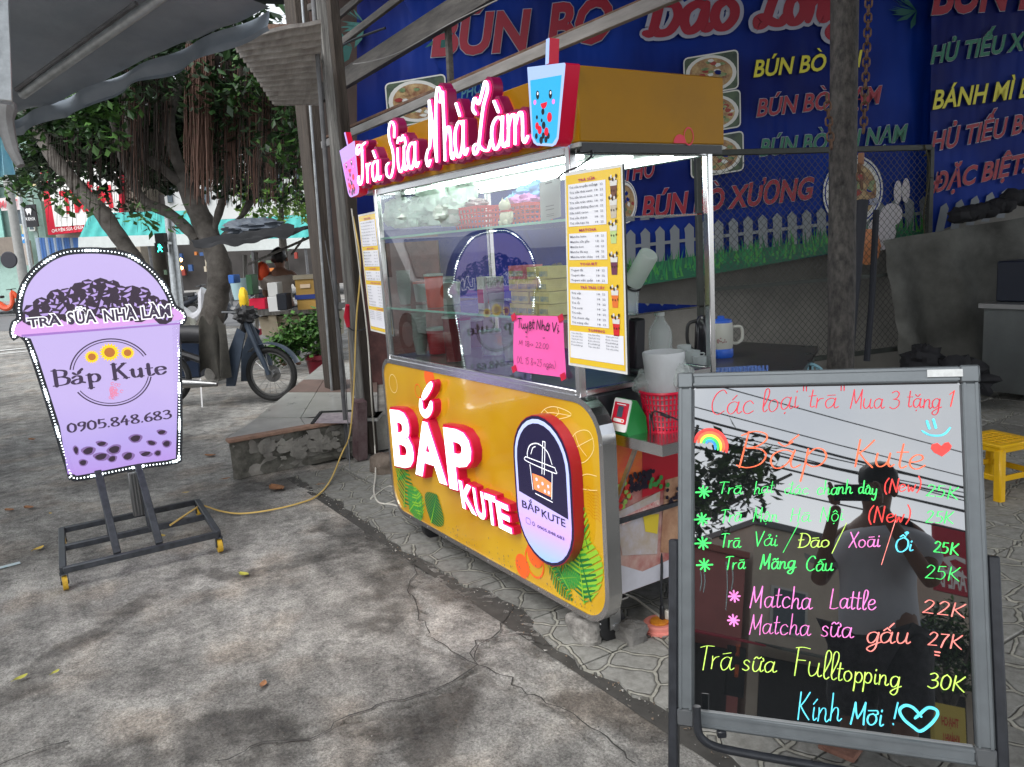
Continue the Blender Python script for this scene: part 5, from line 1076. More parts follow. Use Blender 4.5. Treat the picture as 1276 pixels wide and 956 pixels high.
# red lattice tub of lids with milky bags
bx_, by_ = -1.998, 1.878
t = thing('round_basket', 'round crimson lattice basket on the cart side shelf holding plastic bags', 'basket', (bx_, by_, .802))
b = MB(); H_ = .135; N_ = 34
for r_ in range(8):
    z = .802+H_*r_/7; R_ = .062+.018*r_/7; b.tube([(bx_+R_*math.cos(2*math.pi*k/24), by_+R_*math.sin(2*math.pi*k/24), z) for k in range(24)], .0026 if r_ < 7 else .006, 5, closed=True)
for k in range(N_):
    a_ = 2*math.pi*k/N_; b.bar((bx_+.062*math.cos(a_), by_+.062*math.sin(a_), .802), (bx_+.080*math.cos(a_), by_+.080*math.sin(a_), .802+H_), .0062, .003, up=(math.cos(a_), math.sin(a_), 0))
b.build('lattice', m_pinkp, t, kind='stuff'); b = MB(); b.cyl((bx_, by_, .802), (bx_, by_, .808), .062, n=24); b.build('base', m_pinkp, t); b = MB(); b.lathe((bx_, by_, .81), [(.056, 0), (.07, .12)], 20, cap=False); b.build('bag_lining', mat('grey plastic lining', (.5, .48, .48), .4), t)
single('plastic_bag', lambda b: b.lathe((bx_, by_+.005, .90), [(.055, 0), (.066, .05), (.068, .12), (.073, .165), (.070, .17), (.062, .12)], 18, sx=1.0, cap=False), m_bagw, 'tall milky plastic sleeve of lids standing in the round basket', 'plastic bag')
single('plastic_bag', lambda b: crumple(b, (bx_-.045, by_-.03, .955), (.055, .04, .055), 0, 51, amp=.2), m_bag2, 'clear crumpled bag hanging over the left rim of the round basket', 'plastic bag')
single('plastic_bag', lambda b: crumple(b, (bx_+.055, by_+.03, .975), (.045, .045, .06), 0, 52, amp=.25), m_bag2, 'clear crumpled bag over the right rim of the round basket', 'plastic bag')
b = MB(); b.tube(catmull([V(-1.975, 1.80, .86), V(-1.95, 1.79, .885), V(-1.90, 1.80, .875), V(-1.86, 1.82, .855), V(-1.85, 1.84, .803)], 4), .003, 6); b.bar((-1.925, 1.793, .879), (-1.89, 1.80, .872), .010, .010, ch=.002); b.tube(catmull([V(-1.985, 1.80, .803), V(-1.975, 1.79, .84), V(-1.985, 1.80, .87), V(-1.97, 1.80, .83), V(-1.98, 1.81, .81)], 4), .003, 6); b.build('charging_cable', m_blk, None, 'black charging cable looped in front of the round basket', 'cable')
# bottles on the worktop at the open end
m_pet = mat('clear bottle', (.7, .76, .76), .1, alpha=.33); m_capb = mat('black cap', (.02, .02, .02), .4)
def bottle(x, y, z, h, r, label, tilt=0, mm=None, capm=None):
    t = thing('bottle', label, 'bottle', (x, y, z)); ax = V(math.sin(tilt), 0, math.cos(tilt)); b = MB()
    b.lathe((x, y, z), [(r*.9, 0), (r, .01), (r, h*.6), (r*.9, h*.7), (r*.4, h*.86), (r*.36, h*.92)], 16, axis=ax); b.build('body', mm or m_pet, t)
    b = MB(); b.lathe(V(x, y, z)+ax*h*.92, [(r*.42, 0), (r*.42, h*.08)], 12, axis=ax); b.build('cap', capm or m_capb, t); return t
q = atY(823, 430, 2.12); bottle(q.x, 2.12, .956, .22, .045, 'clear water bottle with pale cap behind the milky bag', 0, None, mat('pale cap', (.6, .62, .62), .4))
q = atY(790, 430, 2.05); bottle(q.x, 2.05, .956, .17, .035, 'small clear bottle with black cap beside the tall menu board')
def blender():
    q0 = atY(795, 400, 2.0); t = thing('shaker_cup', 'tilted clear shaker cup on a black stand behind the tall menu board', 'shaker cup', (q0.x, 2.0, .956)); b = MB()
    b.bar((q0.x-.02, 2.0, .956), (q0.x-.005, 2.0, 1.16), .045, .05, ch=.006); b.box((q0.x-.06, 1.95, .956), (q0.x+.04, 2.05, .975), 0, .004); b.build('stand', mat('black plastic stand', (.02, .02, .025), .45), t)
    p0 = atY(789, 352, 2.0); p1 = atY(808, 318, 2.0); ax = (p1-p0); b = MB(); b.lathe(p0, [(.036, 0), (.036, ax.length), (.030, ax.length+.008)], 18, axis=ax); b.build('cup', mat('frosted shaker', (.5, .56, .52), .3, alpha=.75), t)
    b = MB(); b.lathe(p0-ax*.18, [(.028, 0), (.038, .012)], 18, axis=ax); text(b, 'BAR', p0+ax*.3+V(-.02, -.0375, 0), ax.normalized()*.045, V(-.02, 0, .012), V(0, -1, 0), 0, None, .01, 0, 0, res=1); b.build('collar', m_capb, t)
    b = MB(); b.lathe(p0-ax*.2-V(0, 0, .09), [(.026, 0), (.034, .09)], 16, cap=False); b.build('lower_cup', m_pet, t)
blender()
# ================================================================== SHOP FRONT, ROOFS, POSTS
m_wood = mat('dark weathered wood', (.035, .027, .022), .85, c2=(.085, .068, .055), vscale=5, bump=.8, bscale=22, stretch=(6, 6, .6))
m_wood2 = mat('pale weathered wood', (.10, .095, .09), .85, c2=(.30, .29, .27), vscale=6, bump=.9, bscale=26, stretch=(7, 7, .5))
m_galv = mat('galvanised pipe', (.40, .42, .43), .4, metal=.7, var=.25, vscale=14)
m_grp = mat('grey painted pipe', (.13, .13, .135), .5, var=.3, vscale=12)
m_rust = mat('rusty steel', (.07, .035, .02), .8, c2=(.16, .09, .06), vscale=14, bump=.6, bscale=60)
m_beam = mat('dusty steel beam', (.04, .036, .034), .7, c2=(.12, .11, .10), vscale=6, stretch=(.5, 4, 4), bump=.3)
def vpost(px_t, y_t, px_b, y_b, Y, wx, wy, zt, m, name, label, cat, zb=0.0, rnd_=False, ch=.006):
    A = atY(px_b, y_b, Y); T = atY(px_t, y_t, Y); k = (zt-A.z)/(T.z-A.z); T = A+(T-A)*k; k0 = (zb-A.z)/(T.z-A.z); B0 = A+(T-A)*k0
    b = MB()
    if rnd_: b.tube([B0, B0.lerp(T, .33), B0.lerp(T, .66), T], wx/2, 12)
    else: b.bar(B0, T, wx, wy, up=(0, 1, 0), ch=ch)
    return b.build(name, m, None, label, cat)
vpost(389, 200, 420, 500, 2.5, .25, .12, 3.9, m_wood, 'timber_post', 'wide dark timber post rising from the tiled plinth', 'post', .28)
vpost(384, 100, 411, 455, 2.42, .022, .022, 3.8, m_galv, 'conduit_pipe', 'thin bright galvanised pipe fixed on the wide timber post', 'pipe', .28, True)
vpost(404, 180, 434, 577, 2.02, .030, .030, 3.8, m_grp, 'steel_pipe', 'grey round steel pipe standing at the plinth corner', 'pipe', 0, True)
vpost(417, 180, 452, 540, 2.08, .055, .055, 3.8, m_wood2, 'timber_post', 'pale peeling timber post between the steel pipe and the cart', 'post', .42)
vpost(448, 520, 449, 575, 2.06, .10, .08, .46, mat('rusty maroon box', (.09, .045, .05), .8, c2=(.2, .15, .15), vscale=10, bump=.5), 'post_footing', 'rusty maroon metal footing under the pale timber post', 'post base', .02)
vpost(430, 180, 464, 560, 2.22, .07, .07, 3.8, m_wood, 'timber_post', 'dark slim timber post just left of the cart', 'post')
vpost(423, 180, 441, 540, 2.3, .018, .018, 3.8, mat('bleached cane', (.3, .24, .17), .8, var=.2), 'bamboo_cane', 'thin tan cane tied between the dark posts', 'cane', .0, True)
b = MB(); pts = [atY(433, 380, 2.0), atY(432, 395, 2.0), atY(434, 408, 2.0)]; b.tube(pts, [.014, .022, .012], 10); b.build('tape_wrap', mat('red tape wrap', hexc(190, 20, 50), .4), None, 'short red tape bundle hooked on the grey steel pipe', 'tape')
b = MB(); b.tube(catmull([atY(434, 408, 2.0), atY(441, 412, 2.05), atY(452, 411, 2.1), atY(455, 408, 2.15)], 4), .004, 6); b.build('wire', m_blk, None, 'black wire running sideways from the red tape bundle', 'wire')
# patterned wall behind the posts
m_brick = mat('stained maroon wall', (.04, .02, .02), .85, c2=(.14, .06, .055), vscale=5, bump=.6, bscale=18)
fw = facing(452, 7.3); b = MB(); u0 = fpx(fw, 438, 300)[0]; u1 = fpx(fw, 545, 300)[0]; b.prism([fw.p(u0, -.1, -.12), fw.p(u1, -.1, -.12), fw.p(u1, 1.55, -.12), fw.p(u0, 1.55, -.12)], fw.n*.12)
b.build('side_wall', m_brick, None, 'stained maroon wall behind the posts left of the cart', 'wall')
fw2 = facing(400, 7.9); b = MB(); u0 = fpx(fw2, 408, 300)[0]; u1 = fpx(fw2, 480, 300)[0]; b.prism([fw2.p(u0, 1.2, -.1), fw2.p(u1, 1.2, -.1), fw2.p(u1, 5.2, -.1), fw2.p(u0, 5.2, -.1)], fw2.n*.1)
b.build('board_wall', mat('dark plank wall', (.03, .025, .022), .85, c2=(.10, .06, .05), vscale=4, stretch=(1, 1, .2)), None, 'dark upper wall at the left edge of the blue banner', 'wall')
# roof over the stall
m_roof = mat('dark roof sheet', (.05, .055, .06), .7, var=.3, vscale=4)
b = MB()
def corr(b, P0, P1, P2, P3, n, amp, m=0, th=.004):
    P0, P1, P2, P3 = map(V, (P0, P1, P2, P3)); N = (P1-P0).cross(P3-P0).normalized()
    for off in (0, th):
        b.grid(lambda u, v: P0.lerp(P1, u).lerp(P3.lerp(P2, u), v) + N*(amp*math.sin(u*n*2*math.pi)+off), n*6, 1, m)
corr(b, (-9.6, 2.45, 4.3), (4.5, 2.45, 4.3), (4.5, 11.5, 4.9), (-9.6, 11.5, 4.9), 90, .02); b.build('shop_roof', m_roof, None, 'dark corrugated roof high over the shop behind the cart', 'roof')
b = MB(); b.grid(lambda u, v: V(-2.6+7*u, 2.42-2.0*v, 3.95-.65*v-.10*math.sin(math.pi*v)+.04*noise.noise(V(u*9, v*4, 0))), 30, 10); b.build('shade_awning', mat('navy shade cloth', (.03, .035, .05), .8), None, 'navy cloth awning over the chalkboard, above the picture', 'awning')  # out of view; added to keep sky light off the paving and banner
# small rusty corrugated canopy, upper centre-left
b = MB(); corr(b, G(384, 26, 2.85), G(284, 46, 2.85), G(343, 131, 2.62), G(392, 131, 2.62), 3, .0); b = MB()
A_, B_, C_, D_ = G(400, 24, 2.85), G(284, 46, 2.85), G(342, 131, 2.62), G(400, 131, 2.62); N_ = (B_-A_).cross(D_-A_).normalized()
for off in (0, .004): b.grid(lambda u, v: A_.lerp(B_, u).lerp(D_.lerp(C_, u), v)+N_*(.014*math.sin(v*14*2*math.pi)+off+.01*noise.noise(V(u*5, v*3, 0))), 6, 84)
cn = b.build('canopy_sheet', mat('weathered corrugated sheet', (.30, .27, .25), .8, c2=(.55, .52, .49), vscale=5, bump=.4, stretch=(1, 4, 1)), None, 'weathered corrugated canopy sheet beside the hanging tree roots', 'canopy')
b = MB(); b.prism([atY(323, 30, 1.9), atY(366, 30, 1.9), atY(362, 43, 1.9), atY(327, 51, 1.9)], (0, .05, 0)); b.build('metal_rag', m_rust, None, 'small brown metal flap hanging under the canopy sheet', 'flap')
b = MB(); q = atY(376, 41, 1.95); b.lathe(q, [(.0, -.03), (.028, -.02), (.034, 0), (.03, .02), (.012, .035)], 14); b.build('ceiling_bulb', mat('milk lamp glass', (.85, .85, .85), .3), None, 'round white lamp bowl under the eave by the posts', 'lamp')
# beams along the eave (they run parallel to the cart)
def beam(p0, p1, Y, w, h, m, name, label, ext=1.25, cat='beam'):
    A = atY(*p0, Y); B = atY(*p1, Y); B = A+(B-A)*ext; b = MB(); b.bar(A, B, w, h, ch=.003); return b.build(name, m, None, label, cat)
m_bw = mat('white dusty angle', (.12, .115, .11), .6, c2=(.30, .29, .28), vscale=4, stretch=(.4, 3, 3))
beam((402, 181), (825, 0), 2.4, .03, .055, m_bw, 'eave_beam', 'long pale steel beam sloping across just above the cart sign'); beam((404, 172), (825, -9), 2.44, .02, .02, m_rust, 'eave_rod', 'thin rusty rod lying along the long pale beam', cat='rod')
beam((400, 117), (597, -6), 2.7, .05, .15, m_beam, 'roof_beam', 'thick dusty brown beam above the pale eave beam'); beam((393, 78), (500, -4), 2.55, .03, .05, m_beam, 'roof_batten', 'lower pale batten at the upper left of the banner'); beam((391, 47), (452, -6), 2.55, .03, .05, m_beam, 'roof_batten', 'higher pale batten at the upper left of the banner')
beam((385, 10), (1300, -420), 2.45, .03, .05, m_beam, 'roof_batten', 'dark batten at the very top beside the posts', 1)
b = MB(); A = atY(558, 30, 2.75); B_ = atY(562, 112, 2.75); b.bar(A, B_, .035, .035); b.build('hanger_bar', m_beam, None, 'short vertical bar hanging from the thick brown beam', 'bar')
b = MB(); b.tube(catmull([atY(385, 64, 2.3), atY(400, 70, 2.3), atY(440, 50, 2.4), atY(480, 35, 2.5)], 5), .008, 6); b.build('roof_cable', m_blk, None, 'black cable strung below the pale battens', 'cable')
b = MB(); b.tube(catmull([atY(440, 80, 2.6), atY(465, 76, 2.6), atY(500, 64, 2.6), atY(560, 30, 2.6), atY(620, 0, 2.6)], 5), .004, 6); b.build('roof_cable', m_bw, None, 'thin pale string hanging along the thick brown beam', 'cable')
# lower awning, upper left
m_tarp = mat('grey blue tarpaulin', (.15, .18, .215), .5, c2=(.26, .295, .34), vscale=1.3, bump=.5, bscale=5, stretch=(1, 1, 1))
E0, E1 = G(-70, 182, 2.42), G(336, 8, 2.72); dir_in = V(1.2, -3.6, .0)
def tarpf(u, v):
    p = E0.lerp(E1, u)+dir_in*v+V(0, 0, .62*v); s = .05*noise.noise(V(u*3, v*4, 0))+.025*noise.noise(V(u*11, v*3, 3)); return p+V(0, 0, s-.04*math.sin(math.pi*min(1, v*3))*(.5+.5*math.sin(u*6)))
b = MB(); b.grid(tarpf, 60, 30); ext = (E0-E1)*.9; b.grid(lambda u, v: tarpf(0, v)+ext*(1-u)+V(0, 0, .0), 8, 30)
aw = b.build('tarp_awning', m_tarp, None, 'dark grey blue tarpaulin awning overhead at the upper left', 'awning')
b = MB(); b.grid(lambda u, v: E0.lerp(E1, u)+V(0, 0, -.02-v*(.10+.05*noise.noise(V(u*7, 0, 0))))+(E1-E0).cross(Z).normalized()*(.02*math.sin(u*38+v)+.05*v*noise.noise(V(u*9, v*2, 0))), 110, 5); b.build('valance', m_tarp, aw)
b = MB(); b.tube([G(28, 118, 2.44), G(110, 60, 2.57), G(205, -6, 2.73), G(330, -90, 2.95)], .025, 10); b.build('awning_pole', m_galv, aw); b = MB(); b.tube([G(20, 112, 2.46), G(170, 4, 2.73)], .012, 8); b.build('awning_rod', m_grp, aw)
A = atD(7, 128, 3.0); T = atD(1, -40, 3.0); b = MB(); b.bar(A, T, .045, .045, ch=.004); b.build('awning_leg', m_galv, aw)
b = MB(); pts = [atD(9, 126, 3.2), atD(7, 150, 3.2), atD(15, 185, 3.2), atD(26, 207, 3.2)]; b.tube(catmull(pts, 4), [.03, .035, .04, .035, .03, .03, .028, .026, .025, .02, .02, .018, .016], 8); b.build('rolled_cloth', mat('grey rolled cloth', (.2, .2, .2), .8, var=.3), None, 'grey rolled cloth hanging at the left end of the awning', 'cloth')
b = MB(); f_ = facing(10, 6.2); pp = [fpx(f_, *p) for p in ((-2, 158), (6, 160), (22, 216), (-10, 222))]; b.grid(lambda u, v: f_.p(*bil([pp[0], pp[1], pp[2], pp[3]], u, v), .03*math.sin(u*14)), 14, 4); b.build('closed_parasol', mat('pale teal cloth', hexc(150, 200, 205), .7, c2=hexc(110, 160, 190), vscale=6), None, 'folded pale teal parasol at the left picture edge', 'parasol')

# ================================================================== BLUE BANNER WALL
BD = 7.5; FB = facing(700, BD)
def bp(x, y): return fpx(FB, x, y)
def bluemat():
    m = mat('blue vinyl print', hexc(14, 48, 150), .5, spec=.2); nt = m.node_tree; p = nt.nodes['Principled BSDF']; tc = nt.nodes.new('ShaderNodeTexCoord')
    n = nt.nodes.new('ShaderNodeTexNoise'); n.inputs['Scale'].default_value = .9; n.inputs['Detail'].default_value = 3; nt.links.new(tc.outputs['Object'], n.inputs['Vector'])
    r = nt.nodes.new('ShaderNodeValToRGB'); e = r.color_ramp.elements; e[0].position = .35; e[0].color = (*hexc(4, 20, 92), 1); e[1].position = .66; e[1].color = (*hexc(6, 52, 150), 1); nt.links.new(n.outputs[0], r.inputs[0]); nt.links.new(r.outputs[0], p.inputs['Base Color'])
    b_ = nt.nodes.new('ShaderNodeBump'); b_.inputs['Strength'].default_value = 1; b_.inputs['Distance'].default_value = .07; n2 = nt.nodes.new('ShaderNodeTexNoise'); n2.inputs['Scale'].default_value = 2.5; mp = nt.nodes.new('ShaderNodeMapping'); mp.inputs['Scale'].default_value = (1.5, 1.5, .35); nt.links.new(tc.outputs['Object'], mp.inputs[0]); nt.links.new(mp.outputs[0], n2.inputs['Vector']); nt.links.new(n2.outputs[0], b_.inputs['Height']); nt.links.new(b_.outputs[0], p.inputs['Normal']); return m
m_blue = bluemat(); m_bred = mat('banner red', hexc(150, 20, 46), .4, var=.08, vscale=3); m_bwht = mat('banner white', hexc(160, 164, 182), .45); m_byel = mat('banner yellow', hexc(214, 206, 60), .4); m_bgrn = mat('banner green', hexc(24, 112, 84), .4)
def hang(fr, pts_px, name, label, mats, n=40, seed=0, z=0):
    """a hung vinyl sheet with slight folds, given by 4 photo corners tl tr br bl"""
    q = [fpx(fr, *p) for p in pts_px]; o = fr.p(*bil(q, .5, 1)); t = thing(name, label, 'banner', o); b = MB()
    b.grid(lambda u, v: fr.p(*bil(q, u, 1-v), z+.022*noise.noise(V(u*9+seed, v*1.6, 0))+.01*noise.noise(V(u*31, v*4, seed))), n, 16); b.build('sheet', mats, t); return t
ban = hang(FB, [(444, -110), (1166, -170), (1160, 296), (700, 372)], 'menu_banner', 'huge blue food banner with BÚN BÒ lettering behind the cart and fence', m_blue, 60)
b = MB(); q = [bp(*p) for p in ((444, -110), (702, -130), (702, 372), (444, 372))]; b.grid(lambda u, v: FB.p(*bil(q, u, 1-v), -.035+.012*noise.noise(V(u*9, v*2, 0))), 20, 12); b.build('sheet', m_blue, ban)
LZ = .030
def bt(s, bl, br, tl, m, parent=ban, off=.02, shear=.22, out=m_bwht, oo=.045, fr=FB, name='banner_text', space=1.0):
    A, B_, T_ = [fr.p(*fpx(fr, *p)) for p in (bl, br, tl)]; W = T_-A; b = MB(); W = fr.v*W.length
    s2 = s.replace('Ò', 'O'); U_ = B_-A
    if out: text(b, s2, A, U_, W, fr.n, 1, None, oo, 0, LZ, shear)
    text(b, s2, A, U_, W, fr.n, 0, None, off, 0, LZ+.006, shear)
    xs = [v[0] for v in tmesh(s2, 0.0, 0, 3, shear)[0]]; xa, xb = min(xs), max(xs); ow = [v[0] for v in tmesh('O', 0.0, 0, 3, shear)[0]]; ow = max(ow)-min(ow)
    for i_, ch in enumerate(s):
        if ch == 'Ò':
            c_ = (max(v[0] for v in tmesh(s2[:i_+1], 0.0, 0, 3, shear)[0])-ow*.40-xa)/(xb-xa); u1 = U_/(xb-xa)
            for g_, m_, z_ in ((.035, 1, LZ+.001), (0, 0, LZ+.007)):
                if m_ and not out: continue
                b.poly([A+U_*c_+u1*(px_)+W*py_+fr.n*z_ for px_, py_ in ((-.17-g_, 1.30+g_), (-.06+g_, 1.30+g_), (.09+g_, 1.09-g_), (.0-g_, 1.09-g_))][::-1], m_)
    return b.build(name, [m, out or m], parent)
bt('BÚN', (540, 70), (662, 62), (543, 20), m_bred, off=.035, oo=.05); bt('BÒ', (684, 61), (762, 50), (687, 6), m_bred, off=.035, oo=.05)
def bs(s, bl, br, h, w, font=SC, parent=ban):
    A, B_ = [FB.p(*bp(*p)) for p in (bl, br)]; H = h/FPX*BD
    for k_, (ww, mm_) in enumerate(((w*1.8, m_bwht), (w, m_bred))):
        b = MB(); write(b, s, A, B_-A, FB.v*H, 0, ww/FPX*BD, font, .25, LZ+.006*k_, N=FB.n, slant=.12); b.build('banner_text', mm_, parent)
bs('Bảo', (798, 46), (916, 34), 58, 12); bs('Long', (940, 34), (1058, 22), 56, 12)
bt('BÚN BÒ TÁI', (938, 97), (1072, 84), (943, 76), m_byel, out=mat('banner black', (.01, .01, .02), .5), oo=.045); bt('BÚN BÒ NẠM', (942, 146), (1096, 129), (946, 124), m_bred); bt('BÚN BÒ TÁI NẠM', (946, 195), (1128, 176), (950, 174), m_bgrn)
bt('BÚN BÒ XƯƠNG', (800, 272), (1012, 247), (804, 245), m_bred, off=.03); bt('THỐ', (778, 226), (816, 220), (781, 205), m_bred)
bt('PHỞ BÒ', (575, 125), (622, 108), (577, 112), mat('banner teal', hexc(60, 120, 140), .4), out=None)
# pictures of bowls
m_b1 = mat('bowl print rim', hexc(214, 214, 210), .4); m_b2 = mat('bowl print soup', hexc(120, 70, 45), .4, c2=hexc(196, 170, 120), vscale=13); m_b3 = mat('bowl print greens', hexc(40, 90, 50), .4, c2=hexc(160, 170, 120), vscale=12)
def bowlpic(x0, y0, x1, y1, frame=True, parent=ban, rs=3):
    b = MB(); z = LZ; c0, c1 = bp((x0+x1)/2, (y0+y1)/2); w = (x1-x0)/2/FPX*BD; h = (y1-y0)/2/FPX*BD; r_ = random.Random(rs)
    if frame:
        flat(b, FB, [(c0+x, c1+y+x*.1) for x, y in rrect(-w, -h, w, h, .04, 3)], z, 1); flat(b, FB, [(c0+x, c1+y+x*.1) for x, y in rrect(-w+.012, -h+.012, w-.012, h-.012, .03, 3)], z+.001, 4)
    k = .92 if frame else 1
    flat(b, FB, disc(c0, c1-h*.0, w*k, h*k, 26), z+.002, 1); 
    if not frame: ring(b, FB, c0, c1, w*.9, w*.94, z+.003, 0, ry=h/w)
    flat(b, FB, disc(c0, c1, w*.78, h*.78, 24), z+.0035, 2)
    for i in range(26):
        a_, q_ = r_.uniform(0, 6.28), r_.random()**.6*.66; flat(b, FB, [(c0+w*q_*math.cos(a_)+w*.16*r_.uniform(.5, 1)*math.cos(g), c1+h*q_*math.sin(a_)+h*.13*r_.uniform(.4, 1)*math.sin(g)) for g in [2*math.pi*j/6 for j in range(6)]], z+.0045+.0003*i, r_.choice((0, 1, 2, 3, 3, 5)))
    b.build('bowl_picture', [m_blue, m_b1, m_b2, m_b3, mat('picture ground', hexc(36, 50, 50), .4, c2=hexc(90, 110, 80), vscale=7), mat('bowl print red', hexc(150, 50, 45), .4)], parent)
for i, (a, b_, c, d) in enumerate(((483, 101, 556, 153), (852, 70, 918, 115), (855, 119, 921, 163), (860, 170, 925, 217))): bowlpic(a, b_, c, d, True, ban, i)
bowlpic(1024, 196, 1098, 282, False, ban, 9); bowlpic(763, 226, 793, 278, False, ban, 5)
# printed picket fence, grass, rabbit and flowers along the foot of the banner
m_pk_ = mat('picket print', hexc(118, 124, 130), .45); m_gs = [mat('grass print %d' % i, c, .45) for i, c in enumerate((hexc(20, 92, 66), hexc(28, 120, 70), hexc(60, 140, 60)))]
b = MB()
def bq(b, pts, z, m): b.poly([FB.p(*bp(*p), z) for p in pts][::-1], m)
for x0, x1 in ((770, 1035), (1095, 1160)):
    b_r = MB(); ya = lambda x: 330-(x-780)*.115
    bq(b_r, [(x0, ya(x0)-20), (x1, ya(x1)-20), (x1, ya(x1)-24), (x0, ya(x0)-24)], LZ, 0); b_r.build('picket_print', m_pk_, ban)
for i in range(22):
    x = 786+i*18.2
    if x > 1155: break
    b = MB(); y = 334-(x-780)*.115; bq(b, [(x-5.5, y+6), (x-6, y-34), (x-7, y-40), (x-1, y-47), (x+5, y-41), (x+5, y-34), (x+5.5, y+6)], LZ+.001, 0); b.build('picket_print', m_pk_, ban)
b = MB(); rr = random.Random(3)
q0 = [(700, 345), (872, 318), (1160, 285), (1160, 294), (872, 344), (700, 371)]; bq(b, q0, LZ+.0015, 0)
for i in range(520):
    x = rr.uniform(700, 1160); y = 342-(x-872)*.165+rr.uniform(-16, 0); h_ = rr.uniform(10, 26); dx = rr.uniform(-6, 6); p = [(x-1.6, y), (x+1.6, y), (x+dx, y-h_)]; b.poly([FB.p(*bp(*k_), LZ+.002+i*.000012) for k_ in p][::-1], rr.randrange(3))
b.build('grass_print', m_gs, ban, kind='stuff')
rab = MB(); m_rab = mat('rabbit print', hexc(205, 200, 205), .45)
for i, (x, y, w, h) in enumerate(((1096, 290, 18, 22), (1108, 268, 14, 14), (1116, 240, 5, 14), (1126, 238, 5, 15), (1085, 300, 12, 8))): flat(rab, FB, disc(*bp(x, y), w/FPX*BD, h/FPX*BD, 16), LZ+.010+.0006*i, 0)
rab.build('animal_print', m_rab, ban)
b = MB()
for i in range(9): a_ = i*.7; flat(b, FB, disc(bp(1078, 308)[0]+.05*math.cos(a_), bp(1078, 308)[1]+.07*math.sin(a_), .08, .10, 10), LZ+.013+.0005*i, 0)
b.build('flower_print', mat('orange rose print', hexc(205, 120, 75), .45, c2=hexc(230, 160, 110), vscale=10), ban)
for (x, y) in ((1086, 252), (1070, 340-66), (1050, 290)):
    b = MB()
    for k_ in range(5): a_ = k_*1.257; flat(b, FB, disc(bp(x, y)[0]+.028*math.cos(a_), bp(x, y)[1]+.022*math.sin(a_), .022, .016, 8), LZ+.018+.0004*k_, 0)
    b.build('flower_print', m_bwht, ban)
# the second banner, overlapping at the right
FB2 = facing(700, 7.32)
ban2 = hang(FB2, [(1163, -170), (1420, -230), (1420, 200), (1157, 292)], 'menu_banner', 'second blue food banner at the right picture edge reading ĐẶC BIỆT', m_blue, 26, 7)
def bt2(*a, **k): k.setdefault('fr', FB2); k['parent'] = ban2; return bt(*a, **k)
bt2('BÚN BÒ', (1160, 18), (1330, 8), (1164, -30), m_bred, off=.035); bt2('HỦ TIẾU XƯƠNG', (1150+8, 80), (1342, 52), (1160, 58), m_bgrn, off=.03); bt2('BÁNH MÌ BÒ KHO', (1160, 137), (1362, 110), (1162, 113), m_byel, out=mat('banner black', (.01, .01, .02), .5)); bt2('HỦ TIẾU BÒ KHO', (1158, 189), (1350, 150), (1160, 165), m_bred); bt2('ĐẶC BIỆT:', (1161, 240), (1276, 214), (1166, 217), m_bred, off=.03)
for i in range(5):
    x = 1168+i*19; b = MB(); y = 282-(x-1160)*.24; b.poly([FB2.p(*fpx(FB2, *p), LZ) for p in [(x-5, y+10), (x+2, y-22), (x+9, y-27), (x+12, y-20), (x+5, y+10)]][::-1]); b.build('picket_print', m_pk_, ban2)
b = MB(); rr = random.Random(8)
for (x, y) in ((1140, 15), (560, 40), (440, 60), (455, 30)):
    for k_ in range(16):
        a_ = rr.uniform(2.2, 4.4); l_ = rr.uniform(20, 38); p = [(x, y), (x+l_*.6*math.cos(a_)-3, y-l_*.6*math.sin(a_)), (x+l_*math.cos(a_), y-l_*math.sin(a_)), (x+l_*.6*math.cos(a_)+3, y-l_*.6*math.sin(a_)+3)]; b.poly([FB.p(*bp(*q_), LZ+.0005*k_) for q_ in p])
b.build('frond_print', mat('banner frond', hexc(20, 92, 86), .45), ban, kind='stuff')

# wall under the banner, right-hand tarp
m_cream = mat('cream dirty wall', (.14, .135, .125), .85, c2=(.24, .23, .21), vscale=1.5, bump=.3)
FW = facing(700, 7.8); b = MB(); u0, u1 = fpx(FW, 520, 300)[0], fpx(FW, 1500, 300)[0]; b.prism([FW.p(u0, -.1, -.1), FW.p(u1, -.1, -.1), FW.p(u1, 5.4, -.1), FW.p(u0, 5.4, -.1)], FW.n*.1); b.build('back_wall', m_cream, None, 'dirty cream back wall below the blue banner', 'wall')
FT = facing(1200, 6.9); q = [fpx(FT, *p) for p in ((1098, 300), (1330, 262), (1330, 520), (1120, 452))]
b = MB(); b.grid(lambda u, v: FT.p(*bil(q, u, 1-v), .10*math.sin(u*17+v*2)*(.3+.7*(1-v))+.05*noise.noise(V(u*6, v*6, 0))), 50, 24); b.build('canvas_sheet', mat('grey canvas', (.06, .06, .055), .9, c2=(.13, .13, .12), vscale=3, bump=.3, bscale=40), None, 'grey canvas sheet draped over the goods at the right', 'canvas')
b = MB(); rr = random.Random(5)
for i in range(9): p = atD(1195+i*11, 268-i*3+rr.uniform(-4, 4), 6.7); crumple(b, p, (.10, .08, .07), 0, i, 12, 8)
b.build('bundled_cloth', mat('black bundle', (.015, .015, .018), .8), None, 'black bundle lying along the top of the grey canvas', 'bundle')
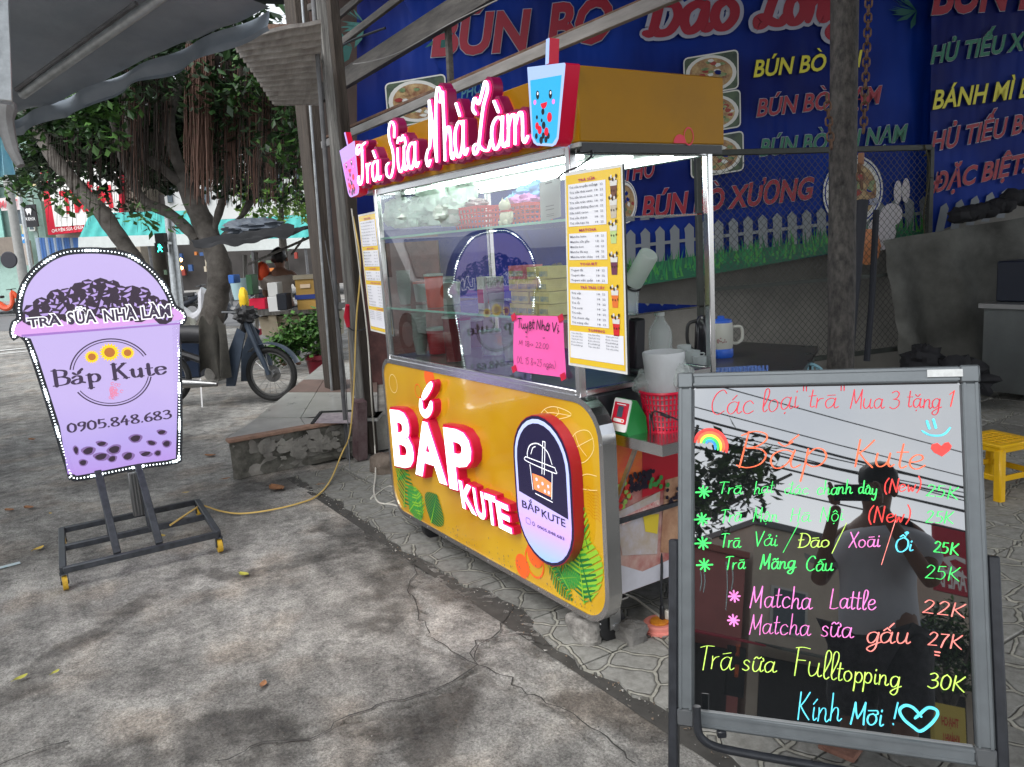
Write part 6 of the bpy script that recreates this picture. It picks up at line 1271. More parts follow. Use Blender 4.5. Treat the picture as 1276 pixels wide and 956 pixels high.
# chain-link fence panel
m_fen = mat('dark fence steel', (.035, .04, .035), .55, var=.3, vscale=10)
A0, A1 = atD(869, 192, 6.2), atD(1160, 183, 6.9); u = (A1-A0); u.z = 0; L_ = u.length; FF = Fr((A0.x, A0.y, 0), u, Z); zt = (A0.z+A1.z)/2; zb = .36
fen = thing('chain_link_panel', 'chain-link fence panel in a dark steel frame before the blue banner', 'fence', FF.p(L_/2, zb))
for a_, b_, w in (((0, zt), (L_, zt), .045), ((0, zb), (L_, zb), .04), ((0, zb), (0, zt), .045), ((L_, zb), (L_, zt), .045)):
    b = MB(); b.bar(FF.p(*a_), FF.p(*b_), w, w, up=FF.n, ch=.004); b.build('frame_bar', m_fen, fen)
zm = atD(1000, 353, 6.5).z; b = MB(); b.bar(FF.p(.02, zm), FF.p(L_-.02, zm), .03, .03, up=FF.n); b.build('frame_bar', m_fen, fen)
S_ = .062; b = MB(); nn = int((L_+zt-zb)/S_)+1
for i in range(nn):
    for sg in (1, -1):
        c = -(zt-zb)+i*S_ if sg > 0 else i*S_; pts = []
        # line x = c + t (sg>0) or x = c - t, t from 0..height
        t0, t1 = (max(0, -c), min(zt-zb, L_-c)) if sg > 0 else (max(0, c-L_), min(zt-zb, c))
        if t1-t0 < .03: continue
        n_ = max(1, int((t1-t0)/(S_/2)))
        pts = [FF.p(c+sg*t, zb+t, .003*(1 if (k % 2) else -1)*sg) for k, t in [(k, t0+(t1-t0)*k/n_) for k in range(n_+1)]]
        b.tube(pts, .0022, 3, caps=False)
b.build('wire_mesh', m_fen, fen, kind='stuff')
rr = random.Random(2); b = MB()
pts = [FF.p(L_-.10, zt+.02, .03), FF.p(L_-.04, zt-.2, .03), FF.p(L_-.08, zt-.6, .02), FF.p(L_-.02, zt-1.0, .02), FF.p(L_-.06, zb+.2, .02)]; b.tube(catmull(pts, 6), .006, 5)
for i in range(40): t = rr.random(); p = FF.p(L_-.05+rr.uniform(-.04, .04), zt-t*1.5, .03); a_ = V(rr.uniform(-1, 1), rr.uniform(-1, 1), rr.uniform(-1, .2)).normalized()*.035; c_ = a_.cross(V(.3, .2, 1)).normalized()*.012; b.add([p, p+a_*.5+c_, p+a_, p+a_*.5-c_], [(0, 1, 2, 3)])
b.build('dry_vine', mat('dry vine', (.06, .055, .03), .8), None, 'dry vine climbing the right edge of the chain-link panel', 'vine')
# big post with chains
PD = 4.3; A = atD(1048, 330, PD); A.z = 0; T = atD(1052.5, 0, PD); lean = (T-V(A.x, A.y, 0)); lean = lean*(4.4/lean.z)
b = MB(); n_ = 18; b.tube([A+lean*(k/n_)+V(.006*noise.noise(V(k*.8, 0, 0)), .006*noise.noise(V(k*.8, 5, 0)), 0) for k in range(n_+1)], [.072+.004*noise.noise(V(k*1.1, 9, 0)) for k in range(n_+1)], 20)
b.build('steel_column', mat('scabby painted column', (.013, .012, .012), .75, c2=(.095, .085, .078), vscale=34, bump=.9, bscale=40, stretch=(1, 1, .5)), None, 'thick scabby round column with rusty chains behind the chalkboard', 'column')
def chain(p0, p1, label, bulge=.0, link=.05, r=.0085):
    t = thing('hanging_chain', label, 'chain', V(min(p0, p1, key=lambda q: q[2]))); p0 = V(p0); p1 = V(p1); L_ = (p1-p0).length; n_ = max(2, int(L_/(link*.74))); d = (p1-p0).normalized(); s1 = d.orthogonal().normalized(); s2 = d.cross(s1)
    for i in range(n_):
        c = p0.lerp(p1, (i+.5)/n_)+FH*(-bulge*math.sin(math.pi*i/n_)); s = s1 if i % 2 else s2; b = MB()
        b.tube([c+d*(link/2-.014)*sg*1.0+(d*math.sin(a_)*.014*1.0+s*math.cos(a_)*.016) for sg, a_ in [(1, math.pi*k/5) for k in range(6)]+[(-1, math.pi+math.pi*k/5) for k in range(6)]], r*.62, 5, closed=True); b.build('link', m_rust, t)
    return t
chain(atD(1083, -10, 4.15), atD(1076, 165, 4.15), 'rusty chain hanging down the right side of the scabby column'); chain(atD(1030, 118, 4.15), atD(1036, 185, 4.12), 'short rusty chain on the left side of the scabby column'); chain(atD(1070, 205, 4.15), atD(1074, 235, 4.15), 'rusty chain end below the fence top beside the column')
b = MB(); p = atD(1073, 198, 4.15); b.obox(p, (.014, 0, 0), (0, .010, 0), (0, 0, .03), 0, .003); b.build('padlock', mat('brown lock', (.22, .10, .05), .6), None, 'small brown padlock on the rusty chain', 'padlock')
b = MB(); b.tube([atD(1075, 250, 5.6), atD(1062, 380, 5.6), atD(1056, 452, 5.6)], .04, 10); b.tube([atD(1092, 262, 5.7), atD(1086, 380, 5.7), atD(1080, 450, 5.7)], .022, 8); b.build('folded_parasol', mat('dark folded parasol', (.02, .022, .03), .8), None, 'dark folded parasol leaning behind the scabby column', 'parasol')
# table with kettle, jug and glasses
ta = G(905, 447, .76)
tw = V(.545, .838, 0); tn = V(-.838, .545, 0)
tab = thing('wooden_table', 'dark wooden table with brown edge behind the chalkboard', 'table', (ta.x, ta.y, 0))
tq = [G(858, 466, .75), G(1000, 463, .75), G(1020, 432, .75), G(880, 424, .75)]
b = MB(); b.prism([V(p.x, p.y, .725) for p in tq], (0, 0, .028)); b.build('tabletop', mat('dark table veneer', (.035, .03, .028), .3, c2=(.06, .05, .045), vscale=4), tab)
b = MB(); b.bar(tq[0]-V(0, 0, .03), tq[1]-V(0, 0, .03), .02, .05); b.build('apron', mat('brown table edge', (.22, .12, .06), .5, var=.2), tab)
for p in tq: b = MB(); c = V(p.x, p.y, 0).lerp(V(ta.x, ta.y, 0), .1); b.bar(V(c.x, c.y, 0), V(c.x, c.y, .72), .035); b.build('leg', m_fen, tab)
jp = G(899, 445, .753)
jug = thing('jug', 'white insulated jug with blue base and blue lid on the dark table', 'jug', jp); R_ = .075; dj = (jp-CAM).length/5.0
b = MB(); b.lathe(jp, [(.062, .05), (.066, .07), (.068, .17), (.064, .20)], 24); b.tube(catmull([jp+RH*.06+V(0, 0, .17), jp+RH*.115+V(0, 0, .165), jp+RH*.12+V(0, 0, .10), jp+RH*.09+V(0, 0, .075), jp+RH*.062+V(0, 0, .08)], 5), .009, 8); b.build('body', mat('cream plastic', (.50, .50, .45), .35), jug)
b = MB(); b.lathe(jp, [(.062, 0), (.067, .01), (.067, .045), (.063, .052)], 24); b.build('base', mat('blue plastic', hexc(40, 90, 190), .4), jug); b = MB(); b.lathe(jp, [(.064, .20), (.060, .215), (.02, .222), (.02, .235), (.012, .238)], 20); b.build('lid', mat('blue plastic', (0, 0, 0)), jug)
Fj = Fr(jp-FH*.0675-RH*.015, RH, Z, -FH); b = MB()
for i in range(14): flat(b, Fj, disc(rr.uniform(-.025, .025), .10+rr.uniform(-.02, .02), .005, .004, 6), .002+.0002*i, 0)
b.build('flower_decal', mat('faded flower decal', hexc(150, 110, 110), .5), jug)
kp = G(878, 447, .753); ket = thing('kettle', 'tall black electric kettle left of the white jug', 'kettle', kp)
b = MB(); b.lathe(kp, [(.058, 0), (.06, .02), (.052, .15), (.046, .22), (.03, .245), (.01, .25)], 22); b.build('body', mat('glossy black plastic', (.015, .015, .018), .12), ket); b = MB(); b.tube(catmull([kp-RH*.04+V(0, 0, .22), kp-RH*.09+V(0, 0, .20), kp-RH*.095+V(0, 0, .10), kp-RH*.06+V(0, 0, .05)], 4), .01, 8); b.build('handle', m_capb, ket)
for i, (px, lab) in enumerate(((853, 'ribbed clear glass mug leftmost beside the kettle'), (864, 'clear glass mug standing close in front of the kettle'), (872, 'small clear cup with a curled handle below the kettle'))):
    gp_ = G(px, 452+i*3, .753); t = thing('glass_mug', lab, 'glass', gp_); b = MB(); b.lathe(gp_, [(.03, 0), (.036, .01), (.04, .10-.02*i), (.037, .10-.02*i), (.033, .01)], 18, cap=False); b.tube(catmull([gp_+RH*.038+V(0, 0, .075-.01*i), gp_+RH*.062+V(0, 0, .06), gp_+RH*.036+V(0, 0, .025)], 4), .004, 6); b.build('body', m_clr, t)
# plastic chairs peeping over the board
ch = G(1000, 475, .45); t = thing('plastic_chair', 'pale blue slatted plastic chair showing above the chalkboard', 'chair', V(ch.x, ch.y, 0)); m_pb = mat('pale blue plastic', hexc(120, 165, 180), .45)
bc = atD(1001, 463, 4.4); Fc = Fr(bc, RH, Z, -FH)
b = MB(); arc = [Fc.p(.125*math.cos(a_), -.06+.105*math.sin(a_)) for a_ in [math.pi*k/14 for k in range(15)]]; b.tube(arc, .009, 8); b.build('back_frame', m_pb, t)
for k in range(9):
    x = -.10+.025*k; b = MB(); b.bar(Fc.p(x, -.35), Fc.p(x, -.065+.10*math.sqrt(max(0, 1-(x/.125)**2))), .011, .006, up=Fc.n); b.build('back_slat', m_pb, t)
for sx in (-1, 1):
    for dz in (0, .38): b = MB(); b.bar(Fc.p(sx*.13, -.36, -dz*.9), Fc.p(sx*.17, -bc.z, -dz), .03); b.build('leg', m_pb, t)
b = MB(); b.obox(Fc.p(0, -.36, -.18), Fc.u*.19, Fc.n*.19, Z*.012, 0, .006); b.build('seat', m_pb, t)
tr = thing('plastic_tray', 'periwinkle blue ribbed plastic tray on the table edge behind the board', 'tray', G(918, 466, .80)); b = MB(); c = G(918, 462, .762)
b.obox(c, RH*.13, FH*.10, Z*.006, 0, .003); b.build('base', mat('periwinkle plastic', hexc(110, 140, 210), .4), tr)
for k in range(14): b2 = MB(); b2.bar(c+RH*(-.125+.019*k)-FH*.10+V(0, 0, .004), c+RH*(-.125+.019*k)-FH*.10+V(0, 0, .035), .009, .005); b2.build('rib', mat('periwinkle plastic', (0, 0, 0)), tr)
# steel counter with crates at the right edge
cq = [G(1222, 498, 0), G(1330, 512, 0)]; c0 = cq[0]; u_ = (cq[1]-c0); u_.z = 0; u_.normalize(); nb = V(-u_.y, u_.x, 0); nb = nb if nb.dot(FH) > 0 else -nb
co = thing('steel_counter', 'grey steel counter at the right picture edge behind the stool', 'counter', c0)
zt_ = atD(1224, 382, (c0-CAM).dot(fwd)).z
b = MB(); b.prism([c0+V(0, 0, .08), c0+u_*1.6+V(0, 0, .08), c0+u_*1.6+nb*.7+V(0, 0, .08), c0+nb*.7+V(0, 0, .08)], (0, 0, zt_-.08)); b.build('cabinet', mat('brushed grey counter', (.13, .14, .14), .35, metal=.4, var=.15, vscale=3), co)
b = MB(); b.prism([c0-u_*.03-nb*.03+V(0, 0, zt_+.002), c0+u_*1.6-nb*.03+V(0, 0, zt_+.002), c0+u_*1.6+nb*.73+V(0, 0, zt_+.002), c0-u_*.03+nb*.73+V(0, 0, zt_+.002)], (0, 0, .035)); b.build('counter_top', mat('counter top steel', (.3, .3, .3), .3, metal=.6), co)
b = MB(); c = c0+u_*.12+nb*.3; b.box((c.x-.12, c.y-.15, zt_+.04), (c.x+.14, c.y+.2, zt_+.36), 0, .01); b.build('dark_bin', mat('dark navy plastic', (.012, .016, .03), .4), None, 'dark navy plastic bin on the steel counter', 'bin')
b = MB(); c = c0+u_*.45+nb*.3; b.box((c.x-.12, c.y-.15, zt_+.04), (c.x+.12, c.y+.2, zt_+.5), 0, .01); b.build('blue_bin', mat('blue bin plastic', hexc(20, 60, 140), .4), None, 'blue plastic bin behind the navy one at the right edge', 'bin')
b = MB(); crumple(b, atD(1150, 452, 6.3), (.16, .12, .14), 0, 31); b.build('black_bag', mat('black bundle', (0, 0, 0)), None, 'black rubbish bag at the foot of the grey canvas', 'bag')
b = MB(); crumple(b, atD(1185, 470, 6.2), (.30, .2, .16), 0, 33); b.build('black_bag', mat('black bundle', (0, 0, 0)), None, 'wide dark bag on the floor beside the steel counter', 'bag')
# yellow stool
m_ys = mat('yellow stool plastic', hexc(226, 176, 20), .35, var=.06, vscale=10)
fl, frr = G(1252, 614), G(1270, 606); zs = .30
s0 = G(1222, 541, zs); s1 = G(1282, 537, zs); c = G(1250, 548, zs); ctr = V(c.x, c.y, 0)+FH*.06; stl = thing('yellow_stool', 'low yellow plastic stool on the paving behind the chalkboard', 'stool', ctr)
Us = RH*math.cos(.35)+FH*math.sin(.35); Ns = -FH*math.cos(.35)+RH*math.sin(.35); hw = .135
b = MB(); b.obox(ctr+V(0, 0, zs-.012), Us*hw, Ns*hw, Z*.010, 0, .006); b.obox(ctr+V(0, 0, zs-.033), Us*(hw-.006), Ns*(hw-.006), Z*.014, 0, .004); st_ = b.build('seat', m_ys, stl)
for i in range(5):
    for j in range(5): b = MB(); b.obox(ctr+V(0, 0, zs-.0005)+Us*(i-2)*.042+Ns*(j-2)*.042, Us*.015, Ns*.015, Z*.0022, 0, .001); b.build('grip_pad', m_ys, st_)
for i in (-1, 1):
    for j in (-1, 1): b = MB(); b.bar(ctr+Us*i*(hw+.012)+Ns*j*(hw+.012), ctr+Us*i*(hw-.02)+Ns*j*(hw-.02)+V(0, 0, zs-.03), .045, .045, up=Us, ch=.008); b.build('leg', m_ys, stl)
for i in (-1, 1): b = MB(); b.bar(ctr+Us*i*hw*.98-Ns*hw*.9+V(0, 0, .12), ctr+Us*i*hw*.98+Ns*hw*.9+V(0, 0, .12), .014, .03, ch=.004); b.bar(ctr-Us*hw*.9+Ns*i*hw*.98+V(0, 0, .12), ctr+Us*hw*.9+Ns*i*hw*.98+V(0, 0, .12), .014, .03, ch=.004); b.build('stretcher', m_ys, stl)
# ================================================================== BANYAN TREE
TD = 11.0
m_bark = mat('banyan bark', (.045, .038, .032), .9, c2=(.15, .135, .12), vscale=5, bump=.9, bscale=16)
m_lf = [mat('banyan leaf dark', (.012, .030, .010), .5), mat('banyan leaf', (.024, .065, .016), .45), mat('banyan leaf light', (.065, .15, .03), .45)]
m_root = mat('aerial root brown', (.035, .025, .02), .9, var=.3); m_root2 = mat('aerial root red', (.12, .065, .048), .85, var=.3)
tb_ = atD(250, 440, TD); tb0 = V(tb_.x, tb_.y, 0)
tree = thing('banyan_tree', 'big banyan tree with hanging red brown roots behind the cup sign', 'tree', tb0)
def limb(pts, r0, r1, name='limb', n=12, D=TD, par=tree, m=m_bark):
    r0 *= .55; r1 *= .6
    P_ = [atD(x, y, D+dz) for x, y, dz in pts]; P_ = catmull(P_, 6); N = len(P_); b = MB()
    b.tube([p+V(noise.noise(p*2), noise.noise(p*2+V(5, 5, 5)), 0)*.03 for p in P_], [r0+(r1-r0)*i/(N-1)+.02*noise.noise(V(i*.7, r0*9, 0)) for i in range(N)], n); return b.build(name, m, par)
limb([(235, 490, 0), (240, 455, 0), (256, 420, 0), (270, 370, 0), (274, 335, 0), (262, 300, 0), (245, 262, 0), (232, 228, 0)], .34, .22, 'trunk')
limb([(244, 450, 0), (215, 410, .1), (185, 365, .2), (165, 320, .3), (130, 270, .4), (92, 228, .5), (62, 190, .6), (40, 150, .7), (20, 90, .8)], .26, .13, 'trunk')
limb([(232, 235, 0), (205, 212, -.1), (180, 195, -.2), (163, 165, -.3), (158, 130, -.4), (150, 80, -.4)], .13, .07); limb([(240, 250, 0), (222, 205, 0), (212, 160, 0), (222, 110, .1), (240, 40, .2)], .16, .08)
limb([(245, 300, .1), (215, 268, .2), (180, 250, .3), (160, 215, .3), (140, 150, .3)], .15, .08); limb([(266, 310, 0), (300, 270, .1), (335, 200, .2), (360, 120, .4)], .09, .05); limb([(262, 300, 0), (286, 220, -.2), (300, 140, -.3), (310, 60, -.3)], .10, .06)
rr = random.Random(21); b = MB()
for i in range(120):
    x, y = rr.uniform(-10, 395), rr.uniform(40, 250); D = TD+(rr.uniform(-1.6, 2.6) if y < 150 or x > 250 else rr.uniform(.9, 2.6))
    dens = 1 if y < 215 else .35
    if rr.random() > dens or (y > 232 and x < 120) or (150 < y and 300 < x < 390 and rr.random() < .3): continue
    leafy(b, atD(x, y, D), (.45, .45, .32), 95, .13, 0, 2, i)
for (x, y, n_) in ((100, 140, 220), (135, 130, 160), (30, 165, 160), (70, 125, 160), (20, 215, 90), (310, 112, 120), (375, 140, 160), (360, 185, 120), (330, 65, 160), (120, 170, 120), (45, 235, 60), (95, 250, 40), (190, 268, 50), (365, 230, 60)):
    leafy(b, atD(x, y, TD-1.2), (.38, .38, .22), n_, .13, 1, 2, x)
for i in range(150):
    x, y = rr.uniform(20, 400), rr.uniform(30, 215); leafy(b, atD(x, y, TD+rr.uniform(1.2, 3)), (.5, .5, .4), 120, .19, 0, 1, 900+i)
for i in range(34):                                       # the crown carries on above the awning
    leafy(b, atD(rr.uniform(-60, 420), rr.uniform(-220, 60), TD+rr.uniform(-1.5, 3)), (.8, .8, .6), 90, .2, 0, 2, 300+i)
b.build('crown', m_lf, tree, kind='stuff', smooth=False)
b = MB()
def rootstr(x, y0, y1, D, r, m):
    n_ = 7; pts = []; dx = 0
    for k in range(n_+1): dx += rr.uniform(-1.3, 1.3); pts.append(atD(x+dx, y0+(y1-y0)*k/n_, D))
    b.tube(pts, [r*(1-.5*k/n_) for k in range(n_+1)], 3, m, caps=False)
for i in range(150): rootstr(rr.gauss(250, 8), 55, rr.uniform(150, 258), TD-1.0+rr.uniform(-.2, .2), .012, 1)
for i in range(380): rootstr(rr.choice((rr.uniform(150, 215), rr.uniform(265, 330), rr.uniform(320, 375))), 70, rr.uniform(130, 262), TD-.6+rr.uniform(-.5, 1.2), rr.uniform(.006, .013), 0 if rr.random() < .7 else 1)
for i in range(40): rootstr(rr.uniform(275, 345), 120, rr.uniform(200, 258), TD-.8, .012, 1)
for i in range(110): rootstr(rr.uniform(60, 200), 165, rr.uniform(215, 290), TD-.3, .005, 0)
b.build('aerial_root', [m_root, m_root2], tree, kind='stuff', smooth=False)

# ================================================================== FAR SIDE OF THE STREET
def far_box(fr, x0, y0, x1, y1, depth, m, name, par=None, z=0.0, **k):
    a, t_ = fpx(fr, x0, y0); c, b0 = fpx(fr, x1, y1); b = MB(); b.prism([fr.p(a, b0, z-depth), fr.p(c, b0, z-depth), fr.p(c, t_, z-depth), fr.p(a, t_, z-depth)], fr.n*depth); return b.build(name, m, par, **k)
def M_(n, c, **k): return mat(n, hexc(*c), k.pop('rough', .7), **k)
# left building with coloured panels
BF = facing(40, 32); bl = thing('shop_building', 'narrow shop house with teal and cream panels at the left picture edge', 'building', BF.p(*fpx(BF, 30, 340)))
far_box(BF, -120, 120, 66, 372, 6, M_('pale teal wall', (160, 190, 180), var=.1), 'wall', bl, -.2)
for i, (x0, y0, x1, y1, c) in enumerate(((-60, 232, 8, 300, (140, 190, 180)), (8, 238, 22, 300, (110, 150, 190)), (22, 240, 36, 296, (210, 200, 160)), (36, 238, 50, 296, (150, 170, 165)), (50, 205, 62, 255, (120, 110, 100)), (-60, 180, 30, 228, (185, 205, 195)), (34, 225, 50, 232, (205, 190, 150)), (-60, 300, 28, 318, (130, 120, 110)), (30, 300, 45, 330, (170, 160, 150)))):
    far_box(BF, x0, y0, x1, y1, .08, M_('facade panel %d' % i, c, var=.12), 'facade_panel', bl, .1+.012*i)
for i, (x, y) in enumerate(((-30, 192), (-10, 192), (12, 192), (24, 255), (38, 262))):
    f_ = far_box(BF, x, y, x+11, y+26, .1, M_('window frame white', (200, 205, 200)), 'window', bl, .30); far_box(BF, x+1.5, y+2, x+9.5, y+24, .02, M_('far window glass', (60, 75, 85), rough=.2), 'pane', f_, .32)
s = far_box(BF, 8, 248, 34, 262, .1, M_('faded pink sign', (220, 205, 205)), 'shop_sign', bl, .45); A = BF.p(*fpx(BF, 10, 260), .5); B_ = BF.p(*fpx(BF, 32, 258), .5); b = MB(); text(b, 'MART', A, B_-A, V(0, 0, .28), BF.n, 0, None, .02, 0, 0, res=1); b.build('sign_text', M_('faded red letter', (200, 90, 100)), s)
# middle building carrying the big red framed sign
BG = facing(130, 30); bm = thing('shop_building', 'grey shop house with blue shutters carrying the red framed sign', 'building', BG.p(*fpx(BG, 110, 340)))
far_box(BG, 38, 150, 175, 366, 6, M_('grey cream wall', (165, 155, 140), var=.15), 'wall', bm, -.5)
for i in range(15): x = 41+i*3.5; far_box(BG, x, 296, x+2.4, 345, .06, M_('blue shutter slat', (70, 110, 170)) if i % 3 else M_('pale shutter slat', (150, 165, 180)), 'shutter_slat', bm, -.4)
far_box(BG, 95, 296, 104, 330, .06, M_('red door leaf', (170, 30, 45)), 'door', bm, -.4); far_box(BG, 104, 296, 140, 330, .05, M_('dark shop opening', (60, 55, 50)), 'opening', bm, -.42)
for i in range(7): x = 43+i*4.5; far_box(BG, x, 205, x+2, 250, .05, M_('window bar pale', (190, 185, 175)), 'window_bar', bm, -.4)
sg = thing('shop_sign', 'big white sign with red frame and red letters behind the tree trunk', 'sign', BG.p(*fpx(BG, 100, 293)))
def fquad(b, fr, pts, z, m=0): b.poly([fr.p(*fpx(fr, *p), z) for p in pts][::-1], m)
b = MB(); pts = [BG.p(*fpx(BG, *p), -.2) for p in ((51, 214), (152, 196), (152, 284), (61, 293))]; b.prism(pts, BG.n*.25); b.build('sign_box', M_('sign red', (205, 28, 55), emit=hexc(205, 28, 55), es=0), sg)
b = MB(); fquad(b, BG, [(59, 216), (149, 198), (149, 277), (70, 283)], .07); b.build('sign_face', M_('sign white', (232, 230, 226)), sg)
A = BG.p(*fpx(BG, 80, 266), .1); B_ = BG.p(*fpx(BG, 142, 258), .1); b = MB(); text(b, 'TRÂM', A, B_-A, V(0, 0, .80), BG.n, 0, None, .04, 0, 0, res=1); b.build('sign_text', M_('sign red letter', (210, 30, 50)), sg)
A = BG.p(*fpx(BG, 66, 290), .08); B_ = BG.p(*fpx(BG, 122, 283), .08); b = MB(); text(b, 'CHUYÊN SỬA CHỮA XE MÁY', A, B_-A, V(0, 0, .12), BG.n, 0, None, .02, 0, 0, res=1); b.build('sign_text', M_('sign white', (0, 0, 0)), sg)
# small black dental sign and blue sign
for (x0, y0, x1, y1, c, lab, tx, tc_) in ((39, 257, 61, 283, (38, 38, 42), 'small black sign with white tooth emblem left of the red framed sign', 'NHA KHOA', (225, 225, 225)), (30, 293, 48, 303, (60, 140, 205), 'small light blue street sign low at the left', 'P. 9', (230, 235, 240))):
    q_ = BG.p(*fpx(BG, (x0+x1)/2, y1), .6); t = thing('wall_sign', lab, 'sign', q_); far_box(BG, x0, y0, x1, y1, .08, M_('sign ground %d' % x0, c), 'sign_board', t, .7)
    A = BG.p(*fpx(BG, x0+3, y1-(7 if x0 == 39 else 3)), .72); B_ = BG.p(*fpx(BG, x1-3, y1-(7.5 if x0 == 39 else 3.5)), .72); b = MB(); text(b, tx, A, B_-A, V(0, 0, .13), BG.n, 0, None, .02, 0, 0, res=1)
    if x0 == 39:
        u_, v_ = fpx(BG, 50, 265); b.poly([BG.p(u_+x*.028, v_+y*.028, .73) for x, y in ((-4, 3), (-2, 4.5), (0, 3.8), (2, 4.5), (4, 3), (3, -1), (2, -5), (.8, -1.5), (-.8, -1.5), (-2, -5), (-3, -1))][::-1])
    b.build('sign_text', M_('pale sign text %d' % x0, tc_), t)
# long teal and white awnings
for (x0, x1, y0, y1, ym, D, lab) in ((112, 246, 266, 262, 296, 24, 'long teal awning with white lower band seen between the trunks'), (272, 402, 274, 266, 300, 26, 'second teal awning stretch right of the main trunk')):
    fr = facing((x0+x1)/2, D); t = thing('street_awning', lab, 'awning', fr.p(*fpx(fr, (x0+x1)/2, 308)))
    b = MB(); q = [fpx(fr, *p) for p in ((x0, y0), (x1, y1), (x1, ym-4), (x0, ym))]; b.grid(lambda u, v: fr.p(*bil(q, u, 1-v), .6-.6*v+.04*math.sin(u*60)), 60, 3); b.build('teal_cloth', M_('teal awning cloth', (70, 165, 160), var=.1), t)
    b = MB(); q2 = [fpx(fr, *p) for p in ((x0, ym), (x1, ym-4), (x1, ym+9), (x0, ym+14))]; b.prism([fr.p(*bil(q2, u, v), .60) for u, v in ((0, 0), (0, 1), (1, 1), (1, 0))], fr.n*.06); b.build('white_band', M_('white awning band', (205, 210, 208), var=.06), t)
    for k in range(4): p = fr.p(*bil(q2, (k+.5)/4, 1), .55); b = MB(); b.bar(p, V(p.x, p.y, 0), .07); b.build('awning_post', m_grp, t)
# dim shop fronts behind
BS = facing(190, 30); sh = thing('shop_row', 'dim row of open shop fronts under the teal awnings', 'building', BS.p(*fpx(BS, 230, 345)))
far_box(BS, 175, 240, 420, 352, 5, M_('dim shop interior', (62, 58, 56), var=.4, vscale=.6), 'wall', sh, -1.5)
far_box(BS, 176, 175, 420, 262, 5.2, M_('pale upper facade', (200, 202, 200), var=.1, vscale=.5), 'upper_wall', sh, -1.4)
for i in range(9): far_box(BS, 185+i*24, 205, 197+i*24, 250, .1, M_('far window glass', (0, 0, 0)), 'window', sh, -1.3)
rr = random.Random(77)
for i in range(26):
    x = rr.uniform(182, 400); y = rr.uniform(312, 345); w = rr.uniform(3, 9); h = rr.uniform(3, 9); c = rr.choice(((150, 60, 50), (60, 90, 140), (190, 180, 160), (90, 110, 90), (200, 120, 60), (120, 120, 125), (40, 40, 45)))
    far_box(BS, x, y-h, x+w, y, .15, M_('shop goods %d%d%d' % c, c), 'goods', sh, -1.2+rnd.uniform(0, .1))
for i, (x, y) in enumerate(((225, 324), (226, 334))):
    b = MB(); p = atD(x, y, 24); b.blob(p, .055, 0, 8, 6); b.build('shop_lamp', mat('warm lamp', (1, .7, .3), .4, emit=(1, .55, .15), es=6), None, ('upper', 'lower')[i]+' of two small glowing orange lamps beyond the signal pole', 'lamp')
BR = facing(372, 34); far_box(BR, 330, 150, 470, 300, 4, M_('far white tower', (215, 218, 220)), 'far_house', None, label='white far house front beyond the right teal awning', cat='building')
# yellow-green tree beyond
for (x, y, D, n_, lab, sd) in ((345, 258, 20, 1, 'bright yellow green tree beyond the stall canopy', 1), (395, 150, 18, 1, 'green tree top showing beside the canopy sheet', 2)):
    p = atD(x, y, D); t = thing('green_tree', lab, 'tree', V(p.x, p.y, 0)); b = MB(); b.tube([V(p.x, p.y, 0), V(p.x+.1, p.y, p.z*.5), V(p.x, p.y+.1, p.z)], [.16, .12, .06], 8); b.build('trunk', m_bark, t)
    b = MB()
    for k in range(14): leafy(b, p+V(rr.uniform(-1, 1), rr.uniform(-1, 1), rr.uniform(-.45, .6)), (.5, .5, .3), 80, .2, 0, 2, sd*50+k)
    b.build('crown', [mat('young leaf', (.10, .22, .03), .5), mat('young leaf light', (.22, .36, .06), .5)], t, kind='stuff', smooth=False)
# traffic signal
p = atD(217, 352, 16); tl = thing('traffic_light', 'pedestrian traffic light showing a green figure on a grey pole', 'traffic light', V(p.x, p.y, 0))
pt = atD(210, 262, 16); b = MB(); b.tube([V(p.x, p.y, 0), pt], [.11, .09], 12); b.build('pole', m_galv, tl)
FL = facing(198, 15.8); q0 = fpx(FL, 192, 291)
for k, (y0, y1, c, es) in enumerate(((291, 303, None, 0), (303, 315, (20, 255, 190), 3))):
    h_ = far_box(FL, 192, y0, 205, y1-.6, .18, M_('signal housing', (22, 24, 24)), 'signal_head', tl, 0)
    if c:
        b = MB(); u_, v_ = fpx(FL, 199, 309); 
        for pts in ([(-.02, .07), (.02, .07), (.02, .045), (-.02, .045)], [(-.03, .04), (.03, .04), (.02, -.02), (-.02, -.02)], [(-.02, -.02), (.0, -.02), (-.035, -.08), (-.05, -.075)], [(.0, -.02), (.02, -.02), (.05, -.075), (.035, -.08)], [(.03, .04), (.055, .0), (.045, -.005), (.02, .03)]): b.poly([FL.p(u_+x, v_+y, .004) for x, y in pts][::-1])
        b.build('green_figure', mat('green signal', (0, .3, .2), .4, emit=(.03, .9, .6), es=3.5), h_)
b = MB(); b.bar(FL.p(*fpx(FL, 205, 303), -.09), atD(214, 303, 16), .05); b.build('bracket', m_galv, tl)
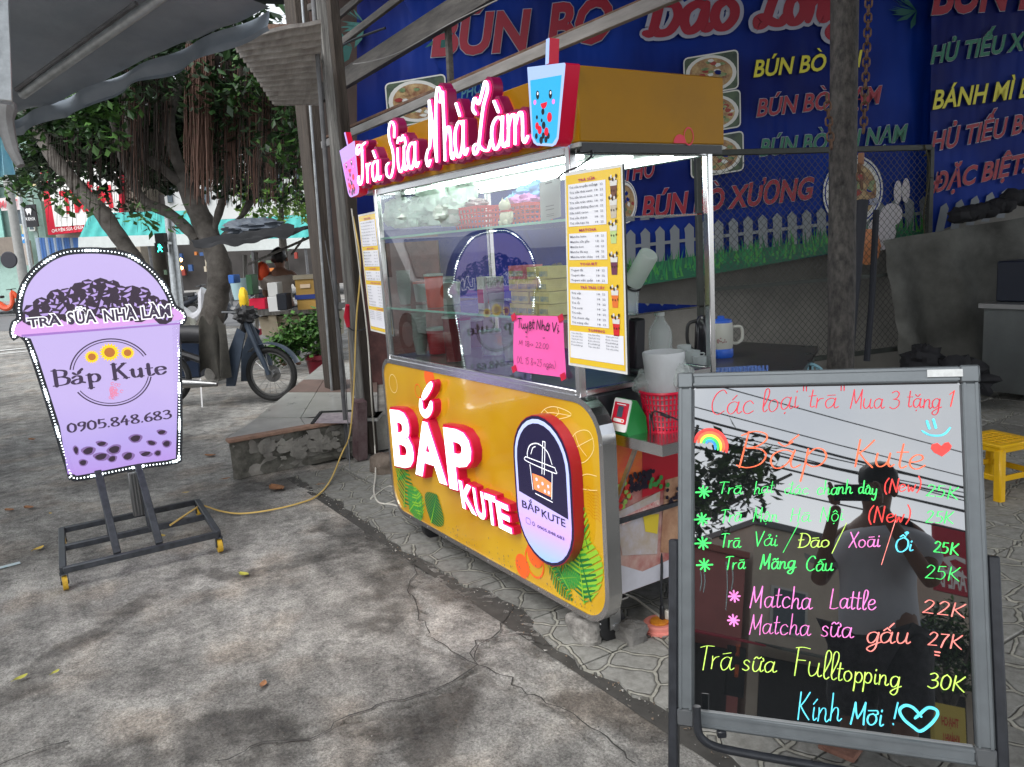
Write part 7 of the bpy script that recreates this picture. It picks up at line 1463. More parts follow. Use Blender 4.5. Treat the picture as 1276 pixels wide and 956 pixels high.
# lamp-post and round sign at far left
for (x, D, lab) in ((28, 22, 'tall grey utility pole at the left picture edge'), (40, 25, 'thin pale pole beside the utility pole')):
    p = atD(x, 340, D); b = MB(); b.tube([V(p.x, p.y, 0), V(p.x, p.y, 6)], [.13 if x == 28 else .07, .1 if x == 28 else .05], 10); b.build('utility_pole', m_galv if x != 28 else mat('concrete pole', (.3, .3, .29), .8, var=.15), None, lab, 'pole')
p = atD(12, 324, 20); b = MB(); b.lathe(p, [(.2, 0), (.21, .03), (.19, .05)], 20, axis=-FH); b.build('round_sign', mat('black sign disc', (.03, .03, .04), .4), None, 'round dark sign with red ring at the left edge above the bikes', 'sign')
b = MB(); f_ = facing(0, 21); 
for k in range(5): b.poly([f_.p(*fpx(f_, *q_), 0) for q_ in ((-12+k*7, 308), (-8.5+k*7, 312+2), (-5+k*7, 308))])
# scooters and motorbikes -----------------------------------------------
m_tyre = mat('black tyre', (.02, .02, .02), .8); m_chrome = mat('chrome', (.32, .32, .32), .35, metal=1); m_frame = mat('grey blue motorbike plastic', hexc(62, 72, 86), .4, var=.15, vscale=8); m_mblk = mat('motorbike black', (.025, .025, .028), .5)
def wheel(c, u, r, par, tw=.03, spokes=18):
    """motorbike wheel: centre c, u = travel direction"""
    n = u.cross(Z).normalized(); b = MB(); ringp = [c+u*(r-tw)*math.cos(a_)+Z*(r-tw)*math.sin(a_) for a_ in [2*math.pi*k/32 for k in range(32)]]; b.tube(ringp, tw, 8, closed=True); w = b.build('wheel', m_tyre, par)
    b = MB(); ringp = [c+u*(r-2*tw-.004)*math.cos(a_)+Z*(r-2*tw-.004)*math.sin(a_) for a_ in [2*math.pi*k/32 for k in range(32)]]; b.tube(ringp, .011, 6, closed=True); b.cyl(c-n*.05, c+n*.05, .045, n=14); b.cyl(c-n*.035, c-n*.025, .09, n=20)
    for k in range(spokes): a_ = 2*math.pi*k/spokes; b.tube([c+n*(.03 if k % 2 else -.03), c+(u*math.cos(a_)+Z*math.sin(a_))*(r-2*tw)], .0022, 3, caps=False)
    b.build('rim', m_chrome, w); return w
fwc = G(342, 500); u = (G(325, 497)-G(215, 480)); u.z = 0; 
D_f = (fwc-CAM).dot(fwd); R_w = .29
side = RH*.98+FH*(-.20); side.normalize()
wc = V(fwc.x, fwc.y, R_w); rear = wc-side*1.22
mb = thing('motorbike', 'old grey blue underbone motorbike parked behind the cup sign', 'motorbike', V(rear.x, rear.y, 0)+side*.6)
wheel(wc, side, R_w, mb); wheel(rear, side, R_w, mb)
nn = side.cross(Z).normalized()
def bp_(dx, z, off=0): return wc+side*dx+V(0, 0, z-R_w)+nn*off
b = MB(); 
for s_ in (-.06, .06): b.tube(catmull([bp_(0, R_w, s_), bp_(-.05, .45, s_), bp_(-.14, .66, s_*.8), bp_(-.22, .88, s_*.4)], 4), [.022]*3+[.028]*10, 8)
b.build('fork', m_frame, mb)
b = MB(); b.grid(lambda t_, s_: bp_(0, R_w)+(side*math.cos(rad(20+115*t_))+Z*math.sin(rad(20+115*t_)))*(.325+.012*math.cos((s_-.5)*3))+nn*(s_-.5)*.12, 18, 5); b.build('front_mudguard', m_frame, mb)
b = MB(); b.prism([bp_(-.24, .80, -.16), bp_(-.16, .74, -.16), bp_(-.34, .20, -.16), bp_(-.44, .20, -.16), bp_(-.40, .5, -.16)], nn*.02); b.prism([bp_(-.24, .80, .14), bp_(-.16, .74, .14), bp_(-.34, .20, .14), bp_(-.44, .20, .14), bp_(-.40, .5, .14)], nn*.02); b.build('leg_shield', m_frame, mb)
b = MB(); b.tube(catmull([bp_(-.22, .86), bp_(-.42, .50), bp_(-.62, .42), bp_(-.95, .52), bp_(-1.30, .62)], 5), .04, 8); b.build('frame_tube', m_mblk, mb)
b = MB(); b.tube(catmull([bp_(-.60, .70), bp_(-.8, .74), bp_(-1.05, .75), bp_(-1.35, .80)], 5), [.07, .08, .09, .1, .1, .1, .1, .1, .1, .1, .1, .1, .1, .09, .08, .05], 10); b.build('seat', m_mblk, mb)
b = MB(); b.cyl(bp_(-.62, .32, -.10), bp_(-.62, .32, .10), .09, n=16); b.cyl(bp_(-.62, .32, .09), bp_(-.62, .32, .13), .055, n=16); b.obox(bp_(-.50, .36), side*.10, Z*.05, nn*.06, 0, .01); b.build('engine', mat('dull alloy', (.30, .29, .27), .4, metal=.7, var=.25, vscale=20), mb)
b = MB(); b.tube([bp_(-.55, .22, .14), bp_(-.9, .24, .15), bp_(-1.45, .30, .16)], [.022, .05, .055], 10); b.build('exhaust', m_chrome, mb)
b = MB(); b.tube(catmull([bp_(-.30, .98, -.30), bp_(-.24, .96, -.14), bp_(-.22, .93, 0), bp_(-.24, .96, .14), bp_(-.30, .98, .30)], 4), .012, 6); b.build('handlebar', m_chrome, mb)
b = MB(); crumple(b, bp_(-.21, .92), (.13, .12, .10), 0, 61); b.build('headlight_cowl', m_mblk, mb); b = MB(); b.lathe(bp_(-.36, 1.0, -.22), [(.0, 0), (.04, .005), (.045, .02)], 12, axis=-FH); b.tube([bp_(-.34, .92, -.22), bp_(-.36, 1.0, -.22)], .006, 5); b.build('mirror', m_chrome, mb)
b = MB(); b.grid(lambda t_, s_: rear+(side*math.cos(rad(30+140*t_))+Z*math.sin(rad(30+140*t_)))*(.34)+nn*(s_-.5)*.14, 16, 4); b.build('rear_mudguard', m_mblk, mb)
b = MB(); b.bar(bp_(-.75, .28, .12), bp_(-.68, .0, .26), .015); b.build('kick_stand', m_chrome, mb)
b = MB(); b.grid(lambda u_, v_: bp_(-.32-.30*u_-.06*v_*math.sin(u_*9), .90-.55*v_-.05*math.sin(u_*12+1), (.20+.06*math.sin(u_*14)*v_+.03)), 24, 10); b.build('draped_jacket', mat('faded dark cloth', (.022, .021, .018), .9, c2=(.065, .06, .05), vscale=6, bump=.5), None, 'faded dark jacket draped over the front of the parked motorbike', 'jacket')
b = MB(); crumple(b, bp_(-.245, 1.08, -.05), (.055, .05, .12), 0, 63, 14, 10, .15); b.build('yellow_bag', M_('yellow bag plastic', (235, 195, 40)), None, 'yellow plastic bag on the motorbike handlebar', 'bag')
# dark blue barrel-like boxes partly hidden behind the sign
f_ = facing(235, 9.6)
for i, (y0, y1, lab) in enumerate(((424, 446, 'upper of two navy blue boxes on the motorbike behind the sign'), (446, 472, 'lower of two navy blue boxes on the motorbike behind the sign'))):
    a, t_ = fpx(f_, 212, y0); c, b0 = fpx(f_, 250, y1-1); b = MB(); b.obox(f_.p((a+c)/2, (t_+b0)/2, -.15), f_.u*(c-a)/2, f_.v*(t_-b0)/2, f_.n*.15, 0, .02); b.build('navy_box', mat('navy box', hexc(26, 38, 58), .35, var=.2), None, lab, 'box')
def tinybike(x, y, D, c, lab, flip=1):
    g = G(x, y); s_ = RH*flip; t = thing('scooter', lab, 'scooter', g); 
    for k in (-.55, .55): b = MB(); cc = g+s_*k+V(0, 0, .27); b.tube([cc+RH*.22*math.cos(a_)+Z*.22*math.sin(a_) for a_ in [2*math.pi*j/14 for j in range(14)]], .05, 6, closed=True); b.build('wheel', m_tyre, t)
    b = MB(); b.tube(catmull([g+s_*.62+V(0, 0, .50), g+s_*.38+V(0, 0, .9), g+s_*.30+V(0, 0, .45), g+s_*.05+V(0, 0, .3), g-s_*.25+V(0, 0, .5), g-s_*.8+V(0, 0, .72)], 4), [.05, .06, .08, .08, .09, .09, .09, .09, .09, .09, .1, .11, .12, .13, .14, .14, .14, .13, .12, .1, .06], 8); b.build('body', mat('scooter paint %d' % int(c[0]), hexc(*c), .3, coat=.5), t)
    b = MB(); b.tube([g+s_*.38+V(0, 0, .9), g+s_*.34+V(0, 0, 1.02)], .03, 6); b.tube([g+s_*.34+V(0, 0, 1.0)-FH*.3, g+s_*.34+V(0, 0, 1.02)+FH*.3], .015, 6); b.obox(g-s_*.35+V(0, 0, .74), s_*.34, FH*.12, Z*.05, 0, .03); b.build('seat_and_bars', m_mblk, t)
tinybike(8, 394, 0, (215, 80, 40), 'orange scooter at the left picture edge by the road', 1)
tinybike(-30, 396, 0, (60, 60, 65), 'dark scooter parked at the far left', 1)
tinybike(238, 412, 0, (190, 190, 195), 'white and grey scooter seen between the two trunks', 1); tinybike(300, 402, 0, (40, 44, 52), 'dark scooter beyond the food stall', -1); tinybike(215, 404, 0, (55, 60, 70), 'dark scooter left of the white and grey one', -1)
# pale plastic sheet behind trunk
f_ = facing(235, 11.6); b = MB(); b.grid(lambda u_, v_: f_.p(*bil([fpx(f_, *p) for p in ((226, 392), (244, 398), (254, 428), (222, 430))], u_, 1-v_), .03*math.sin(u_*9)), 10, 6); b.build('pale_sack', M_('pale sacking', (190, 190, 180)), None, 'pale sack behind the leaning trunk, right of the cup sign', 'sack')
# ================================================================== STREET FOOD STALL with a man
SD = 10.5; SF_ = facing(350, SD); stall = thing('food_stall', 'wooden street food stall under a sagging dark tarp', 'stall', SF_.p(*fpx(SF_, 350, 452)))
def sp(x, y, z=0): return SF_.p(*fpx(SF_, x, y), z)
m_ply = mat('pale plywood', (.30, .25, .17), .8, c2=(.42, .37, .28), vscale=5)
b = MB(); b.prism([sp(322, 395, -.9), sp(412, 392, -.9), sp(412, 424, -.9), sp(327, 418, -.9)], SF_.n*.9); b.build('front_board', m_ply, stall); b = MB(); b.prism([sp(318, 387, -1), sp(414, 383, -1), sp(414, 389, -1), sp(320, 393, -1)], SF_.n*1.1); b.build('counter_plank', m_wood2, stall)
b = MB(); b.bar(sp(340, 390, .06), sp(348, 424, .06), .10, .03, up=SF_.n); b.build('brace', m_ply, stall)
for (x, y0, y1) in ((296, 318, 452), (310, 314, 452), (388, 300, 440)): b = MB(); b.bar(sp(x, y0, -.3), sp(x+2, y1, -.3), .045); b.build('pole', m_wood2, stall)
b = MB(); b.bar(sp(306, 330, -.1), sp(392, 292, -.1), .03); b.build('rafter', m_wood2, stall); b = MB(); b.bar(sp(358, 318, -.2), sp(374, 296, -.2), .025); b.build('rafter', m_wood2, stall)
def canopy(q, m, name, sag=.25, nz_=.06): 
    b = MB(); P4 = [sp(*p) for p in q]; b.grid(lambda u_, v_: P4[0].lerp(P4[1], u_).lerp(P4[3].lerp(P4[2], u_), v_)+V(0, 0, -sag*math.sin(math.pi*u_)*v_*.3+nz_*noise.noise(V(u_*6, v_*5, sag*9))), 30, 12); return b.build(name, m, stall)
m_tk = mat('black stall tarp', (.008, .009, .011), .75, c2=(.025, .026, .03), vscale=3)
canopy([(272, 296, -1.6), (388, 270, -1.6), (392, 290, 1.0), (276, 304, 1.0)], m_tk, 'tarp_roof', .12); canopy([(274, 299, 1.0), (392, 283, 1.0), (390, 293, 1.02), (280, 309, 1.02)], m_tk, 'tarp_edge', .1)
b = MB(); crumple(b, sp(320, 284, 0), (.33, .4, .11), 0, 71); b.build('rolled_sheet', mat('blue grey sheet', (.10, .12, .16), .6, c2=(.25, .28, .32), vscale=8), stall)
b = MB(); b.prism([sp(388, 268, -.5), sp(374, 285, -.5), sp(392, 302, -.5)], SF_.n*.02); b.build('end_flap', mat('grey flap', (.2, .19, .18), .8), stall)
# yellow cupboard
CF_ = facing(380, 9.9)
t = thing('yellow_cupboard', 'yellow cupboard with a blue stripe standing on the stall counter', 'cupboard', CF_.p(*fpx(CF_, 380, 386)))
far_box(CF_, 367, 346, 394, 385, .35, mat('yellow wood', (.42, .25, .06), .6, var=.15, vscale=6), 'body', t); far_box(CF_, 365, 343.5, 394, 347, .38, m_ply, 'top_board', t, .02); far_box(CF_, 367.5, 368, 393.5, 372, .01, M_('blue stripe paint', (40, 60, 130)), 'stripe', t, .015)
far_box(CF_, 374, 354.5, 387, 358.5, .01, M_('pale label', (225, 200, 170)), 'label', t, .015)
far_box(CF_, 394.5, 352, 400, 384, .3, mat('red case', hexc(190, 70, 50), .5), 'box', None, label='narrow red and orange box right of the yellow cupboard', cat='box')
for i, (x0, y0, x1, y1, c, lab) in enumerate(((313, 372, 336, 384, (205, 20, 60), 'crimson plastic crate on the stall counter'), (338, 352, 352, 368, (200, 200, 198), 'white plastic chair back beside the man'), (339, 369, 362, 386, (205, 205, 205), 'white box on the stall counter'), (313, 342, 323, 366, (50, 90, 60), 'green cup dispenser on the stall counter'), (316, 410, 327, 417, (180, 40, 70), 'small crimson tub under the counter'), (293, 342, 301, 352, (60, 110, 190), 'small blue cloth left of the stall'), (352, 365, 366, 384, (22, 26, 36), 'black box right behind the man on the counter'))):
    a, t_ = fpx(CF_, x0, y0); c_, b0 = fpx(CF_, x1, y1); b = MB(); b.obox(CF_.p((a+c_)/2, (t_+b0)/2, .02*i+.05), CF_.u*(c_-a)/2, CF_.v*(t_-b0)/2, CF_.n*.12, 0, .006); nm_ = ('plastic_crate', 'chair_back', 'white_box', 'cup_dispenser', 'small_tub', 'folded_cloth', 'black_box')[i]; b.build(nm_, M_('stall item %d' % i, c), None, lab, ('crate', 'chair', 'box', 'dispenser', 'tub', 'cloth', 'box')[i])
b = MB(); b.lathe(sp(308, 372, .2), [(.10, 0), (.13, .25), (.12, .27)], 14); b.build('cup_stack', M_('pale blue tub', (170, 200, 205)), None, 'pale blue tub at the left end of the stall counter', 'tub')
b = MB(); b.blob(atD(327, 339, 10.9), (.12, .1, .14), 0, 12, 9); b.build('orange_balloon', M_('orange cloth', (235, 85, 45)), None, 'orange round cap showing left of the man', 'cap')
# the man, seen from behind
def human(joints, radii, name, m, par, sub=2, root=0, edges=None):
    me = bpy.data.meshes.new(name); org = wloc(par); me.from_pydata([tuple(V(j)-org) for j in joints], edges, []); o = bpy.data.objects.new(name, me); COL.objects.link(o)
    md = o.modifiers.new('skin', 'SKIN'); lay = me.skin_vertices.new() if not me.skin_vertices else me.skin_vertices[0]
    for i, r in enumerate(radii): lay.data[i].radius = r if isinstance(r, tuple) else (r, r); lay.data[i].use_root = (i == root)
    s2 = o.modifiers.new('sub', 'SUBSURF'); s2.levels = sub; s2.render_levels = sub; me.materials.append(m)
    dg = bpy.context.evaluated_depsgraph_get(); nm = bpy.data.meshes.new_from_object(o.evaluated_get(dg)); bpy.data.objects.remove(o); nm.polygons.foreach_set('use_smooth', [True]*len(nm.polygons))
    if not nm.materials: nm.materials.append(m)
    o = bpy.data.objects.new(name, nm); COL.objects.link(o); o.parent = par; return o
m_skin = mat('brown skin', (.20, .10, .065), .55, var=.08); m_hair = mat('black hair', (.012, .011, .012), .5, var=.3, vscale=60)
base = atD(349, 340, 10.9); base.z = 0; mn_ = thing('person', 'person in a grey brown shirt seen from behind at the food stall', 'person', base)
def mp(r, f, z): return base+RH*r+FH*f+V(0, 0, z*.885)
S_ = 1.66
J = [(0, 0, .92), (0, 0, 1.10), (0, .0, 1.28), (0, .0, 1.44), (0, .02, 1.53), (-.19, .0, 1.40), (-.26, .10, 1.14), (-.22, .32, 1.05), (.19, .0, 1.40), (.26, .10, 1.14), (.20, .33, 1.06), (-.10, 0, .86), (-.10, .02, .48), (-.10, 0, .07), (-.10, .13, .03), (.10, 0, .86), (.10, .02, .48), (.10, 0, .07), (.10, .13, .03), (0, .03, 1.62), (0, .04, 1.71)]
Rr = [(.15, .11), (.15, .10), (.17, .11), (.10, .08), .055, .065, .045, .032, .065, .045, .032, .085, .055, .04, .035, .085, .055, .04, .035, .085, .08]
Ed = [(0, 1), (1, 2), (2, 3), (3, 4), (3, 5), (5, 6), (6, 7), (3, 8), (8, 9), (9, 10), (0, 11), (11, 12), (12, 13), (13, 14), (0, 15), (15, 16), (16, 17), (17, 18), (4, 19), (19, 20)]
human([mp(*j) for j in J], Rr, 'body', m_skin, mn_, 2, 0, Ed)
Js = [(0, 0, .88), (0, 0, 1.10), (0, 0, 1.28), (0, 0, 1.40), (-.19, 0, 1.39), (-.25, .06, 1.22), (.19, 0, 1.39), (.25, .06, 1.22)]
human([mp(*j) for j in Js], [(.175, .13), (.17, .12), (.195, .13), (.12, .10), .085, .075, .085, .075], 'shirt', mat('taupe shirt', (.34, .29, .25), .85, var=.08, bump=.4, bscale=10), mn_, 2, 0, [(0, 1), (1, 2), (2, 3), (3, 4), (4, 5), (3, 6), (6, 7)])
human([mp(*j) for j in [(0, 0, .90), (-.10, 0, .84), (-.10, .02, .50), (-.10, 0, .15), (.10, 0, .84), (.10, .02, .50), (.10, 0, .15)]], [(.17, .125), .11, .08, .065, .11, .08, .065], 'trousers', mat('dark trousers', (.02, .025, .04), .8), mn_, 2, 0, [(0, 1), (1, 2), (2, 3), (0, 4), (4, 5), (5, 6)])
b = MB(); crumple(b, mp(0, .015, 1.72), (.098, .105, .115), 0, 90, 18, 12, .10); b.build('hair', m_hair, mn_)
for s_ in (-1, 1): b = MB(); b.blob(mp(s_*.10, .04, 1.66), (.015, .02, .03), 0, 8, 6); b.build('ear', m_skin, mn_)
# potted plant at the plinth's end
pp_ = G(399, 452, 0); t = thing('potted_plant', 'bushy green shrub in a dark red pot at the end of the plinth', 'plant', V(pp_.x, pp_.y, 0)); pc = atD(398, 430, 9.3); pc.z = 0; t.location = pc
b = MB(); b.lathe(pc, [(.13, 0), (.17, .30), (.185, .31), (.18, .36), (.16, .36)], 18); b.build('pot', mat('dark red pot', hexc(110, 24, 38), .4), t)
b = MB()
for (x, y, n_, s_) in ((395, 405, 260, 1), (380, 415, 240, 2), (362, 420, 220, 3), (350, 430, 160, 4), (405, 398, 120, 5), (368, 402, 120, 6), (350, 440, 90, 7), (340, 432, 60, 8), (385, 430, 160, 9)): leafy(b, atD(x, y, 9.2), (.18, .2, .15), n_, .085, 0, 2, s_)
b.build('foliage', [mat('shrub leaf', (.035, .10, .02), .45), mat('shrub leaf light', (.09, .20, .045), .45)], t, kind='stuff', smooth=False)
b = MB()
for k in range(9): b.tube([pc+V(0, 0, .34), atD(345+k*8, 415, 9.2)], .008, 5)
b.build('stem', m_bark, t)
# ================================================================== CHALKBOARD ON AN A-FRAME
yb, pb_, rb = rad(124.6), rad(-17.2), rad(1.8)
f_b = V(math.cos(pb_)*math.cos(yb), math.cos(pb_)*math.sin(yb), math.sin(pb_)); r0_ = V(math.sin(yb), -math.cos(yb), 0); u0_ = r0_.cross(f_b)
rB = r0_*math.cos(rb)+u0_*math.sin(rb); uB = u0_*math.cos(rb)-r0_*math.sin(rb)
WB, HB = .64, .821
ctrB = V(-1.429, 1.412, 1.114)+V(.842, .539, .03)*WB/2+V(.203, -.265, -.942)*HB/2
FBd = Fr(ctrB-rB*WB/2+uB*HB/2, rB, uB, -f_b)          # origin at the top left corner, y runs negative downwards
board = thing('chalkboard_sign', 'black glossy chalkboard with neon Vietnamese drinks list in a grey aluminium frame', 'chalkboard', (ctrB.x, ctrB.y, 0))
def kp(x, y): return fpx(FBd, x, y)
m_slate = mat('glossy black writing board', (.008, .009, .010), .012, ior=3.1)
FWd = .036
b = MB(); b.obox(FBd.p(WB/2, -HB/2, -.004), FBd.u*(WB/2-.01), FBd.v*(HB/2-.01), FBd.n*.003); b.build('writing_surface', m_slate, board)
m_frm = mat('grey anodised frame', (.13, .145, .155), .4, metal=.4, var=.08, vscale=20); m_crn = mat('grey corner cap', (.07, .075, .08), .45)
for (x0, y0, x1, y1) in ((FWd+.001, -FWd, WB-FWd-.001, 0), (FWd+.001, -HB, WB-FWd-.001, -HB+FWd), (0, -HB+FWd+.001, FWd, -FWd-.001), (WB-FWd, -HB+FWd+.001, WB, -FWd-.001)):
    b = MB(); hor = (x1-x0) > (y1-y0)
    b.obox(FBd.p((x0+x1)/2, (y0+y1)/2, .001), FBd.u*(x1-x0)/2, FBd.v*(y1-y0)/2, FBd.n*.012, 0, .003)
    for o_ in (-.3, .32):                              # the extrusion's raised lips
        if hor: b.obox(FBd.p((x0+x1)/2, (y0+y1)/2+o_*FWd, .014), FBd.u*(x1-x0)/2, FBd.v*.0025, FBd.n*.0014)
        else: b.obox(FBd.p((x0+x1)/2+o_*FWd, (y0+y1)/2, .014), FBd.u*.0025, FBd.v*(y1-y0)/2, FBd.n*.0014)
    b.build('frame_bar', m_frm, board)
for x in (0, WB-FWd):
    for y in (-FWd, -HB): b = MB(); b.obox(FBd.p(x+FWd/2, y+FWd/2, .001), FBd.u*(FWd/2+.0015), FBd.v*(FWd/2+.0015), FBd.n*.0135, 0, .004); b.build('corner_cap', m_crn if y < -.5 else m_frm, board)
b = MB(); x, y = kp(1155, 470); x1, y1 = kp(1198, 462); b.obox(FBd.p((x+x1)/2, -.016, .0165), FBd.u*.034, FBd.v*.008, FBd.n*.0008); b.build('tape_strip', mat('frosted tape', (.62, .64, .64), .4, var=.15, vscale=60), board)
# stand
for sx in (-.013, WB+.013):
    b = MB(); t_ = (FBd.p(sx, 0, 0).z)/ (uB.z); yt = -.40
    b.bar(FBd.p(sx, yt, -.012), FBd.p(sx, -t_+.02, -.012), .022, .03, up=FBd.n, ch=.003); b.build('front_leg', m_blk, board)
    b = MB(); b.tube([FBd.p(sx+.004, yt-.03, -.03), V(*(FBd.p(sx, -.9, 0)+V(FBd.n.x, FBd.n.y, 0)*-.62).xy, .0)], .011, 8); b.build('rear_leg', m_blk, board)
tpts = [atD(868, 880, 1.80), atD(869, 903, 1.80), atD(873, 918, 1.80), atD(890, 930, 1.80), atD(935, 940, 1.795), atD(1060, 962, 1.78), atD(1250, 1000, 1.74)]
b = MB(); b.tube(catmull(tpts, 5), .0095, 10); b.build('brace_tube', m_blk, board)
b = MB(); b.obox(atD(899, 914, 1.82), RH*.010, FH*.008, Z*.008, 0, .002); b.build('brace_clip', m_blk, board)
# marker colours, brightened by a faint glow added to the strokes
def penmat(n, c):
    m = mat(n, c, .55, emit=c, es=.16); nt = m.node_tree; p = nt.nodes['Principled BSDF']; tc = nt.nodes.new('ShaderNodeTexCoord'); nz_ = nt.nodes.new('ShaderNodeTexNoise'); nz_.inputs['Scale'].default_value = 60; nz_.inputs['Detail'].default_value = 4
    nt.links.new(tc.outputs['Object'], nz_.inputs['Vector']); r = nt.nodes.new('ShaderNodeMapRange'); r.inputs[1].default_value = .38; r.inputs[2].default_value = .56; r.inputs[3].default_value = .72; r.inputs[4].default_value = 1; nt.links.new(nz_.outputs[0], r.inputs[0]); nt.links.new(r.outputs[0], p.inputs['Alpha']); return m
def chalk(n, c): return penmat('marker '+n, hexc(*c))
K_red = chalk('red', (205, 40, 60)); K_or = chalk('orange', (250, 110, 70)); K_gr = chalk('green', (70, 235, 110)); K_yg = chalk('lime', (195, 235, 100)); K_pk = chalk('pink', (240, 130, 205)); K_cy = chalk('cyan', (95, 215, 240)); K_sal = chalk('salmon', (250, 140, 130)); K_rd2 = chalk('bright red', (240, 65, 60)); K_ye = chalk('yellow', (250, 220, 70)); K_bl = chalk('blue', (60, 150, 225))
_sd = [11]
def cw(s, a, b_, h, m, w=.0042, contrast=.45, slant=.14, jit=3.2, z=.0014):
    w *= .66
    A = FBd.p(*kp(*a)); B_ = FBd.p(*kp(*b_)); Hh = (FBd.p(*kp(a[0], a[1]-h))-A).length; _sd[0] += 1
    bb = MB(); write(bb, s, A, B_-A, FBd.v*Hh, 0, w, HW, contrast, z-.001, jit=jit, slant=slant, seed=_sd[0], N=FBd.n, flatgrave=True); return bb.build('chalk_word', m, board)
for a in (('Các', (883, 517), (938, 515), 30, K_red, .004), ('loại', (948, 514), (994, 509), 29, K_red, .004), ('"trà"', (996, 508), (1052, 508), 25, K_red, .004), ('Mua', (1057, 508), (1101, 509), 24, K_red, .0038), ('3', (1107, 509), (1121, 509), 22, K_red, .004), ('tặng', (1129, 508), (1173, 509), 23, K_red, .004), ('1', (1178, 507), (1190, 506), 19, K_rd2, .004),
          ('Bắp', (914, 583), (1032, 582), 44, K_or, .0062), ('Kute', (1060, 582), (1152, 584), 34, K_or, .006),
          ('Trà', (895, 615), (925, 615), 15, K_gr), ('hạt', (938, 616), (964, 614), 16, K_gr, .0032), ('đác', (976, 616), (1007, 616), 15, K_gr, .0032), ('chanh', (1017, 617), (1062, 615), 17, K_gr), ('dây', (1069, 615), (1093, 617), 16, K_gr), ('(New)', (1100, 614), (1147, 612), 17, K_rd2, .0045), ('25K', (1152, 618), (1193, 622), 15, K_gr, .0045),
          ('Trà', (897, 651), (925, 650), 17, K_gr), ('Mận', (937, 650), (969, 650), 18, K_gr, .0032), ('Hà', (983, 650), (1009, 650), 17, K_gr, .0032), ('Nội', (1021, 650), (1051, 649), 19, K_gr, .0032), ('(New)', (1081, 651), (1134, 651), 20, K_rd2, .0045), ('25K', (1152, 651), (1188, 653), 15, K_gr, .004),
          ('Trà', (897, 682), (923, 682), 18, K_gr), ('Vải', (938, 681), (969, 680), 18, K_gr, .0038), ('/', (976, 684), (991, 680), 24, K_gr, .0032), ('Đào', (993, 682), (1034, 682), 18, K_yg), ('/', (1036, 684), (1050, 680), 25, K_yg, .0032), ('Xoài', (1057, 682), (1096, 682), 19, K_pk), ('/', (1098, 696), (1112, 690), 36, K_sal, .0032), ('Ổi', (1114, 687), (1138, 687), 17, K_cy, .0055), ('25K', (1162, 687), (1194, 692), 14, K_gr, .0052),
          ('Trà', (903, 710), (928, 709), 17, K_gr), ('Mãng', (946, 709), (991, 708), 18, K_gr, .0055), ('Cầu', (1003, 711), (1038, 711), 18, K_gr, .0045), ('25K', (1150, 720), (1196, 724), 17, K_gr, .0035),
          ('Matcha', (933, 757), (1011, 759), 27, K_pk), ('Lattle', (1032, 758), (1091, 760), 25, K_pk), ('22K', (1148, 763), (1203, 770), 17, K_sal, .0045), ('Matcha', (932, 790), (1009, 792), 25, K_pk, .0036), ('sữa', (1022, 793), (1062, 795), 26, K_pk), ('gấu', (1077, 800), (1133, 802), 27, K_sal, .005), ('27K', (1154, 804), (1199, 809), 17, K_sal, .0048),
          ('Trà', (868, 834), (913, 835), 32, K_yg, .0036), ('sữa', (924, 836), (966, 838), 26, K_yg), ('Full', (986, 840), (1042, 848), 36, K_yg, .0038), ('topping', (1042, 848), (1121, 856), 26, K_yg, .0042), ('30K', (1154, 856), (1202, 862), 19, K_yg, .0045),
          ('Kính', (992, 897), (1047, 899), 34, K_cy, .0042), ('Mời', (1058, 902), (1101, 905), 28, K_cy, .0055), ('!', (1108, 903), (1118, 904), 28, K_cy, .005)):
    cw(*a)
for (x, y, s_, m) in ((877, 613, 9, K_gr), (875, 647, 9, K_gr), (876, 677, 9, K_gr), (878, 704, 9, K_gr), (915, 743, 8, K_pk), (914, 773, 8, K_pk)):
    c = kp(x, y); k_ = s_/FPX*1.62; b = MB()
    for q in range(4):
        a_ = math.pi*q/4+.1; r_ = k_*(1.25 if q == 0 and m is K_gr else .95); pen(b, [[(c[0]-r_*math.cos(a_), c[1]-r_*math.sin(a_)), (c[0]+r_*math.cos(a_), c[1]+r_*math.sin(a_))]], lambda x_, y_, z_: FBd.p(x_, y_, z_), .004, 0, z=.001)
    b.build('chalk_star', m, board)
def cpen(pts, w, m, name, k=6): b = MB(); pen(b, [[kp(*p) for p in pts]], lambda x_, y_, z_: FBd.p(x_, y_, z_), w, 0, z=.001, k=k); return b.build(name, m, board)
for i, (r_, m) in enumerate(((20, K_rd2), (16, K_or), (12.5, K_ye), (9, K_gr), (5.5, K_bl))):
    cpen([(886+r_*math.cos(rad(a)), 555-r_*.98*math.sin(rad(a))+ (a-90)*-.03) for a in range(-15, 176, 19)], .0072 if i < 2 else .0062, m, 'rainbow_band', 3)
cpen([(1149, 537), (1158, 542), (1170, 543), (1178, 540), (1184, 533)], .0045, K_cy, 'smile_stroke'); cpen([(1155, 525), (1158, 534)], .0055, K_cy, 'smile_stroke'); cpen([(1163, 523), (1166, 533)], .0055, K_cy, 'smile_stroke')
b = MB(); flat(b, FBd, [kp(*p) for p in ((1174, 569), (1183, 562), (1186, 556), (1182, 551), (1177, 552), (1173, 556), (1168, 552), (1161, 554), (1160, 559), (1164, 564))][::-1], .002); b.build('chalk_heart', K_rd2, board)
cpen([(1148, 893), (1138, 882), (1128, 879), (1121, 885), (1126, 896), (1138, 906), (1147, 911), (1160, 902), (1168, 891), (1166, 884), (1156, 882), (1146, 890), (1140, 895)], .006, K_cy, 'chalk_heart_outline'); cpen([(1165, 812), (1171, 813)], .003, K_sal, 'chalk_dash'); cpen([(1165, 816), (1170, 817)], .003, K_sal, 'chalk_dash')
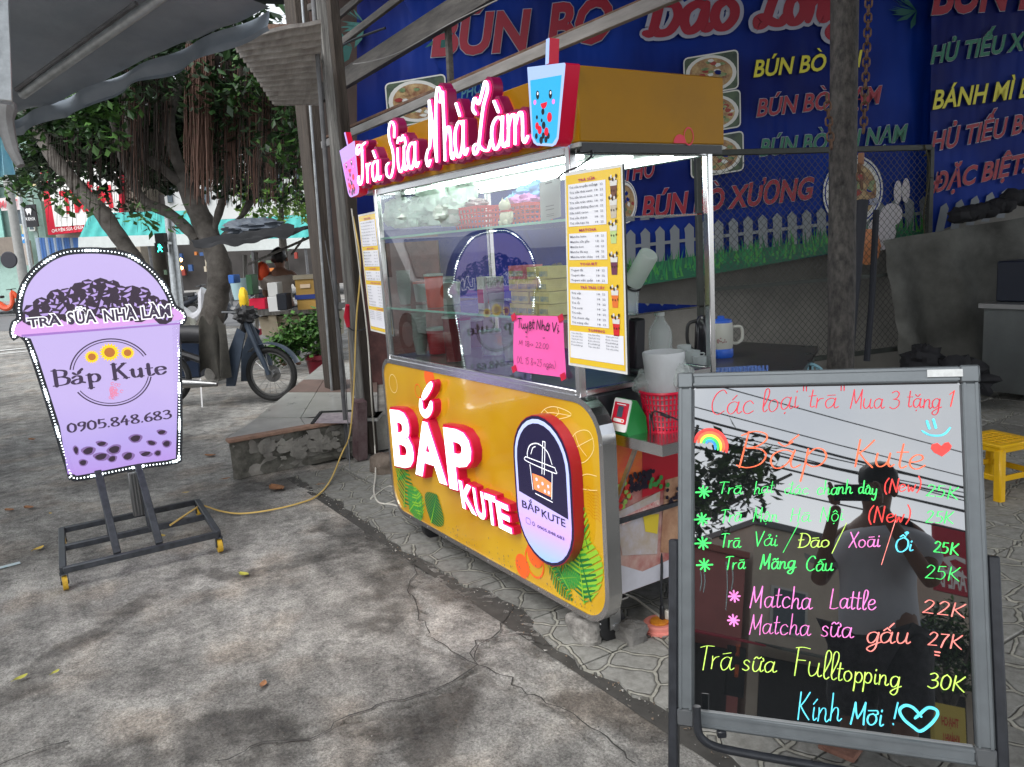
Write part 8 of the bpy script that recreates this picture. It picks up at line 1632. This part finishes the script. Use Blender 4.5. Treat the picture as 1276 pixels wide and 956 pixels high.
m_smear = mat('faded chalk run', (.10, .16, .17), .5, alpha=.5)
for x, y0, y1 in ((877, 710, 738), (905, 700, 760), (912, 704, 735), (873, 712, 736)): cpen([(x, y0), (x+1.5, (y0+y1)/2), (x-.5, y1)], .0025, m_smear, 'chalk_run')

# ================================================================== WHAT THE BOARD AND GLASS MIRROR (the street behind the camera)
# the photographer
ph = thing('person', 'person in a grey T-shirt and dark shorts holding a phone, seen mirrored in the chalkboard', 'person', (-FH*.42)-RH*.02)
pbse = V(ph.location)
def qp(r, f, z): return pbse+RH*r+FH*f+V(0, 0, z)
hl, hr = CAM-rgt*.075-fwd*.03-upv*.03, CAM+rgt*.115-fwd*.03-upv*.03
Jb = [qp(0, 0, .90), qp(0, 0, 1.08), qp(0, .01, 1.25), qp(0, 0, 1.38), qp(0, .02, 1.46), qp(-.18, 0, 1.34), qp(-.25, .10, 1.10), hl-V(0, 0, .03)-fwd*.05, qp(.18, 0, 1.34), qp(.27, .10, 1.10), hr-V(0, 0, .03)-fwd*.05, qp(-.10, 0, .84), qp(-.11, .02, .46), qp(-.12, 0, .07), qp(-.13, .14, .03), qp(.10, 0, .84), qp(.11, .02, .46), qp(.12, 0, .07), qp(.13, .14, .03), qp(0, .03, 1.53), qp(0, .035, 1.61)]
human(Jb, [(.15, .11), (.15, .10), (.16, .11), (.10, .08), .052, .06, .042, .026, .06, .042, .026, .085, .055, .04, .035, .085, .055, .04, .035, (.078, .09), (.078, .088)], 'body', m_skin, ph, 2, 0, Ed)
human([qp(0, 0, .74), qp(0, 0, 1.06), qp(0, 0, 1.24), qp(0, 0, 1.36), qp(-.19, 0, 1.33), qp(-.245, .06, 1.18), qp(.19, 0, 1.33), qp(.25, .06, 1.18)], [(.225, .17), (.195, .145), (.20, .14), (.12, .10), .09, .085, .09, .085], 'shirt', mat('grey t-shirt', (.55, .57, .62), .85, var=.06, bump=.3, bscale=8), ph, 2, 0, [(0, 1), (1, 2), (2, 3), (3, 4), (4, 5), (3, 6), (6, 7)])
human([qp(0, 0, .88), qp(-.11, 0, .82), qp(-.12, .02, .50), qp(.11, 0, .82), qp(.12, .02, .50)], [(.19, .14), .13, .115, .13, .115], 'shorts', mat('dark patterned shorts', (.012, .012, .016), .8, c2=(.06, .06, .07), vscale=28), ph, 2, 0, [(0, 1), (1, 2), (0, 3), (3, 4)])
b = MB(); crumple(b, qp(0, .0, 1.63), (.095, .10, .09), 0, 91, 18, 12, .08); b.build('hair', m_hair, ph)
b = MB()
for s_ in (-1, 1): b = MB(); b.blob(qp(s_*.032, .105, 1.575), (.013, .008, .007), 0, 8, 6); b.build('eye', mat('eye', (.05, .04, .04), .2), ph); b = MB(); b.blob(qp(s_*.085, .03, 1.56), (.014, .022, .032), 0, 8, 6); b.build('ear', m_skin, ph)
b = MB(); b.blob(qp(0, .125, 1.545), (.014, .020, .024), 0, 8, 6); b.build('nose', m_skin, ph); b = MB(); b.blob(qp(0, .112, 1.508), (.024, .008, .007), 0, 8, 6); b.build('mouth', mat('lip', (.20, .07, .06), .5), ph)
for s_, hc in ((-1, hl), (1, hr)):
    J = [hc-V(0, 0, .03)-fwd*.05, hc-fwd*.02]; Rd = [.026, (.030, .018)]; E_ = [(0, 1)]
    for k in range(4):
        y_ = -.030+.02*k; Lf = (.034, .040, .042, .036)[k]; n0 = len(J); kk_ = hc+upv*(y_+.03)-fwd*.002+rgt*s_*.012
        J += [kk_, kk_+fwd*.022+rgt*s_*(-.004), kk_+fwd*.022-rgt*s_*Lf*.45]; Rd += [.0095, .0085, .007]; E_ += [(1, n0), (n0, n0+1), (n0+1, n0+2)]
    n0 = len(J); J += [hc-fwd*.02-rgt*s_*.015-upv*.01, hc-fwd*.014-rgt*s_*.035+upv*.015]; Rd += [.011, .009]; E_ += [(1, n0), (n0, n0+1)]
    human(J, Rd, 'hand', m_skin, ph, 1, 0, E_)
phn = thing('phone', 'black phone held level by the photographer in the grey T-shirt', 'phone', CAM-fwd*.02); b = MB(); b.obox(CAM-fwd*.012+rgt*.02-upv*.012, rgt*.078, upv*.037, fwd*.004, 0, .003); b.build('case', mat('phone black', (.01, .01, .012), .2), phn)
b = MB(); b.obox(CAM-fwd*.0168+rgt*.02-upv*.012, rgt*.074, upv*.034, fwd*.0004); b.build('screen', mat('phone screen', (.02, .02, .02), .1, emit=(.3, .3, .3), es=.4), phn)
# buildings across the road behind
FR_ = Fr((2, -15, 0), (-1, 0, 0), Z, (0, 1, 0))
def rbox(x0, x1, z0, z1, dep, m, name, par=None, off=0.0, **k):
    b = MB(); b.box((x0, -15-dep+off, z0), (x1, -15+off, z1)); return b.build(name, m, par, **k)
hs = [(-14, -5, 4.6, (150, 140, 125)), (-4.9, 1.8, 5.2, (120, 118, 116)), (2, 7.6, 4.7, (170, 105, 100)), (7.8, 14, 5.6, (188, 176, 160)), (14.2, 24, 5.0, (130, 130, 126))]
for i, (x0, x1, h_, c) in enumerate(hs):
    lab = ['beige row house behind the camera, mirrored at the left of the cart glass', 'grey row house behind the camera with a barber sign', 'salmon pink row house mirrored in the middle of the chalkboard', 'cream row house mirrored at the right of the chalkboard', 'grey green row house farthest right behind the camera'][i]
    t = thing('row_house', lab, 'building', ((x0+x1)/2, -17, 0)); rbox(x0, x1, 0, h_, 5, M_('row wall %d' % i, c, var=.12, vscale=1.5), 'wall', t)
    n_ = int((x1-x0)/1.9)
    for k in range(n_):
        xa = x0+.5+k*(x1-x0-.6)/n_; f_ = rbox(xa, xa+1.0, 3.1, 4.2, .05, M_('row window frame', (190, 190, 185)), 'window', t, .04); rbox(xa+.08, xa+.92, 3.16, 4.14, .02, M_('far window glass', (0, 0, 0)), 'pane', f_, .06)
    rbox(x0+.3, x1-.3, .02, 2.5, .05, M_('dark shutter opening', (46, 44, 44), var=.3), 'shop_opening', t, .03); rbox(x0-.05, x1+.05, h_, h_+.15, 5.2, M_('row roof %d' % i, (150, 90, 80) if i % 2 == 0 else (110, 110, 112)), 'roof', t, .1)
    b = MB(); b.prism([V(x0+.1, -14.9, 2.75), V(x1-.1, -14.9, 2.75), V(x1-.1, -13.7, 2.55), V(x0+.1, -13.7, 2.55)], (0, 0, .04)); b.build('shop_canopy', M_('row canopy %d' % i, ((120, 60, 60), (70, 80, 90), (160, 40, 60), (90, 95, 90), (70, 80, 110))[i]), t)
def sign2(x0, x1, z0, z1, y, c, lab, txt, tc_, hh):
    t = thing('wall_sign', lab, 'sign', ((x0+x1)/2, y, z0)); b = MB(); b.box((x0, y-.08, z0), (x1, y, z1)); b.build('sign_board', M_('sign ground r%d' % int(x0*10), c), t)
    for i, (s, zz) in enumerate(txt):
        b = MB(); text(b, s, V(x1-.12, y+.004, z0+zz), V(-(x1-x0-.24), 0, 0), V(0, 0, hh), V(0, 1, 0), 0, None, .02, 0, 0, res=1); b.build('sign_text', M_('sign letter r%d' % int(x0*10), tc_), t)
def hitboard(px, py, Y):
    d = ray(px, py); t_ = (FBd.o-CAM).dot(FBd.n)/d.dot(FBd.n); p = CAM+d*t_; r_ = d-FBd.n*2*d.dot(FBd.n); return p+r_*((Y-p.y)/r_.y)
a, c = hitboard(1166, 735, -13.4), hitboard(1206, 662, -13.4)
sign2(min(a.x, c.x), max(a.x, c.x), min(a.z, c.z), max(a.z, c.z), -13.4, (175, 35, 55), 'red sign with big white figure 2 mirrored at the right of the chalkboard', [('2', .45), ('AAE B', .12)], (225, 222, 220), .5)
a, c = hitboard(905, 866, -9.5), hitboard(930, 808, -9.5)
sign2(min(a.x, c.x), max(a.x, c.x), max(.4, min(a.z, c.z)), max(a.z, c.z), -9.5, (18, 18, 20), 'black barber sign lettered in orange mirrored low at the left of the chalkboard', [('TÓC', .62), ('NAM', .30)], (235, 110, 50), .2)
a, c = hitboard(1165, 930, -7.5), hitboard(1203, 892, -7.5)
sign2(min(a.x, c.x), max(a.x, c.x), max(.3, min(a.z, c.z)), max(a.z, c.z)+.1, -7.5, (190, 170, 80), 'yellow sign with red letters mirrored in the lower right corner of the chalkboard', [('THẠCH', .30), ('KHÁNH L', .08)], (190, 50, 40), .12)
# trees behind the camera
for i, (x, y, h_, s_, lab) in enumerate(((1.9, -6.6, 3.6, 2.0, 'leafy street tree behind the camera mirrored at the left of the chalkboard'), (-.4, -8.5, 3.9, 2.3, 'dense dark street tree behind the camera, left of the other'), (11.5, -13.0, 3.2, 1.1, 'low round tree before the cream row house'), (-9, -9, 3.8, 2.0, 'big street tree mirrored in the left end of the cart glass'))):
    t = thing('street_tree', lab, 'tree', (x, y, 0)); b = MB(); b.tube([V(x, y, 0), V(x+.05, y, h_*.5), V(x-.1, y+.1, h_)], [.14, .11, .06], 10); b.build('trunk', m_bark, t)
    for k in range(4): b = MB(); a_ = k*1.6; b.tube([V(x, y, h_*.55), V(x+.5*math.cos(a_), y+.5*math.sin(a_), h_*.85), V(x+.9*math.cos(a_)*s_, y+.9*math.sin(a_), h_*1.1)], [.06, .04, .02], 6); b.build('limb', m_bark, t)
    b = MB()
    for k in range(16): leafy(b, V(x, y, h_)+V(rr.uniform(-1, 1), rr.uniform(-1, 1), rr.uniform(-.8, .9))*s_*.75, (.5, .5, .35), 150, .16, 0, 3, 700+i*20+k)
    b.build('crown', m_lf, t, kind='stuff', smooth=False)
# overhead cables and their poles
for i, (x, lab) in enumerate(((-18, 'concrete cable pole left behind the camera'), (26, 'concrete cable pole right behind the camera'))):
    b = MB(); b.tube([V(x, -10.5, 0), V(x, -10.5, 9)], [.18, .13], 10); b.build('utility_pole', mat('concrete pole', (0, 0, 0)), None, lab, 'pole')
cabs = [(6.0, 6.9, .012), (6.15, 6.7, .02), (6.3, 6.4, .012), (6.6, 6.2, .02), (6.9, 6.0, .012), (7.2, 6.5, .025), (5.7, 7.2, .012), (7.6, 6.9, .012), (5.4, 5.9, .018), (8.0, 7.1, .012)]
for i, (za, zb_, r_) in enumerate(cabs):
    b = MB(); yy = -10.5-.12*(i % 3); b.tube([V(-18+44*t_, yy, za+(zb_-za)*t_-1.1*math.sin(math.pi*t_)*(.5+.1*(i % 4))) for t_ in [k/14 for k in range(15)]], r_, 5); b.build('overhead_cable', m_blk, None, ('lowest', 'second lowest', 'third lowest', 'fourth lowest', 'fifth lowest', 'fifth highest', 'fourth highest', 'third highest', 'second highest', 'highest')[sorted(range(10), key=lambda q_: cabs[q_][0]+cabs[q_][1]-1.4*(.5+.1*(q_ % 4))).index(i)]+' of the black overhead cables behind the camera', 'cable', 'overhead cables behind the camera')
# white van off the left edge, mirrored in the cart glass
vn = thing('white_van', 'white van parked beyond the left edge, mirrored in the cart glass', 'van', (-11.7, -2.5, 0)); m_vw = mat('van white paint', (.70, .71, .72), .25, coat=.5); m_vg = mat('van window', (.02, .025, .03), .08)
b = MB(); prof = [(-13.6, .35), (-9.75, .35), (-9.68, .62), (-9.75, .95), (-10.25, 1.08), (-10.75, 1.66), (-11.0, 1.80), (-13.5, 1.80), (-13.62, 1.2)]; b.prism([V(x, -3.3, z) for x, z in prof], (0, 1.65, 0)); b.build('body', m_vw, vn)
b = MB(); b.quad(V(-10.27, -3.2, 1.10), V(-10.27, -1.75, 1.10), V(-10.735, -1.82, 1.64), V(-10.735, -3.12, 1.64)); b.v = [(x+.02, y, z+.012) for x, y, z in b.v]; b.build('windscreen', m_vg, vn)
for x0, x1 in ((-11.75, -10.85), (-12.6, -11.85), (-13.45, -12.7)): b = MB(); b.prism([V(x0, -1.65, 1.12), V(x1, -1.65, 1.12), V(x1-.0, -1.65, 1.62), V(x0, -1.65, 1.62)], (0, .008, 0)); b.build('side_window', m_vg, vn)
for x in (-10.45, -12.9):
    for y in (-3.22, -1.72): b = MB(); b.cyl((x, y-.08, .31), (x, y+.08, .31), .31, n=20); w_ = b.build('wheel', m_tyre, vn); b = MB(); b.cyl((x, y+.07 if y > -2 else y-.07, .31), (x, y+.09 if y > -2 else y-.09, .31), .18, n=16); b.build('rim', m_chrome, w_)
for y in (-3.1, -1.95): b = MB(); b.obox((-9.72, y+.0, .80), (.03, 0, 0), (0, .13, 0), (0, 0, .07), 0, .02); b.build('headlight', mat('lamp glass', (.7, .72, .74), .1), vn)
b = MB(); b.box((-9.70, -2.9, .42), (-9.62, -2.1, .54)); b.build('grille', m_mblk, vn)
# ================================================================== SMALL THINGS ON THE GROUND
def rock(c, r, seed, m, name, label, cat='stone', sq=.5):
    b = MB(); c = V(c); vs = []; nu, nv = 28, 18
    for i in range(nv+1):
        th = math.pi*i/nv
        for k in range(nu):
            a = 2*math.pi*k/nu; d = V(math.sin(th)*math.cos(a), math.sin(th)*math.sin(a), math.cos(th)); mxx = max(abs(d.x), abs(d.y), abs(d.z)); d2 = d.lerp(d/mxx, sq)
            q = d*1.6+V(seed*3.3, seed, seed*2); j = 1+.22*noise.noise(q)+.09*noise.noise(q*3.1)+.035*noise.noise(q*8); p = V(d2.x*r[0], d2.y*r[1], d2.z*r[2])*j; p.z = max(p.z, -r[2]*.95); vs.append(c+p)
    b.add(vs, [(i*nu+k, (i+1)*nu+k, (i+1)*nu+(k+1) % nu, i*nu+(k+1) % nu) for i in range(nv) for k in range(nu)]); return b.build(name, m, None, label, cat)
m_st = mat('rough grey concrete rubble', (.13, .12, .11), .95, c2=(.42, .40, .37), vscale=16, bump=1, bscale=50); m_st2 = mat('darker smooth rubble', (.11, .105, .10), .9, c2=(.24, .23, .215), vscale=12, bump=.8, bscale=50)
p = G(722, 800); rock((p.x, p.y+.03, .045), (.075, .05, .055), 1, m_st, 'concrete_chunk', 'rough pale concrete chunk wedged before the cart\'s front castor'); p = G(781, 800); rock((p.x, p.y+.02, .035), (.055, .045, .040), 4, m_st2, 'stone_block', 'smaller squarish dark stone right of the rough chunk', sq=.75)
p = G(478, 590); rock((p.x, p.y, .06), (.10, .08, .075), 6, mat('brown rock', (.12, .09, .07), .9, c2=(.27, .22, .18), vscale=10, bump=.8), 'brown_rock', 'brown lumpy rock at the left foot of the cart', sq=.4)
# leaves, litter
def leaf(px, py, s, ang, m, label, curl=.25):
    c = G(px, py, .006); b = MB(); a_ = V(math.cos(ang), math.sin(ang), 0); q = V(-a_.y, a_.x, 0)
    def f(u, v): w = math.sin(math.pi*min(1, u*.96+.02))**.8*.27; return c+a_*s*(u-.5)+q*s*w*(v-.5)*2+V(0, 0, s*curl*((v-.5)**2*.8+(u-.5)**2)*(1)+.001)
    b.grid(f, 8, 4); b.bar(c-a_*s*.5+V(0, 0, s*curl*.25), c-a_*s*.68+V(0, 0, .004), .0016); b.build('fallen_leaf', m, None, label, 'leaf')
m_l1 = mat('dry yellow leaf', hexc(214, 190, 90), .6, c2=hexc(190, 150, 70), vscale=30); m_l2 = mat('dry brown leaf', hexc(170, 120, 80), .7, c2=hexc(120, 85, 62), vscale=30); m_l3 = mat('yellow green leaf', hexc(185, 180, 80), .5, c2=hexc(150, 150, 60), vscale=30)
for a in ((304, 716, .065, .4, m_l3, 'yellow green curled leaf right of the sign stand'), (48, 684, .065, 2.2, m_l1, 'pale dry leaf left of the sign stand'), (328, 853, .045, 2.6, m_l2, 'tan dry leaf alone in the lower middle of the asphalt'), (26, 845, .05, 2.0, m_l3, 'yellow leaf in the damp streak at the far left'), (69, 838, .035, 2.2, m_l3, 'small yellow leaf right of the one in the damp streak'), (203, 668, .045, .3, m_l1, 'yellow leaf inside the sign stand base'),
          (155, 664, .04, 1.2, m_l2, 'small tan leaf under the mid bar of the sign stand'), (345, 609, .16, .2, m_l2, 'long brown dry leaf curled before the plinth'), (12, 636, .08, .6, m_l2, 'tan leaf at the left edge of the asphalt'), (36, 633, .09, .5, m_l2, 'long tan leaf beside the tan leaf at the left edge'), (262, 568, .10, .7, m_l2, 'long dry leaf left of the plinth corner'), (40, 548, .10, .4, m_l2, 'faded leaf on the asphalt left of the sign'), (232, 614, .04, 1, m_l1, 'tiny pale leaf behind the sign base'), (281, 597, .06, 1.5, m_l2, 'brown leaf at the foot of the plinth corner'), (400, 604, .05, 1, m_l2, 'small brown leaf before the plinth face'), (63, 640, .03, .3, m_l1, 'tiny pale leaf left of the sign stand')): leaf(*a)
b = MB(); p0, p1 = G(-6, 709, .004), G(25, 701, .004); b.bar(p0, p1, .035, .0015); b.build('litter_paper', mat('torn printed paper', (.55, .58, .6), .6, c2=(.3, .45, .5), vscale=40), None, 'torn pale paper scrap at the left edge of the ground', 'paper')
b = MB(); p = G(1048, 936); b.obox((p.x, p.y, .012), (.05, .01, 0), (-.01, .04, 0), (0, 0, .008), 0, .004); b.build('brick_scrap', mat('broken red brick', (.22, .11, .08), .9, var=.3, vscale=30, bump=.8), None, 'flat piece of broken red brick under the chalkboard', 'brick')
b = MB(); rr = random.Random(31)
for i in range(11000):                                    # loose grit and crumbs on the asphalt
    x, y = -6.8+7*rr.random()**.7, rr.uniform(-1.4, 1.60); 
    s = rr.uniform(.0010, .0028)*(1 if rr.random() < .95 else 2); 
    if noise.noise(V(x*2, y*2, 0)) < -.12: continue
    z = noise.noise(V(x, y, 0)*.8)*.012-.002; c = V(x, y, z+s*.4); vs = [c+V(rr.uniform(-1, 1), rr.uniform(-1, 1), rr.uniform(-.3, 1))*s for _ in range(4)]; b.add(vs, [(0, 1, 2), (0, 2, 3), (0, 3, 1), (1, 3, 2)], rr.randrange(3))
for i in range(500):
    x = rr.uniform(-5, -1.2); y = edge(x)-abs(rr.gauss(0, .035)); s = rr.uniform(.002, .007); c = V(x, y, s*.4); vs = [c+V(rr.uniform(-1, 1), rr.uniform(-1, 1), rr.uniform(-.3, 1))*s for _ in range(4)]; b.add(vs, [(0, 1, 2), (0, 2, 3), (0, 3, 1), (1, 3, 2)], rr.randrange(3))
b.build('grit', [mat('grit pale', (.42, .40, .37), .9), mat('grit dark', (.08, .075, .07), .9), mat('grit brown', (.2, .15, .11), .9)], None, kind='stuff', smooth=False)
# cables
m_yc = mat('yellow cable', hexc(224, 190, 110), .5); m_wc = mat('white cable', hexc(205, 200, 190), .5)
def cable(pts, r, m, label, k=7): b = MB(); b.tube(catmull(pts, k), r, 7); b.build('power_cable', m, None, label, 'cable')
cable([V(-4.42, .62, .115), G(243, 634, .11), G(252, 630, .06), G(275, 637, .012), G(300, 640, .008), G(335, 636, .008), G(370, 628, .008), G(395, 618, .010), G(412, 598, .03), G(426, 565, .10), atY(436, 540, 1.95), atY(441, 480, 1.98), atY(444, 400, 2.0), atY(449, 330, 2.02), atY(440, 270, 2.05)], .0052, m_yc, 'thin yellow cable running from the cup sign to the posts')
cable([atY(438, 260, 2.0), atY(446, 320, 2.0), atY(458, 420, 1.98), atY(463, 500, 1.95), G(467, 555, .15), G(468, 590, .05), G(466, 612, .012), G(472, 626, .010), G(490, 629, .010), G(508, 636, .010), G(524, 645, .02), V(-3.55, 1.72, .12)], .0048, m_wc, 'white cable dropping from the posts to the foot of the cart')
cable([G(466, 616, .012), G(462, 622, .010), G(474, 612, .012), G(486, 606, .012), G(500, 612, .012), G(496, 622, .012), G(480, 628, .012)], .0040, m_wc, 'loose loop of white cable on the paving left of the cart')
cable([G(770, 738, .05), G(790, 745, .02), G(808, 758, .02), G(822, 768, .05)], .0045, m_wc, 'white cable from under the cart to the pink reel')
cable([atY(405, 300, 2.0), atY(418, 380, 2.0), atY(428, 450, 2.0), atY(433, 520, 2.0), G(436, 585, .05)], .004, m_grp, 'dark grey wire hanging along the steel pipe')
# pink extension reel
rc = G(822, 786); rl = thing('extension_reel', 'round pink plastic extension lead with orange core behind the chalkboard leg', 'extension reel', rc); m_pr = mat('pink reel plastic', hexc(228, 140, 128), .4)
b = MB(); b.lathe(rc, [(.060, 0), (.066, .004), (.066, .016), (.060, .02), (.060, .034), (.055, .038), (.040, .038), (.036, .034), (.036, .03)], 28); b.build('housing', m_pr, rl)
b = MB(); b.lathe(rc, [(.036, .02), (.034, .042), (.012, .046)], 20); b.build('core', mat('orange reel core', hexc(225, 150, 50), .4, c2=hexc(190, 110, 40), vscale=60), rl)
for da in (-.3, .35): d_ = -RH*math.cos(da)+FH*math.sin(da); b = MB(); b.bar(rc+d_*.06+V(0, 0, .012), rc+d_*.105+V(0, 0, .012), .018, .014, ch=.003); b.build('handle', m_pr, rl)
b = MB(); b.bar(rc+RH*.01+V(0, 0, .045), rc+RH*.012+V(0, 0, .10), .018, .014, ch=.003); b.tube(catmull([rc+RH*.012+V(0, 0, .10), rc+RH*.01+V(0, 0, .16), rc+RH*.02+FH*.03+V(0, 0, .28), rc+FH*.08+V(0, 0, .5)], 5), .005, 6); b.build('black_plug', m_blk, None, 'black plug and lead standing in the pink reel', 'plug')
b = MB(); b.bar(rc+RH*.03-FH*.0+V(0, 0, .045), rc+RH*.03+V(0, 0, .08), .02, .016, ch=.003); b.build('white_plug', m_wc, None, 'white plug pushed in beside the black one', 'plug')
